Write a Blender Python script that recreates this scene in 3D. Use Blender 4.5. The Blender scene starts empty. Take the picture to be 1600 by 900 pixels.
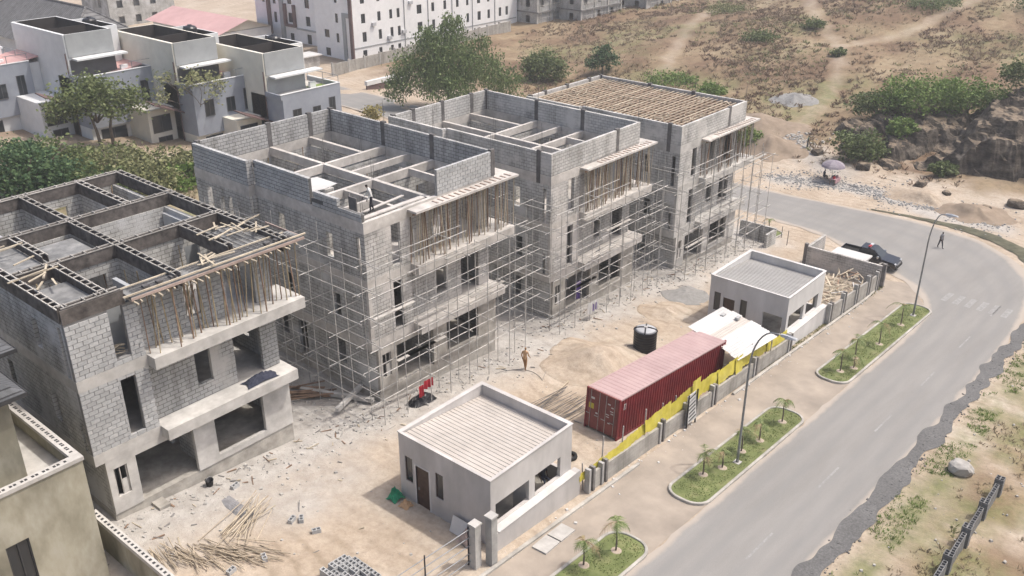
import bpy, bmesh, math, random
from mathutils import Vector, Matrix, noise as mnoise

# ------------------------------------------------------------------ camera, sky, sun, exposure
scene = bpy.context.scene
COL = scene.collection
CAM_H, PITCH, YAW = 30.35, math.radians(25.46), math.radians(40.6)
fw = Vector((math.cos(PITCH) * math.cos(YAW), math.cos(PITCH) * math.sin(YAW), -math.sin(PITCH)))
rt = fw.cross(Vector((0, 0, 1))).normalized()
up = rt.cross(fw)
cam_data = bpy.data.cameras.new('camera')
cam_data.sensor_width = 36.0
cam_data.lens = 36.0 * 1459.4 / 1600.0
cam_data.clip_start = 0.5
cam_data.clip_end = 3000.0
cam = bpy.data.objects.new('camera', cam_data)
COL.objects.link(cam)
cam.matrix_world = Matrix(((rt.x, up.x, -fw.x, 0), (rt.y, up.y, -fw.y, 0), (rt.z, up.z, -fw.z, CAM_H), (0, 0, 0, 1)))
scene.camera = cam

SUN_DIR = Vector((0.38, -0.36, 1.0)).normalized()          # towards the sun
world = bpy.data.worlds.new('World')
scene.world = world
world.use_nodes = True
wn = world.node_tree
wn.nodes.clear()
sky = wn.nodes.new('ShaderNodeTexSky')
sky.sky_type = 'NISHITA'
sky.sun_disc = False
sky.sun_elevation = math.asin(SUN_DIR.z)
sky.sun_rotation = math.atan2(SUN_DIR.x, SUN_DIR.y)
sky.air_density = 1.0
sky.dust_density = 6.0
sky.ozone_density = 1.0
bg = wn.nodes.new('ShaderNodeBackground')
bg.inputs['Strength'].default_value = 0.15
wo = wn.nodes.new('ShaderNodeOutputWorld')
wn.links.new(sky.outputs[0], bg.inputs[0])
wn.links.new(bg.outputs[0], wo.inputs[0])
sun_data = bpy.data.lights.new('sun', 'SUN')
sun_data.energy = 2.25
sun_data.angle = math.radians(1.6)
sun_data.color = (1.0, 0.95, 0.88)
sun = bpy.data.objects.new('sun', sun_data)
COL.objects.link(sun)
sun.rotation_euler = SUN_DIR.to_track_quat('Z', 'Y').to_euler()
scene.view_settings.view_transform = 'Standard'
scene.view_settings.look = 'None'
scene.view_settings.exposure = 0.47
scene.view_settings.gamma = 1.0
scene.view_settings.use_curve_mapping = False
scene.cycles.max_bounces = 6
scene.cycles.diffuse_bounces = 3
scene.cycles.glossy_bounces = 2
scene.cycles.transmission_bounces = 2
scene.cycles.transparent_max_bounces = 4

# ------------------------------------------------------------------ small helpers
R = random.Random(7)
def rr(a, b): return R.uniform(a, b)
def ss(a, b, x):
    t = min(1.0, max(0.0, (x - a) / (b - a)))
    return t * t * (3 - 2 * t)
SLOPE, XREF = 0.074, 14.84
def gz(x, y=0.0):                                           # the site falls away along x
    s = -SLOPE * (min(max(x, -20.0), 104.0) - XREF)
    r = max(0.0, x - 106.0)
    return s + r * (0.03 + 0.08 * ss(130, 60, y))
def nz(x, y, s=1.0, seed=0.0): return mnoise.noise(Vector((x * s, y * s, seed)))
def fbm(x, y, s=1.0, seed=0.0, o=4): return mnoise.fractal(Vector((x * s, y * s, seed)), 1.0, 2.0, o)
def hill(x, y):                                             # terrain height with its lumps
    h = gz(x, y)
    r = ss(104, 122, x) * ss(150, 110, y)
    h += r * (0.9 * fbm(x, y, 0.05, 3) + 0.35 * fbm(x, y, 0.22, 9))
    b = ss(70, 90, y) * ss(125, 112, x)
    h += b * 0.25 * fbm(x, y, 0.15, 5)
    k = ss(10.6, 8.0, y) * ss(140, 100, x)
    h += k * (0.16 * fbm(x, y, 0.35, 2) + 0.05 + 0.05 * fbm(x, y, 1.1, 4))
    k2 = ss(99.5, 103, x) * ss(124, 110, x) * ss(14, 20, y) * ss(70, 60, y)
    h += k2 * 0.15 * fbm(x, y, 0.4, 12)
    # loose, trodden ground inside the site
    k3 = ss(24.5, 27, y) * ss(60, 50, y) * ss(86, 80, x)
    h += k3 * 0.05 * fbm(x, y, 0.5, 21)
    return h

def setp(o, label=None, cat=None, group=None, kind=None):
    if label: o['label'] = label
    if cat: o['category'] = cat
    if group: o['group'] = group
    if kind: o['kind'] = kind
    return o
def thing(name, label, cat, loc=(0, 0, 0), group=None, rz=0.0):
    o = bpy.data.objects.new(name, None)
    o.empty_display_size = 0.3
    COL.objects.link(o)
    o.location = loc
    o.rotation_euler = (0, 0, rz)
    return setp(o, label, cat, group)
def wloc(o):
    v = Vector((0, 0, 0))
    while o is not None:
        v += o.location
        o = o.parent
    return v
def link(me, name, parent=None, mat=None):
    o = bpy.data.objects.new(name, me)
    COL.objects.link(o)
    if parent is not None: o.parent = parent
    if mat is not None and not me.materials: me.materials.append(mat)
    return o

class MB:
    """collects boxes, bars and tubes in world (or thing) coordinates"""
    def __init__(s): s.v = []; s.f = []; s.m = []
    def add(s, vs, fs, mi=0):
        b = len(s.v)
        s.v += [tuple(p) for p in vs]
        s.f += [tuple(i + b for i in f) for f in fs]
        s.m += [mi] * len(fs)
        return s
    def quad(s, a, b, c, d, mi=0): return s.add((a, b, c, d), ((0, 1, 2, 3),), mi)
    def box(s, x0, x1, y0, y1, z0, z1, mi=0):
        return s.add(((x0, y0, z0), (x1, y0, z0), (x1, y1, z0), (x0, y1, z0), (x0, y0, z1), (x1, y0, z1), (x1, y1, z1), (x0, y1, z1)),
                     ((0, 3, 2, 1), (4, 5, 6, 7), (0, 1, 5, 4), (1, 2, 6, 5), (2, 3, 7, 6), (3, 0, 4, 7)), mi)
    def obox(s, c, ax, ay, az, mi=0):                        # centre and three half vectors
        c, ax, ay, az = map(Vector, (c, ax, ay, az))
        P = [c - ax - ay - az, c + ax - ay - az, c + ax + ay - az, c - ax + ay - az, c - ax - ay + az, c + ax - ay + az, c + ax + ay + az, c - ax + ay + az]
        return s.add(P, ((0, 3, 2, 1), (4, 5, 6, 7), (0, 1, 5, 4), (1, 2, 6, 5), (2, 3, 7, 6), (3, 0, 4, 7)), mi)
    def bar(s, p, q, w, h, mi=0):                            # squared timber from p to q
        p, q = Vector(p), Vector(q)
        d = (q - p)
        L = d.length
        d.normalize()
        side = d.cross(Vector((0, 0, 1)))
        if side.length < 1e-3: side = Vector((1, 0, 0))
        side.normalize()
        u = side.cross(d)
        return s.obox((p + q) / 2, d * L / 2, side * w / 2, u * h / 2, mi)
    def tube(s, p, q, r0, r1=None, n=6, mi=0, cap=True):
        p, q = Vector(p), Vector(q)
        r1 = r0 if r1 is None else r1
        d = (q - p).normalized()
        a = d.orthogonal().normalized()
        b = d.cross(a)
        vs = []
        for c, r in ((p, r0), (q, r1)):
            for i in range(n):
                t = 2 * math.pi * i / n
                vs.append(c + (a * math.cos(t) + b * math.sin(t)) * r)
        fs = [(i, (i + 1) % n, n + (i + 1) % n, n + i) for i in range(n)]
        if cap: fs += [tuple(range(n - 1, -1, -1)), tuple(range(n, 2 * n))]
        return s.add(vs, fs, mi)
    def sweep(s, pts, rs, n=8, mi=0):
        pts = [Vector(p) for p in pts]
        vs = []
        a = None
        for k, p in enumerate(pts):
            d = (pts[min(k + 1, len(pts) - 1)] - pts[max(k - 1, 0)]).normalized()
            if a is None: a = d.orthogonal().normalized()
            a = (a - d * a.dot(d)).normalized()
            b = d.cross(a)
            for i in range(n):
                t = 2 * math.pi * i / n
                vs.append(p + (a * math.cos(t) + b * math.sin(t)) * rs[k])
        fs = []
        for k in range(len(pts) - 1):
            for i in range(n):
                fs.append((k * n + i, k * n + (i + 1) % n, (k + 1) * n + (i + 1) % n, (k + 1) * n + i))
        fs += [tuple(range(n - 1, -1, -1)), tuple(range((len(pts) - 1) * n, len(pts) * n))]
        return s.add(vs, fs, mi)
    def lathe(s, prof, c, n=24, mi=0):                       # prof: (radius, z)
        vs = []
        for r, z in prof:
            for i in range(n):
                t = 2 * math.pi * i / n
                vs.append((c[0] + r * math.cos(t), c[1] + r * math.sin(t), c[2] + z))
        fs = []
        for k in range(len(prof) - 1):
            for i in range(n):
                fs.append((k * n + i, k * n + (i + 1) % n, (k + 1) * n + (i + 1) % n, (k + 1) * n + i))
        fs += [tuple(range(n - 1, -1, -1)), tuple(range((len(prof) - 1) * n, len(prof) * n))]
        return s.add(vs, fs, mi)
    def prism(s, poly, z0, z1, mi=0):                        # poly counter-clockwise (x, y); z may be functions
        n = len(poly)
        f0 = z0 if callable(z0) else (lambda x, y: z0)
        f1 = z1 if callable(z1) else (lambda x, y: z1)
        vs = [(x, y, f0(x, y)) for x, y in poly] + [(x, y, f1(x, y)) for x, y in poly]
        fs = [tuple(range(n - 1, -1, -1)), tuple(range(n, 2 * n))] + [(i, (i + 1) % n, n + (i + 1) % n, n + i) for i in range(n)]
        return s.add(vs, fs, mi)
    def panel(s, ax, a0, a1, z0, z1, p0, p1, holes=(), mi=0):
        """wall running along ax ('x' or 'y') from a0 to a1, thickness p0..p1, rectangular holes (a0, a1, z0, z1)"""
        cuts = sorted({a0, a1} | {min(max(h[i], a0), a1) for h in holes for i in (0, 1)})
        for l, r in zip(cuts, cuts[1:]):
            if r - l < 1e-4: continue
            m = (l + r) / 2
            hs = sorted((max(h[2], z0), min(h[3], z1)) for h in holes if h[0] < m < h[1])
            z = z0
            runs = []
            for b, t in hs:
                if b > z + 1e-4: runs.append((z, b))
                z = max(z, t)
            if z < z1 - 1e-4: runs.append((z, z1))
            for b, t in runs:
                if ax == 'x': s.box(l, r, p0, p1, b, t, mi)
                else: s.box(p0, p1, l, r, b, t, mi)
        return s
    def build(s, name, mat, parent=None, smooth=False, local=False):
        off = Vector((0, 0, 0)) if (parent is None or local) else wloc(parent)
        me = bpy.data.meshes.new(name)
        me.from_pydata([(p[0] - off.x, p[1] - off.y, p[2] - off.z) for p in s.v], [], s.f)
        for m in (mat if isinstance(mat, (list, tuple)) else [mat]): me.materials.append(m)
        if any(s.m): me.polygons.foreach_set('material_index', s.m)
        uv = me.uv_layers.new(name='metres').data               # planar coordinates in metres for block coursing
        v = s.v
        for p in me.polygons:
            n = p.normal
            ax, ay, az = abs(n.x), abs(n.y), abs(n.z)
            for li in p.loop_indices:
                c = v[me.loops[li].vertex_index]
                uv[li].uv = (c[0], c[1]) if az >= ax and az >= ay else ((c[1], c[2]) if ax > ay else (c[0], c[2]))
        if smooth: me.polygons.foreach_set('use_smooth', [True] * len(me.polygons))
        me.update()
        return link(me, name, parent)

_tube_me = {}
def stick(name, p, q, r, mat, parent=None, r1=None):
    """one pole as an object of its own; all poles of a material share one mesh"""
    key = mat.name
    if key not in _tube_me:
        m = MB(); m.tube((0, 0, 0), (0, 0, 1), 1.0, 0.85, 6)
        me = bpy.data.meshes.new('pole_' + key)
        me.from_pydata(m.v, [], m.f); me.materials.append(mat)
        me.polygons.foreach_set('use_smooth', [True] * 6 + [False] * 2)
        _tube_me[key] = me
    o = bpy.data.objects.new(name, _tube_me[key])
    COL.objects.link(o)
    p, q = Vector(p), Vector(q)
    off = wloc(parent) if parent is not None else Vector((0, 0, 0))
    if parent is not None: o.parent = parent
    d = q - p
    o.location = p - off
    o.rotation_mode = 'QUATERNION'
    o.rotation_quaternion = d.to_track_quat('Z', 'Y')
    o.scale = (r, r, d.length)
    return o

# ------------------------------------------------------------------ materials
def base_mat(name, rough=0.85, spec=0.3):
    m = bpy.data.materials.new(name)
    m.use_nodes = True
    nt = m.node_tree
    b = nt.nodes['Principled BSDF']
    b.inputs['Roughness'].default_value = rough
    b.inputs['Specular IOR Level'].default_value = spec
    return m, nt, b
def N(nt, t, **kw):
    n = nt.nodes.new(t)
    for k, v in kw.items():
        if hasattr(n, k): setattr(n, k, v)
        else: n.inputs[k.replace('_', ' ')].default_value = v
    return n
def ramp(nt, stops):
    r = nt.nodes.new('ShaderNodeValToRGB')
    e = r.color_ramp.elements
    while len(e) > 1: e.remove(e[-1])
    e[0].position = stops[0][0]; e[0].color = (*stops[0][1], 1)
    for p, c in stops[1:]:
        x = e.new(p); x.color = (*c, 1)
    return r
def mixc(nt, a, b, fac, mode='MIX'):
    m = nt.nodes.new('ShaderNodeMix'); m.data_type = 'RGBA'; m.blend_type = mode
    for sock, v in ((m.inputs[0], fac), (m.inputs[6], a), (m.inputs[7], b)):
        if hasattr(v, 'is_output'): nt.links.new(v, sock)
        elif isinstance(v, (int, float)): sock.default_value = v
        else: sock.default_value = (*v, 1)
    return m.outputs[2]
def noise_node(nt, vec, scale, detail=5.0, rough=0.6):
    n = N(nt, 'ShaderNodeTexNoise', Scale=scale, Detail=detail, Roughness=rough)
    nt.links.new(vec, n.inputs['Vector'])
    return n.outputs[0]
def pos(nt): return nt.nodes.new('ShaderNodeNewGeometry').outputs['Position']
def scaled(nt, vec, s):
    m = N(nt, 'ShaderNodeMapping'); m.inputs['Scale'].default_value = s
    nt.links.new(vec, m.inputs[0]); return m.outputs[0]
def bump(nt, b, h, strength=0.3, dist=0.03):
    n = N(nt, 'ShaderNodeBump', Strength=strength, Distance=dist)
    nt.links.new(h, n.inputs['Height']); nt.links.new(n.outputs[0], b.inputs['Normal'])
def M_noise(name, c1, c2, scale=1.0, rough=0.85, big=0.12, bigc=0.75, bmp=0.25, spec=0.3, stretch=(1, 1, 1), c3=None, metal=0.0, rnd=0.0):
    """two or three colours mixed by grain, larger stains multiplied on top"""
    m, nt, b = base_mat(name, rough, spec)
    p = scaled(nt, pos(nt), stretch)
    f = noise_node(nt, p, scale, 6)
    st = [(0.3, c1), (0.7, c2)] if c3 is None else [(0.28, c1), (0.52, c2), (0.75, c3)]
    r = ramp(nt, st); nt.links.new(f, r.inputs[0])
    g = noise_node(nt, p, big, 5)
    r2 = ramp(nt, [(0.35, (bigc,) * 3), (0.65, (1.0,) * 3)]); nt.links.new(g, r2.inputs[0])
    c = mixc(nt, r.outputs[0], r2.outputs[0], 1.0, 'MULTIPLY')
    if rnd:
        oi = nt.nodes.new('ShaderNodeObjectInfo')
        r3 = ramp(nt, [(0.0, (1 - rnd,) * 3), (1.0, (1 + rnd,) * 3)]); nt.links.new(oi.outputs['Random'], r3.inputs[0])
        c = mixc(nt, c, r3.outputs[0], 1.0, 'MULTIPLY')
    nt.links.new(c, b.inputs['Base Color'])
    b.inputs['Metallic'].default_value = metal
    if bmp: bump(nt, b, f, bmp, 0.02)
    return m
def M_block(name, c1, c2, mortar, w=0.46, h=0.235, ms=0.022, stain=0.7, bstr=0.6, tint=None):
    """sand-cement block masonry laid out in metres"""
    m, nt, b = base_mat(name, 0.92, 0.2)
    uv = N(nt, 'ShaderNodeUVMap'); uv.uv_map = 'metres'
    br = N(nt, 'ShaderNodeTexBrick', Scale=1.0)
    br.inputs['Color1'].default_value = (*c1, 1); br.inputs['Color2'].default_value = (*c2, 1); br.inputs['Mortar'].default_value = (*mortar, 1)
    br.inputs['Mortar Size'].default_value = ms; br.inputs['Mortar Smooth'].default_value = 0.15
    br.inputs['Brick Width'].default_value = w; br.inputs['Row Height'].default_value = h
    br.inputs['Bias'].default_value = -0.1
    p = pos(nt)
    nv = N(nt, 'ShaderNodeTexNoise', Scale=2.0, Detail=2.0)
    nt.links.new(p, nv.inputs['Vector'])
    wob = N(nt, 'ShaderNodeVectorMath', operation='MULTIPLY_ADD')
    nt.links.new(nv.outputs['Color'], wob.inputs[0]); wob.inputs[1].default_value = (0.03, 0.03, 0.03); nt.links.new(uv.outputs[0], wob.inputs[2])
    nt.links.new(wob.outputs[0], br.inputs['Vector'])
    g = noise_node(nt, p, 0.55, 6, 0.65)
    r2 = ramp(nt, [(0.3, (stain, stain, stain * 0.98)), (0.62, (1.05, 1.04, 1.02))]); nt.links.new(g, r2.inputs[0])
    g3 = noise_node(nt, scaled(nt, p, (1, 1, 0.15)), 1.6, 4)
    r3 = ramp(nt, [(0.33, (0.68, 0.675, 0.66)), (0.5, (0.95, 0.95, 0.945)), (0.7, (1.05, 1.05, 1.05))]); nt.links.new(g3, r3.inputs[0])
    c = mixc(nt, br.outputs[0], r2.outputs[0], 1.0, 'MULTIPLY')
    c = mixc(nt, c, r3.outputs[0], 1.0, 'MULTIPLY')
    if tint:                                                   # smears of cement slurry
        g4 = noise_node(nt, p, 0.35, 5, 0.6)
        r4 = ramp(nt, [(0.52, (0, 0, 0)), (0.64, (1, 1, 1))]); nt.links.new(g4, r4.inputs[0])
        c = mixc(nt, c, tint, r4.outputs[0])
    nt.links.new(c, b.inputs['Base Color'])
    fine = noise_node(nt, p, 18, 3)
    ad = N(nt, 'ShaderNodeMath', operation='MULTIPLY_ADD'); nt.links.new(br.outputs['Fac'], ad.inputs[0]); ad.inputs[1].default_value = -1.0; nt.links.new(fine, ad.inputs[2])
    bump(nt, b, ad.outputs[0], bstr, 0.02)
    return m
def M_leaf(name, cols, rough=0.6):
    m, nt, b = base_mat(name, rough, 0.25)
    g = nt.nodes.new('ShaderNodeNewGeometry')
    r = ramp(nt, [(i / (len(cols) - 1), c) for i, c in enumerate(cols)])
    nt.links.new(g.outputs['Random Per Island'], r.inputs[0])
    nt.links.new(r.outputs[0], b.inputs['Base Color'])
    tr = nt.nodes.new('ShaderNodeBsdfTranslucent'); nt.links.new(r.outputs[0], tr.inputs[0])
    mx = nt.nodes.new('ShaderNodeMixShader'); mx.inputs[0].default_value = 0.25
    nt.links.new(b.outputs[0], mx.inputs[1]); nt.links.new(tr.outputs[0], mx.inputs[2])
    nt.links.new(mx.outputs[0], nt.nodes['Material Output'].inputs[0])
    return m
def M_glass(name, c=(0.02, 0.025, 0.03)):
    m, nt, b = base_mat(name, 0.12, 0.6)
    b.inputs['Base Color'].default_value = (*c, 1)
    return m

MT = {}
MT['block_blue'] = M_block('block_blue', (0.401, 0.407, 0.407), (0.484, 0.484, 0.478), (0.220, 0.215, 0.210), stain=0.72, tint=(0.484, 0.466, 0.437))
MT['block_warm'] = M_block('block_warm', (0.449, 0.438, 0.427), (0.553, 0.538, 0.524), (0.264, 0.256, 0.247), stain=0.74, tint=(0.541, 0.512, 0.482))
MT['block_pale'] = M_block('block_pale', (0.469, 0.464, 0.459), (0.572, 0.562, 0.553), (0.278, 0.274, 0.265), stain=0.76, tint=(0.567, 0.548, 0.520))
MT['block_side'] = M_block('block_side', (0.443, 0.441, 0.434), (0.544, 0.541, 0.533), (0.247, 0.244, 0.238), stain=0.74, tint=(0.506, 0.504, 0.496))
MT['block_parapet'] = M_block('block_parapet', (0.370, 0.370, 0.375), (0.470, 0.470, 0.470), (0.190, 0.190, 0.190), stain=0.8)
MT['mortar_dark'] = M_noise('mortar_dark', (0.10, 0.10, 0.10), (0.17, 0.165, 0.16), 6, 0.95)
MT['mortar_grey'] = M_noise('mortar_grey', (0.24, 0.235, 0.23), (0.31, 0.305, 0.295), 6, 0.95)
MT['block_unit'] = M_noise('block_unit', (0.380, 0.385, 0.385), (0.494, 0.494, 0.489), 9, 0.93, big=0.5, bigc=0.82, rnd=0.1)
MT['concrete'] = M_noise('concrete', (0.478, 0.459, 0.431), (0.615, 0.597, 0.565), 2.2, 0.9, big=0.5, bigc=0.7, bmp=0.3)
MT['concrete_warm'] = M_noise('concrete_warm', (0.473, 0.443, 0.410), (0.599, 0.569, 0.533), 2.0, 0.9, big=0.5, bigc=0.75, bmp=0.3)
MT['concrete_dark'] = M_noise('concrete_dark', (0.20, 0.195, 0.19), (0.30, 0.29, 0.28), 1.5, 0.9, big=0.4, bigc=0.65)
MT['plinth'] = M_noise('plinth', (0.355, 0.331, 0.292), (0.547, 0.517, 0.469), 1.6, 0.95, big=0.7, bigc=0.6, bmp=0.5)
MT['cement_smooth'] = M_noise('cement_smooth', (0.34, 0.36, 0.38), (0.43, 0.445, 0.46), 1.3, 0.85, big=0.5, bigc=0.8)
MT['form_dark'] = M_noise('form_dark', (0.068, 0.060, 0.057), (0.195, 0.173, 0.158), 3, 0.8, big=0.8, bigc=0.6)
MT['form_pink'] = M_noise('form_pink', (0.36, 0.27, 0.235), (0.50, 0.40, 0.35), 2.5, 0.85, big=0.7, bigc=0.7)
MT['form_deck'] = M_noise('form_deck', (0.16, 0.165, 0.17), (0.33, 0.33, 0.325), 1.8, 0.85, big=0.8, bigc=0.6)
MT['timber'] = M_noise('timber', (0.42, 0.36, 0.27), (0.58, 0.51, 0.40), 5, 0.85, big=1.0, bigc=0.75, rnd=0.2)
MT['timber_grey'] = M_noise('timber_grey', (0.36, 0.34, 0.31), (0.50, 0.475, 0.44), 5, 0.85, big=1.0, bigc=0.7, rnd=0.18)
MT['bamboo'] = M_noise('bamboo', (0.34, 0.27, 0.165), (0.46, 0.38, 0.25), 4, 0.7, big=0.9, bigc=0.7, rnd=0.25)
MT['pole_pale'] = M_noise('pole_pale', (0.374, 0.310, 0.230), (0.490, 0.418, 0.324), 4, 0.8, big=1.2, bigc=0.75, rnd=0.18)
MT['brown_timber'] = M_noise('brown_timber', (0.20, 0.13, 0.09), (0.34, 0.235, 0.165), 4, 0.85, big=1.2, bigc=0.7, rnd=0.25)
MT['scaffold'] = M_noise('scaffold', (0.392, 0.374, 0.351), (0.576, 0.559, 0.530), 6, 0.6, big=1.5, bigc=0.7, rnd=0.15)
MT['rebar'] = M_noise('rebar', (0.09, 0.085, 0.085), (0.2, 0.19, 0.185), 5, 0.6, metal=0.3, rnd=0.2)
MT['column_dark'] = M_noise('column_dark', (0.10, 0.095, 0.095), (0.19, 0.18, 0.175), 2, 0.9, big=0.8, bigc=0.7)
MT['white_sheet'] = M_noise('white_sheet', (0.546, 0.538, 0.523), (0.624, 0.616, 0.601), 2, 0.6)
MT['render_grey'] = M_noise('render_grey', (0.50, 0.475, 0.455), (0.58, 0.555, 0.535), 1.1, 0.9, big=0.5, bigc=0.74, bmp=0.2, stretch=(1, 1, 0.4))
MT['render_pale'] = M_noise('render_pale', (0.58, 0.565, 0.55), (0.66, 0.645, 0.63), 1.1, 0.9, big=0.5, bigc=0.78, bmp=0.2, stretch=(1, 1, 0.4))
MT['door_brown'] = M_noise('door_brown', (0.055, 0.03, 0.022), (0.10, 0.06, 0.045), 3, 0.5)
MT['glass'] = M_glass('glass')
MT['dark'] = M_noise('dark', (0.03, 0.03, 0.032), (0.06, 0.06, 0.062), 3, 0.8)
MT['black_plastic'] = M_noise('black_plastic', (0.014, 0.014, 0.017), (0.028, 0.028, 0.032), 3, 0.35, bmp=0.05)
MT['tank_lid'] = M_noise('tank_lid', (0.42, 0.43, 0.45), (0.55, 0.56, 0.58), 3, 0.5)
MT['kerb'] = M_noise('kerb', (0.400, 0.376, 0.336), (0.504, 0.480, 0.440), 3, 0.9, big=0.9, bigc=0.6)
MT['paint_white'] = M_noise('paint_white', (0.50, 0.49, 0.47), (0.72, 0.71, 0.69), 2.5, 0.7, big=1.5, bigc=0.75, bmp=0.1)
MT['steel_grey'] = M_noise('steel_grey', (0.26, 0.27, 0.28), (0.36, 0.37, 0.38), 3, 0.45, metal=0.5)
MT['white_paint'] = M_noise('white_paint', (0.74, 0.74, 0.74), (0.82, 0.82, 0.82), 1.2, 0.7, big=0.2, bigc=0.92, bmp=0.05)
# ------------------------------------------------------------------ the setting: ground, road, pavement, kerbs
def ground_material():
    m, nt, b = base_mat('ground_soil', 0.95, 0.15)
    p = pos(nt)
    at = N(nt, 'ShaderNodeAttribute'); at.attribute_name = 'zone'
    sep = nt.nodes.new('ShaderNodeSeparateColor'); nt.links.new(at.outputs['Color'], sep.inputs[0])
    n1 = noise_node(nt, p, 0.22, 8, 0.62)
    sand = ramp(nt, [(0.3, (0.355, 0.287, 0.217)), (0.5, (0.43, 0.357, 0.282)), (0.68, (0.485, 0.422, 0.35))]); nt.links.new(n1, sand.inputs[0])
    n2 = noise_node(nt, p, 2.6, 6, 0.7)
    sp = ramp(nt, [(0.32, (0.78, 0.77, 0.76)), (0.6, (1.0, 1.0, 1.0)), (0.78, (1.06, 1.06, 1.07))]); nt.links.new(n2, sp.inputs[0])
    col = mixc(nt, sand.outputs[0], sp.outputs[0], 1.0, 'MULTIPLY')
    wv = N(nt, 'ShaderNodeTexWave', Scale=0.55, Distortion=9.0, Detail=3.0); wv.inputs['Detail Scale'].default_value = 0.35     # trodden and driven streaks
    nt.links.new(scaled(nt, p, (0.45, 1.0, 1)), wv.inputs['Vector'])
    tw = ramp(nt, [(0.0, (0.84, 0.83, 0.81)), (0.28, (1, 1, 1)), (1.0, (1.03, 1.03, 1.03))]); nt.links.new(wv.outputs['Fac'], tw.inputs[0])
    n8 = noise_node(nt, p, 0.16, 4); tm = ramp(nt, [(0.42, (0, 0, 0)), (0.58, (1, 1, 1))]); nt.links.new(n8, tm.inputs[0])
    col = mixc(nt, col, mixc(nt, col, tw.outputs[0], 1.0, 'MULTIPLY'), tm.outputs[0])
    # pale grey cement dust and rubble
    n3 = noise_node(nt, p, 1.1, 7, 0.7)
    grey = ramp(nt, [(0.3, (0.30, 0.28, 0.255)), (0.55, (0.405, 0.385, 0.36)), (0.72, (0.48, 0.465, 0.44))]); nt.links.new(n3, grey.inputs[0])
    col = mixc(nt, col, grey.outputs[0], sep.outputs[2])
    # dry scrub: straw, rusty grass and bare soil
    n4 = noise_node(nt, scaled(nt, p, (0.7, 1.3, 1)), 0.085, 8, 0.68)
    dry = ramp(nt, [(0.33, (0.135, 0.088, 0.06)), (0.44, (0.19, 0.132, 0.088)), (0.54, (0.25, 0.19, 0.125)), (0.68, (0.33, 0.27, 0.185))]); nt.links.new(n4, dry.inputs[0])
    n5 = noise_node(nt, p, 0.9, 7, 0.75)
    dsp = ramp(nt, [(0.3, (0.62, 0.6, 0.57)), (0.5, (0.97, 0.96, 0.94)), (0.7, (1.12, 1.1, 1.06))]); nt.links.new(n5, dsp.inputs[0])
    dc = mixc(nt, dry.outputs[0], dsp.outputs[0], 1.0, 'MULTIPLY')
    col = mixc(nt, col, dc, sep.outputs[0])
    n6 = noise_node(nt, p, 0.35, 8, 0.7)
    gm = ramp(nt, [(0.36, (0, 0, 0)), (0.6, (1, 1, 1))]); nt.links.new(n6, gm.inputs[0])
    gf = N(nt, 'ShaderNodeMath', operation='MULTIPLY'); nt.links.new(gm.outputs[0], gf.inputs[0]); nt.links.new(sep.outputs[1], gf.inputs[1])
    n7 = noise_node(nt, p, 1.7, 6, 0.7)
    gr = ramp(nt, [(0.3, (0.10, 0.115, 0.05)), (0.55, (0.18, 0.185, 0.085)), (0.75, (0.27, 0.255, 0.14))]); nt.links.new(n7, gr.inputs[0])
    col = mixc(nt, col, gr.outputs[0], gf.outputs[0])
    nt.links.new(col, b.inputs['Base Color'])
    hgt = N(nt, 'ShaderNodeMath', operation='ADD'); nt.links.new(n2, hgt.inputs[0]); nt.links.new(n5, hgt.inputs[1])
    bump(nt, b, hgt.outputs[0], 0.6, 0.12)
    return m
MT['ground'] = ground_material()

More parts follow.
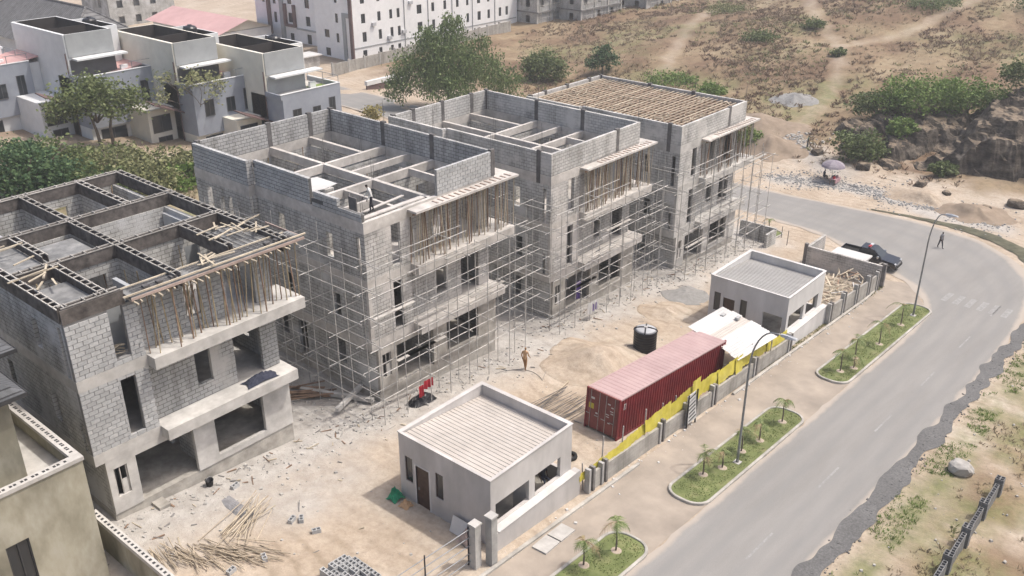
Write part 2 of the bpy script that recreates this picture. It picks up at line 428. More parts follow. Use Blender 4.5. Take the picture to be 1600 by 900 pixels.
def seg_dist(x, y, pts):
    best = 1e9
    for (ax, ay), (bx, by) in zip(pts, pts[1:]):
        dx, dy = bx - ax, by - ay
        t = max(0, min(1, ((x - ax) * dx + (y - ay) * dy) / (dx * dx + dy * dy)))
        best = min(best, math.hypot(x - ax - t * dx, y - ay - t * dy))
    return best
TRAILS = [[(190, 104), (168, 97), (150, 89), (138, 84), (128, 80)], [(200, 88), (178, 76), (158, 62), (140, 55), (122, 52), (112, 49)], [(200, 52), (175, 56), (158, 62)]]
BLD = [(14.84, 38.87, 0.09), (31.98, 38.53, -0.80), (49.86, 39.06, -2.75), (66.36, 38.35, -4.13)]
def zone(x, y):
    n = fbm(x, y, 0.08, 31)
    n2 = fbm(x, y, 0.3, 33)
    dry = ss(107, 118, x + 6 * n2) * ss(165, 140, y + 8 * n)
    dry *= ss(8, 14, x - 104 + abs(y - 45) * 0.15 + 4 * n2) if x < 124 else 1.0
    for t in TRAILS: dry *= (0.5 + 0.5 * ss(0.2, 1.7, seg_dist(x, y, t) + 1.2 * n2))
    dry = max(dry, 1.0 * ss(10.4, 7.4, y + n2) * ss(120, 100, x) * ss(-0.6, 0.1, n2))
    dry = max(dry, 0.6 * ss(60, 72, y) * ss(88, 80, x) * ss(-0.4, 0.2, n))
    green = 0.75 * ss(118, 128, x) * ss(0.0, 0.45, fbm(x, y, 0.045, 61)) * ss(150, 120, y)
    green = max(green, 0.9 * ss(1.6, 0.2, abs(y - 9.7 - 0.8 * n2)) * ss(92, 80, x) * ss(20, 30, x))
    green = max(green, 0.9 * ss(9.8, 7.5, y) * ss(-0.6, 0.15, fbm(x, y, 0.16, 77)) * ss(100, 90, x))
    green = max(green, 0.9 * ss(57, 62, y) * ss(100, 85, y) * ss(75, 60, x))
    green = max(green, 0.5 * ss(0.9, 0.2, abs(y - 23.9)) * ss(50, 58, x) * ss(79, 76, x))
    green = max(green, 0.85 * ss(66, 70, y) * ss(92, 84, y) * ss(112, 118, x) * ss(140, 132, x))
    grey = 0.0
    for bx, by, bz in BLD:
        dx = max(bx - 1 - x, x - bx - 14, 0); dy = max(by - y - 1.0, y - by - 17, 0)
        grey = max(grey, ss(5.0, 0.3, math.hypot(dx, dy) + 1.4 * n2))
    grey = max(grey, 0.75 * ss(4.5, 0.5, math.hypot((x - 23.5) * 0.6, y - 34.5) + 2 * n2))
    grey = max(grey, 0.9 * ss(3.0, 0.2, seg_dist(x, y, [(103, 46), (106, 40), (106, 34), (103.5, 27), (103.5, 21)]) + 1.2 * n2))
    grey = max(grey, 0.7 * ss(3.5, 0.5, seg_dist(x, y, [(115, 49), (111, 44), (109, 41)]) + n2))
    return dry, green, grey

def axis(segs):
    out = []
    for a, b, st in segs:
        n = int(round((b - a) / st)); out += [a + (b - a) * i / n for i in range(n)]
    return out + [segs[-1][1]]
GX = axis([(-60, 8, 8), (8, 84, 0.8), (84, 140, 0.8), (140, 220, 1.6), (220, 300, 8), (300, 900, 60)])
GY = axis([(-300, -20, 20), (-20, 0, 2.5), (0, 64, 0.8), (64, 140, 1.3), (140, 220, 4), (220, 900, 60)])
verts, cols = [], []
for y in GY:
    for x in GX:
        verts.append((x, y, hill(x, y)))
        d, g, k = zone(x, y)
        cols += [d, g, k, 1.0]
nx = len(GX)
faces = [(j * nx + i, j * nx + i + 1, (j + 1) * nx + i + 1, (j + 1) * nx + i) for j in range(len(GY) - 1) for i in range(nx - 1)]
gm = bpy.data.meshes.new('ground'); gm.from_pydata(verts, [], faces)
ca = gm.color_attributes.new('zone', 'FLOAT_COLOR', 'POINT'); ca.data.foreach_set('color', cols)
gm.polygons.foreach_set('use_smooth', [True] * len(gm.polygons))
setp(link(gm, 'ground', None, MT['ground']), 'sloping sandy ground of the building site and the scrubby hillside', kind='structure')

# ---- road round the corner, dusty asphalt
def road_material():
    m, nt, b = base_mat('road_asphalt', 0.9, 0.25)
    p = pos(nt)
    at = N(nt, 'ShaderNodeAttribute'); at.attribute_name = 'dust'
    sep0 = nt.nodes.new('ShaderNodeSeparateColor'); nt.links.new(at.outputs['Color'], sep0.inputs[0])
    n1 = noise_node(nt, scaled(nt, p, (0.1, 0.8, 1)), 0.8, 7, 0.65)
    a = ramp(nt, [(0.3, (0.215, 0.207, 0.196)), (0.5, (0.242, 0.233, 0.221)), (0.72, (0.272, 0.261, 0.247))]); nt.links.new(n1, a.inputs[0])
    n2 = noise_node(nt, p, 0.4, 7, 0.65)
    n3 = noise_node(nt, p, 30, 3)
    g = ramp(nt, [(0.3, (0.88, 0.88, 0.88)), (0.7, (1.08, 1.08, 1.08))]); nt.links.new(n3, g.inputs[0])
    c = mixc(nt, a.outputs[0], g.outputs[0], 1.0, 'MULTIPLY')
    ad = N(nt, 'ShaderNodeMath', operation='MULTIPLY_ADD'); nt.links.new(n2, ad.inputs[0]); ad.inputs[1].default_value = 0.75; nt.links.new(sep0.outputs[0], ad.inputs[2])
    f = ramp(nt, [(0.62, (0, 0, 0)), (1.35 / 1.5, (1, 1, 1))]); nt.links.new(ad.outputs[0], f.inputs[0])
    c = mixc(nt, c, (0.36, 0.318, 0.275), f.outputs[0])
    sp = nt.nodes.new('ShaderNodeSeparateColor'); nt.links.new(at.outputs['Color'], sp.inputs[0])
    n4 = noise_node(nt, p, 0.5, 5)
    wm = N(nt, 'ShaderNodeMath', operation='MULTIPLY'); nt.links.new(sp.outputs[1], wm.inputs[0]); nt.links.new(n4, wm.inputs[1])
    c = mixc(nt, c, (0.205, 0.202, 0.197), wm.outputs[0])                         # worn wheel paths
    nt.links.new(c, b.inputs['Base Color'])
    bump(nt, b, n3, 0.15, 0.01)
    return m
MT['road'] = road_material()
def resample(pts, n):
    L = [0]
    for a, b in zip(pts, pts[1:]): L.append(L[-1] + math.dist(a, b))
    out = []
    for k in range(n):
        s = L[-1] * k / (n - 1)
        i = max(j for j in range(len(pts)) if L[j] <= s + 1e-9)
        if i == len(pts) - 1: out.append(pts[-1]); continue
        t = (s - L[i]) / (L[i + 1] - L[i])
        out.append((pts[i][0] * (1 - t) + pts[i + 1][0] * t, pts[i][1] * (1 - t) + pts[i + 1][1] * t))
    return out
def smooth(pts, it=2):
    for _ in range(it):
        q = [pts[0]]
        for a, b in zip(pts, pts[1:]):
            q += [(a[0] * .75 + b[0] * .25, a[1] * .75 + b[1] * .25), (a[0] * .25 + b[0] * .75, a[1] * .25 + b[1] * .75)]
        pts = q + [pts[-1]]
    return pts
OUT = smooth([(-10, 12), (30, 12), (60, 11.8), (72, 12.0), (81, 12.4), (89, 14.2), (94.5, 17.2), (98.0, 21.5), (99.2, 28), (98.4, 36), (97.4, 44), (97.2, 70), (98.0, 95), (99.5, 125)])
INN = smooth([(-10, 18.2), (30, 18.2), (60, 18.2), (70, 18.25), (75.5, 19.0), (79.5, 22), (81.5, 25.5), (84, 29), (86.6, 33), (87.4, 38), (87.6, 46), (87.6, 70), (88.4, 95), (89.5, 125)])
# match both edges by arc so the sheet does not shear
def strip(name, A, B, mat, dz, n=220, m=8, wob=0.0, attr=None, label=None, kind='structure'):
    A, B = resample(A, n), resample(B, n)
    vs, fs, dust = [], [], []
    for i in range(n):
        for j in range(m + 1):
            t = j / m
            x, y = A[i][0] * (1 - t) + B[i][0] * t, A[i][1] * (1 - t) + B[i][1] * t
            if wob:
                w = wob * nz(x, y, 0.6, 5) * (1 if j in (0, m) else 0)
                d = Vector((B[i][0] - A[i][0], B[i][1] - A[i][1])).normalized(); x += d.x * w; y += d.y * w
            vs.append((x, y, gz(x, y) + dz))
            e = min(t, 1 - t)
            dust += [0.62 * ss(0.12, 0.0, e) + 0.12 * ss(86, 80, x) * ss(72, 80, x), max(math.exp(-((t - q) / .045) ** 2) for q in (.2, .38, .64, .82)), 0, 1]
    for i in range(n - 1):
        for j in range(m):
            fs.append((i * (m + 1) + j, (i + 1) * (m + 1) + j, (i + 1) * (m + 1) + j + 1, i * (m + 1) + j + 1))
    me = bpy.data.meshes.new(name); me.from_pydata(vs, [], fs)
    a = me.color_attributes.new('dust', 'FLOAT_COLOR', 'POINT'); a.data.foreach_set('color', dust)
    o = link(me, name, None, mat)
    return setp(o, label, kind=kind)
strip('road', OUT, INN, MT['road'], 0.03, m=32, wob=0.5, label='dusty grey asphalt road bending round the corner of the site')
MT['pavement'] = M_noise('pavement', (0.275, 0.238, 0.2), (0.345, 0.296, 0.246), 0.55, 0.95, big=0.2, bigc=0.8, c3=(0.425, 0.362, 0.298), bmp=0.35)
strip('pavement', [(-10, 18.22), (60, 18.22), (75, 19.0), (79.5, 22.02)], [(-10, 23.1), (60, 23.25), (74, 23.35), (78.4, 24.6)], MT['pavement'], 0.014, n=120, m=8, label='dusty paved footway between the site wall and the road')

MT['gravel'] = M_noise('gravel', (0.095, 0.094, 0.093), (0.145, 0.143, 0.141), 9, 0.95, big=0.5, bigc=0.75, c3=(0.20, 0.198, 0.194), bmp=0.35)
E1 = [(x, 12.15 + 0.45 * nz(x, 0, 0.35, 3)) for x in [20 + 0.7 * i for i in range(90)]]
E2 = [(x, 11.15 + 0.35 * nz(x, 0, 0.25, 8) + 0.3 * nz(x, 0, 1.1, 2)) for x in [20 + 0.7 * i for i in range(90)]]
strip('gravel_shoulder', E2, E1, MT['gravel'], 0.05, n=300, m=4, wob=0.35, label='broken dark asphalt and gravel along the road edge')
E3 = [(99.6 + 0.35 * nz(0, y, 0.4, 3), y) for y in [14.5 + 0.6 * i for i in range(28)]]
strip('ditch_edge', smooth([(84, 12.4), (91, 14.4), (96.2, 17.4), (99.5, 22), (100.0, 28), (99.5, 33)]), smooth([(84, 10.4), (92, 12.8), (98, 16), (101.6, 22), (101.0, 28), (99.9, 33)]),
      M_noise('ditch', (0.05, 0.055, 0.035), (0.16, 0.15, 0.10), 1.2, 0.9, big=0.5, bigc=0.6, bmp=0.8), 0.06, n=120, m=4, wob=0.4, label='dark damp weedy drain along the outer bend of the road')

# ---- painted markings
def marking(poly, label, name='road_marking'):
    m = MB(); m.add([(x, y, gz(x, y) + 0.036) for x, y in poly], [tuple(range(len(poly)))])
    return setp(m.build(name, MT['paint_worn']), label, 'marking', 'faded road markings', 'structure')
mw, ntw, bw = base_mat('paint_worn', 0.8, 0.2)
f1 = noise_node(ntw, pos(ntw), 3.0, 6, 0.7)
rw = ramp(ntw, [(0.42, (0.24, 0.235, 0.227)), (0.8, (0.36, 0.357, 0.35))]); ntw.links.new(f1, rw.inputs[0]); ntw.links.new(rw.outputs[0], bw.inputs['Base Color'])
MT['paint_worn'] = mw
for k in range(-1, 6):
    x0 = 34.6 + 8.5 * k
    marking([(x0, 14.45), (x0 + 2.9, 14.45), (x0 + 2.9, 14.57), (x0, 14.57)], 'faded white lane dash on the road')
for k in range(6):
    y = 18.5 - 0.95 * k
    marking([(77.6, y - 0.28), (80.0, y - 0.28), (80.0, y + 0.2), (77.6, y + 0.2)], 'worn white zebra crossing bar at the bend')

# ---- kerbs and planted islands
def offset_path(pts, d, closed=False):
    out = []
    n = len(pts)
    for i in range(n):
        a = pts[(i - 1) % n] if closed or i > 0 else pts[i]
        b = pts[(i + 1) % n] if closed or i < n - 1 else pts[i]
        t = Vector((b[0] - a[0], b[1] - a[1])).normalized()
        out.append((pts[i][0] - t.y * d, pts[i][1] + t.x * d))
    return out
def kerb(name, pts, w, h, closed, label, cat='kerb', parent=None):
    A, B = offset_path(pts, -w / 2, closed), offset_path(pts, w / 2, closed)
    n = len(pts); vs = []
    for a, b in zip(A, B):
        za, zb = gz(*a), gz(*b)
        vs += [(a[0], a[1], za - 0.1), (a[0], a[1], za + h - 0.025), (a[0] * .85 + b[0] * .15, a[1] * .85 + b[1] * .15, za + h), (a[0] * .15 + b[0] * .85, a[1] * .15 + b[1] * .85, zb + h), (b[0], b[1], zb + h - 0.025), (b[0], b[1], zb - 0.1)]
    fs = []
    for i in range(n if closed else n - 1):
        j = (i + 1) % n
        for k in range(5): fs.append((i * 6 + k, i * 6 + k + 1, j * 6 + k + 1, j * 6 + k))
    if not closed: fs += [(5, 4, 3, 2, 1, 0), tuple((n - 1) * 6 + k for k in range(6))]
    m = MB(); m.add(vs, fs)
    o = m.build(name, MT['kerb'], parent)
    if parent is None: setp(o, label, cat, kind='structure')
    return o
def kl(a, b, st=1.0):
    n = max(2, int(math.dist(a, b) / st)); return [(a[0] + (b[0] - a[0]) * i / n, a[1] + (b[1] - a[1]) * i / n) for i in range(n + 1)]
kerb('kerb', kl((5, 22.9), (38.0, 23.05)), 0.2, 0.16, False, 'pale concrete kerb in front of the near gatehouse wall')
kerb('kerb', kl((49.5, 23.2), (73, 23.3)) + [(75, 23.45), (76.6, 23.9), (77.6, 24.7), (78.0, 25.8), (77.7, 27.0)], 0.2, 0.16, False, 'pale concrete kerb running on to the rounded corner of the site')
MT['grass_soil'] = M_noise('grass_soil', (0.115, 0.145, 0.05), (0.165, 0.19, 0.075), 1.6, 0.95, big=0.5, bigc=0.75, c3=(0.24, 0.235, 0.115), bmp=0.5)
MT['grass_blade'] = M_leaf('grass_blade', [(0.13, 0.17, 0.06), (0.17, 0.21, 0.075), (0.21, 0.24, 0.095), (0.26, 0.26, 0.12)])
def stadium(x0, x1, y0, y1, r, n=7):
    pts = []
    for cx, cy, a in ((x1 - r, y0 + r, -90), (x1 - r, y1 - r, 0), (x0 + r, y1 - r, 90), (x0 + r, y0 + r, 180)):
        for i in range(n):
            t = math.radians(a + 90 * i / (n - 1)); pts.append((cx + r * math.cos(t), cy + r * math.sin(t)))
    out = []
    for a, b in zip(pts, pts[1:] + pts[:1]):
        k = max(1, int(math.dist(a, b) / 1.2)); out += [(a[0] + (b[0] - a[0]) * i / k, a[1] + (b[1] - a[1]) * i / k) for i in range(k)]
    return out
def blades(name, inside, box, count, h, mat, parent=None, zoff=0.08, wide=0.05, kind=None):
    vs, fs = [], []
    off = wloc(parent) if parent else Vector((0, 0, 0))
    k = 0
    while k < count:
        x, y = rr(box[0], box[1]), rr(box[2], box[3])
        if not inside(x, y): count -= 0.3; continue
        k += 1
        z = gz(x, y) + zoff
        a = rr(0, 6.28); hh = h * rr(0.5, 1.3); w = wide * rr(0.6, 1.4); l = hh * rr(0.2, 0.7); b = rr(0, 6.28)
        dx, dy = math.cos(a) * w, math.sin(a) * w
        i = len(vs)
        vs += [(x - dx - off.x, y - dy - off.y, z - off.z), (x + dx - off.x, y + dy - off.y, z - off.z), (x + l * math.cos(b) - off.x, y + l * math.sin(b) - off.y, z + hh - off.z)]
        fs.append((i, i + 1, i + 2))
    me = bpy.data.meshes.new(name); me.from_pydata(vs, [], fs)
    o = link(me, name, parent, mat)
    if kind: o['kind'] = kind
    return o
def island(x0, x1, y0, y1, label, bare=()):
    pts = stadium(x0, x1, y0, y1, 0.95)
    cx, cy = (x0 + x1) / 2, (y0 + y1) / 2
    t = thing('grass_island', label, 'planted island', (cx, cy, gz(cx)), 'planted islands along the road')
    kerb('kerb', pts, 0.16, 0.17, True, None, parent=t)
    inn = offset_path(pts, 0.06, True)
    m = MB(); m.add([(x, y, gz(x) + 0.10) for x, y in inn], [tuple(range(len(inn)))]); m.build('turf', MT['grass_soil'], t)
    def ins(x, y):
        if fbm(x, y, 0.9, 40) < -0.28: return False
        return x0 + .25 < x < x1 - .25 and y0 + .25 < y < y1 - .25 and not any(math.hypot(x - a, y - b) < .35 for a, b in bare)
    blades('grass', ins, (x0, x1, y0, y1), (x1 - x0) * (y1 - y0) * 110, 0.05, MT['grass_blade'], t, 0.1, 0.03, 'stuff')
    return t
# ------------------------------------------------------------------ the four unfinished buildings
BW, BD = 11.23, 16.4
H1, F1, H2, F2, HB, HR, HP = 3.37, 3.97, 7.45, 8.05, 11.0, 11.7, 1.65
cube_me = {}
def brick_obj(name, c, s, mat, parent):
    if mat.name not in cube_me:
        m = MB(); e = 0.5; k = 0.46
        m.box(-e, e, -e, e, -e, e)
        me = bpy.data.meshes.new('block_' + mat.name); me.from_pydata(m.v, [], m.f); me.materials.append(mat); cube_me[mat.name] = me
    o = bpy.data.objects.new(name, cube_me[mat.name]); COL.objects.link(o)
    o.parent = parent; o.location = c; o.scale = s
    return o
def lay_blocks(parent, ax, a0, a1, z0, z1, p0, p1, mat, holes=(), ragged=0.0, rnd=None, joint=0.016, course=0.235, length=0.46):
    rnd = rnd or R
    n = int((z1 - z0) / course + 0.3)
    for r in range(n):
        zc = z0 + (r + 0.5) * course
        stop = a1 - (rnd.uniform(0, ragged) if r >= n - 2 else 0)
        segs = [(a0, stop)]
        for q in holes:
            if q[2] < zc < q[3]: segs = [t for l, h in segs for t in ((l, min(h, q[0])), (max(l, q[1]), h)) if t[1] - t[0] > 0.06]
        for l0, h0 in segs:
            a = a0 - (length / 2 if r % 2 else 0) - length
            while a < h0:
                l, h = max(a, l0), min(a + length, h0)
                a += length
                if h - l < 0.07: continue
                m = (l + h) / 2
                t = rnd.uniform(-0.006, 0.006)
                s = (h - l - joint, p1 - p0, course - joint) if ax == 'x' else (p1 - p0, h - l - joint, course - joint)
                c = (m, (p0 + p1) / 2 + t, zc) if ax == 'x' else ((p0 + p1) / 2 + t, m, zc)
                brick_obj('block', c, s, mat, parent)

def ladder(m, m2, p, q, w, hb, parent_mi=0):
    """one beam mould: two dark side boards with pale rails and rungs on top"""
    p, q = Vector(p), Vector(q)
    d = (q - p).normalized(); s = Vector((-d.y, d.x, 0))
    for k in (-1, 1):
        o = s * (w / 2) * k
        m.bar(p + o + Vector((0, 0, -hb / 2)), q + o + Vector((0, 0, -hb / 2)), 0.045, hb)
        m2.bar(p + o * 1.22 + Vector((0, 0, 0.03)), q + o * 1.22 + Vector((0, 0, 0.03)), 0.055, 0.05)
    L = (q - p).length; t = 0.3
    while t < L - 0.2:
        c = p + d * t
        m2.bar(c - s * (w * 0.72) + Vector((0, 0, 0.075)), c + s * (w * 0.72) + Vector((0, 0, 0.075)), 0.05, 0.04)
        t += rr(0.5, 0.9)

def building(idx, X0, Y0, zb, label):
    st = idx + 1
    rnd = random.Random(100 + idx)
    T = thing('unfinished_building', label, 'building', (X0, Y0, zb), 'unfinished block buildings in a row')
    O = Vector((X0, Y0, zb))
    fmat = MT[['block_blue', 'block_warm', 'block_warm', 'block_pale'][idx]]
    smat = MT['block_side']
    conc = MT['concrete'] if st in (1, 4) else MT['concrete_warm']
    B = lambda name, mat, fn, par=T, **k: (lambda m: (fn(m), m.build(name, mat, par, local=True, **k))[1])(MB())
    PW = lambda *a: B('partition_wall', smat, lambda m: m.panel(*a))
    # plinth, floors, balconies
    B('plinth', MT['plinth'], lambda m: m.box(0.42, BW - 0.02, 0.06, BD - 0.2, -2.2, 0.25))
    if st == 1: B('step', MT['plinth'], lambda m: (m.box(2.3, 2.9, -0.75, 0.05, -1.2, -0.1), m.box(2.9, 3.5, -0.55, 0.05, -1.2, -0.35)))
    for z in (H1, H2):
        B('floor_slab', conc, lambda m: (m.box(0.0 - 0.012, 3.5, -0.012, BD, z, z + 0.6), m.box(3.5, BW + 0.01, 0.62, BD, z + 0.002, z + 0.598), m.box(-0.46, -0.012, 10.3, BD, z + 0.02, z + 0.58)))
    B('balcony_slab', conc, lambda m: (m.box(3.5, 11.45, -0.69, 0.62, H1 - 0.02, F1 - 0.003), m.box(BW, 11.45, 0.62, 1.6, H1 - 0.02, F1 - 0.003)))
    B('balcony_slab', conc, lambda m: (m.box(3.5, 12.42, -0.69, 0.62, H2 - 0.02, F2 - 0.003), m.box(BW + 0.012, 12.42, 0.62, 1.8, H2 - 0.02, F2 - 0.003)))
    # ground storey
    gfm = MT['plinth'] if st != 4 else MT['concrete']
    B('wall', conc if st == 1 else gfm, lambda m: m.panel('x', 0.45, BW, 0.25, H1, 0.0, 0.23, [(0.75, 1.45, 1.15, 2.8), (1.95, 5.15, 0.25, 3.0), (6.4, 9.45, 0.62, 2.95)]))
    B('wall', smat, lambda m: m.panel('y', 0.23, BD, 0.25, H1, 0.45, 0.68, [(3.1, 4.0, 1.2, 2.8), (7.0, 7.9, 0.25, 2.9), (9.0, 9.8, 1.3, 2.8), (13, 13.6, 1.5, 2.7)]))
    B('wall', smat, lambda m: m.panel('y', 0.23, BD, 0.25, H1, BW - 0.23, BW - 0.001, [(2.5, 3.3, 1.2, 2.8), (8, 9, 1.2, 2.8)]))
    B('wall', smat, lambda m: m.panel('x', 0.68, BW - 0.23, 0.25, H1, BD - 0.23, BD - 0.01, [(3, 4.2, 1.0, 2.6), (7, 8.2, 1.0, 2.6)]))
    PW('x', 0.68, BW - 0.23, 0.25, H1, 5.3, 5.5, [(4.0, 4.9, 0.25, 2.5)]), PW('y', 0.23, 5.3, 0.25, H1, 5.55, 5.75, [(2.5, 3.4, 0.25, 2.5)]), PW('y', 0.23, 2.2, 0.25, H1, 1.75, 1.95)
    # window of the ground storey: a boarded steel frame
    w = B('window', MT['timber_grey'], lambda m: (m.box(0.76, 0.82, 0.06, 0.12, 1.16, 2.79), m.box(1.38, 1.44, 0.06, 0.12, 1.16, 2.79), m.box(1.06, 1.11, 0.06, 0.12, 1.16, 2.79)))
    B('board', MT['concrete'], lambda m: m.box(1.11, 1.38, 0.08, 0.1, 1.16, 2.0), w)
    # upper storeys
    for fl, (z0, z1) in enumerate(((F1, H2), (F2, HB))):
        slot = (2.0, 2.75, 4.1, 7.3) if fl == 0 else (2.05, 2.78, 8.35, HB)
        win = (6.2, 7.1, 4.8, 6.7) if fl == 0 else (6.2, 7.05, 8.75, 10.9)
        dor = (8.5, 10.2, F1, 6.75) if fl == 0 else (8.55, 10.25, F2, 10.5)
        if st == 1:
            wf = B('wall', MT['mortar_grey'], lambda m: m.panel('x', 0.0, 3.5, z0, z1, 0.035, 0.23, [slot]))
            lay_blocks(wf, 'x', 0.0, 3.5, z0, z1, 0.0, 0.12, MT['block_unit'], [slot], rnd=rnd, joint=0.03)
        else:
            wf = B('wall', fmat, lambda m: m.panel('x', 0.0, 3.5, z0, z1, 0.0, 0.23, [slot]))
        if st == 1 and fl == 1:
            wr = B('wall', MT['mortar_grey'], lambda m: m.panel('x', 3.5, BW, z0, z1, 0.635, 0.83, [win, dor]))
            lay_blocks(wr, 'x', 3.5, BW, z0, z1, 0.6, 0.72, MT['block_unit'], [win, dor], rnd=rnd, joint=0.03)
        else:
            B('wall', fmat, lambda m: m.panel('x', 3.5, BW, z0, z1, 0.6, 0.83, [win, dor]))
        B('wall', fmat, lambda m: m.panel('y', 0.23, 0.6, z0, z1, 3.27, 3.495))
        side = [(2.65, 3.3, 4.8, 6.4), (7.4, 8.0, 4.6, 6.4)] if fl == 0 else [(0.4, 0.75, F2, 10.7), (2.9, 3.5, 8.75, 10.3), (7.5, 8.1, 9.0, 10.4)]
        if fl == 0: side.append((0.45, 0.7, F1, 5.6))
        B('wall', smat, lambda m: m.panel('y', 0.23, 10.3, z0, z1, 0.0, 0.23, side))
        rear = [(12.4, 12.8, z0 + 0.9, z0 + 2.4), (13.3, 13.6, z0 + 0.9, z0 + 2.2), (14.6, 15.2, z0 + 1.1, z0 + 2.6)]
        B('wall', smat, lambda m: (m.panel('y', 10.3, BD, z0, z1, -0.45, -0.22, rear), m.panel('x', -0.22, 0.0, z0, z1, 10.3, 10.53)))
        B('wall', smat, lambda m: m.panel('y', 0.83, BD, z0, z1, BW - 0.23, BW, [(3, 4, z0 + 0.9, z0 + 2.4), (8, 9, z0 + 0.9, z0 + 2.4), (13, 13.8, z0 + 0.9, z0 + 2.4)]))
        B('wall', smat, lambda m: m.panel('x', -0.22, BW - 0.23, z0, z1, BD - 0.23, BD, [(2, 3.4, z0 + 0.9, z0 + 2.4), (6.5, 8, z0 + 0.9, z0 + 2.4)]))
        PW('x', 0.23, BW - 0.23, z0, z1, 5.3, 5.5, [(3.8, 4.7, z0, z0 + 2.3), (9.2, 10.1, z0, z0 + 2.3)]), PW('x', -0.22, BW - 0.23, z0, z1, 10.2, 10.4, [(4.2, 5.1, z0, z0 + 2.3)])
        PW('y', 0.83, 5.3, z0, z1, 5.45, 5.65, [(2, 2.9, z0, z0 + 2.3)]), PW('y', 5.5, 10.2, z0, z1, 5.45, 5.65, [(6.5, 7.4, z0, z0 + 2.3)]), PW('y', 10.4, BD - 0.23, z0, z1, 5.45, 5.65, [(12.5, 13.4, z0, z0 + 2.3)])
        PW('y', 10.4, BD - 0.23, z0, z1, 8.9, 9.1, [(11, 11.9, z0, z0 + 2.3)])
    # slabs show as paler bands with columns between: corner columns stand a little proud
    for cu, cv, cw in ((-0.008, -0.01, 0.26),) if st > 1 else ():
        B('column', conc, lambda m: m.box(cu, cu + cw, cv - 0.004, cv + 0.2, F1, H2))
    lines_y = [(5.55, 0.8, BD - 0.15), (9.0, 10.45, BD - 0.15)]
    lines_x = [(5.4, 0.15, BW - 0.15), (10.3, 0.15, BW - 0.15)]
    if st == 1:
        # timber moulds for the ring beams and roof slab
        F = B('roof_formwork', MT['form_dark'], lambda m: m.bar((-0.02, 0.02, HB + 0.35), (2.95, 0.02, HB + 0.35), 0.06, 0.7))
        for p, q in (((5.55, -0.4), (5.55, BD)), ((9.0, 10.4), (9.0, BD)), ((0.4, 5.4), (11.8, 5.4)), ((1.2, 10.4), (11.9, 10.4)), ((-0.3, BD - 0.1), (11.6, BD - 0.1)), ((11.6, -0.6), (11.6, BD)), ((0.12, 0.2), (0.12, 10.3)), ((-0.35, 10.3), (-0.35, BD)), ((2.2, 0.3), (2.2, 5.3)), ((2.4, 6.5), (2.4, 10.2)), ((9.2, 0.7), (9.2, 5.3)), ((0.1, 0.3), (2.9, 0.3))):
            a, b = MB(), MB()
            ladder(a, b, (p[0], p[1], HR), (q[0], q[1], HR), 0.27, 0.7 if p[0] != 2.4 else 0.35)
            bo = a.build('beam_mould', MT['form_dark'], F, local=True)
            b.build('rail', MT['timber_grey'], F, local=True)['kind'] = 'stuff'
        [B('deck', MT['form_deck'], lambda m: m.box(*q), F) for q in ((2.95, 12.7, -0.72, 0.55, HB + 0.42, HB + 0.5), (9.4, 11.4, 0.6, 3.4, HB + 0.42, HB + 0.5), (0.3, 2.0, 0.5, 3.6, HB + 0.3, HB + 0.36), (0.3, 2.2, 6.4, 10.1, HB + 0.3, HB + 0.36), (2.6, 5.0, 7.0, 9.2, HB + 0.1, HB + 0.16))]
        B('edge_board', MT['form_pink'], lambda m: (m.bar((2.9, -0.78, HB + 0.44), (12.72, -0.78, HB + 0.44), 0.05, 0.13), m.bar((12.7, -0.78, HB + 0.44), (12.7, 2.6, HB + 0.44), 0.05, 0.13)), F)
        bt = B('batten', MT['timber'], lambda m: [m.bar((u + rr(-.15, .15), -1.0 + rr(-.25, .15), HB + 0.3), (u + rr(-.15, .15), 0.5, HB + 0.3), 0.07, 0.07) for u in [3.0 + 0.42 * k for k in range(23)]], F); bt['kind'] = 'stuff'
        B('rail', MT['timber'], lambda m: (m.bar((2.6, -0.66, HB + 0.62), (12.9, -0.66, HB + 0.62), 0.09, 0.07), m.bar((3.0, 0.35, HB + 0.6), (12.2, 0.35, HB + 0.6), 0.08, 0.06)), F)
        B('reinforcement', MT['rebar'], lambda m: [m.bar((u, v0, HB + 0.57), (u2, v1, HB + 0.57), 0.035, 0.035) for u, u2, v0, v1 in [(3.2, 5.2, k, k) for k in (-0.5, -0.3, -0.1, 0.15)] + [(6.2, 12.4, k, k) for k in (-0.5, -0.25, 0.0, 0.2)] + [(9.4 + .35 * k, 9.4 + .35 * k, -0.6, 3.3) for k in range(9)]] + [m.box(u, u + 0.3, -0.35, -0.1, HB + 0.5, HB + 0.66) for u in (3.8, 4.5, 5.2, 10.6, 11.2, 11.8)], F)
        # loose planks lying across the moulds
        for k in range(34):
            z = [(1.0, 2.2, 4.5, HR + 0.14), (0.8, 6, 10, HR + 0.14), (9.8, 0.8, 3.2, HR + 0.16), (7.5, -0.4, 0.4, HB + 0.72), (11.0, 1.0, 5.0, HR + 0.17)][k % 5]
            u, v = z[0] + rr(-0.7, 0.7), rr(z[1], z[2])
            a = rr(-0.4, 0.4) + (0 if k % 3 else 1.3); L = rr(0.8, 1.7)
            dx, dy = math.cos(a) * L / 2, math.sin(a) * L / 2
            mm = MB(); zz = z[3] + 0.012 * (k % 7)
            mm.bar((u - dx, v - dy, zz), (u + dx, v + dy, zz + rr(-0.05, 0.2)), 0.09, 0.045)
            mm.build('plank', MT['timber'], F, local=True)
        # low rendered partition boxes inside the open rooms
        B('shaft_wall', MT['cement_smooth'], lambda m: (m.box(1.2, 4.4, 1.2, 1.42, F2, 10.75), m.box(4.18, 4.4, 1.42, 3.6, F2, 10.75)))
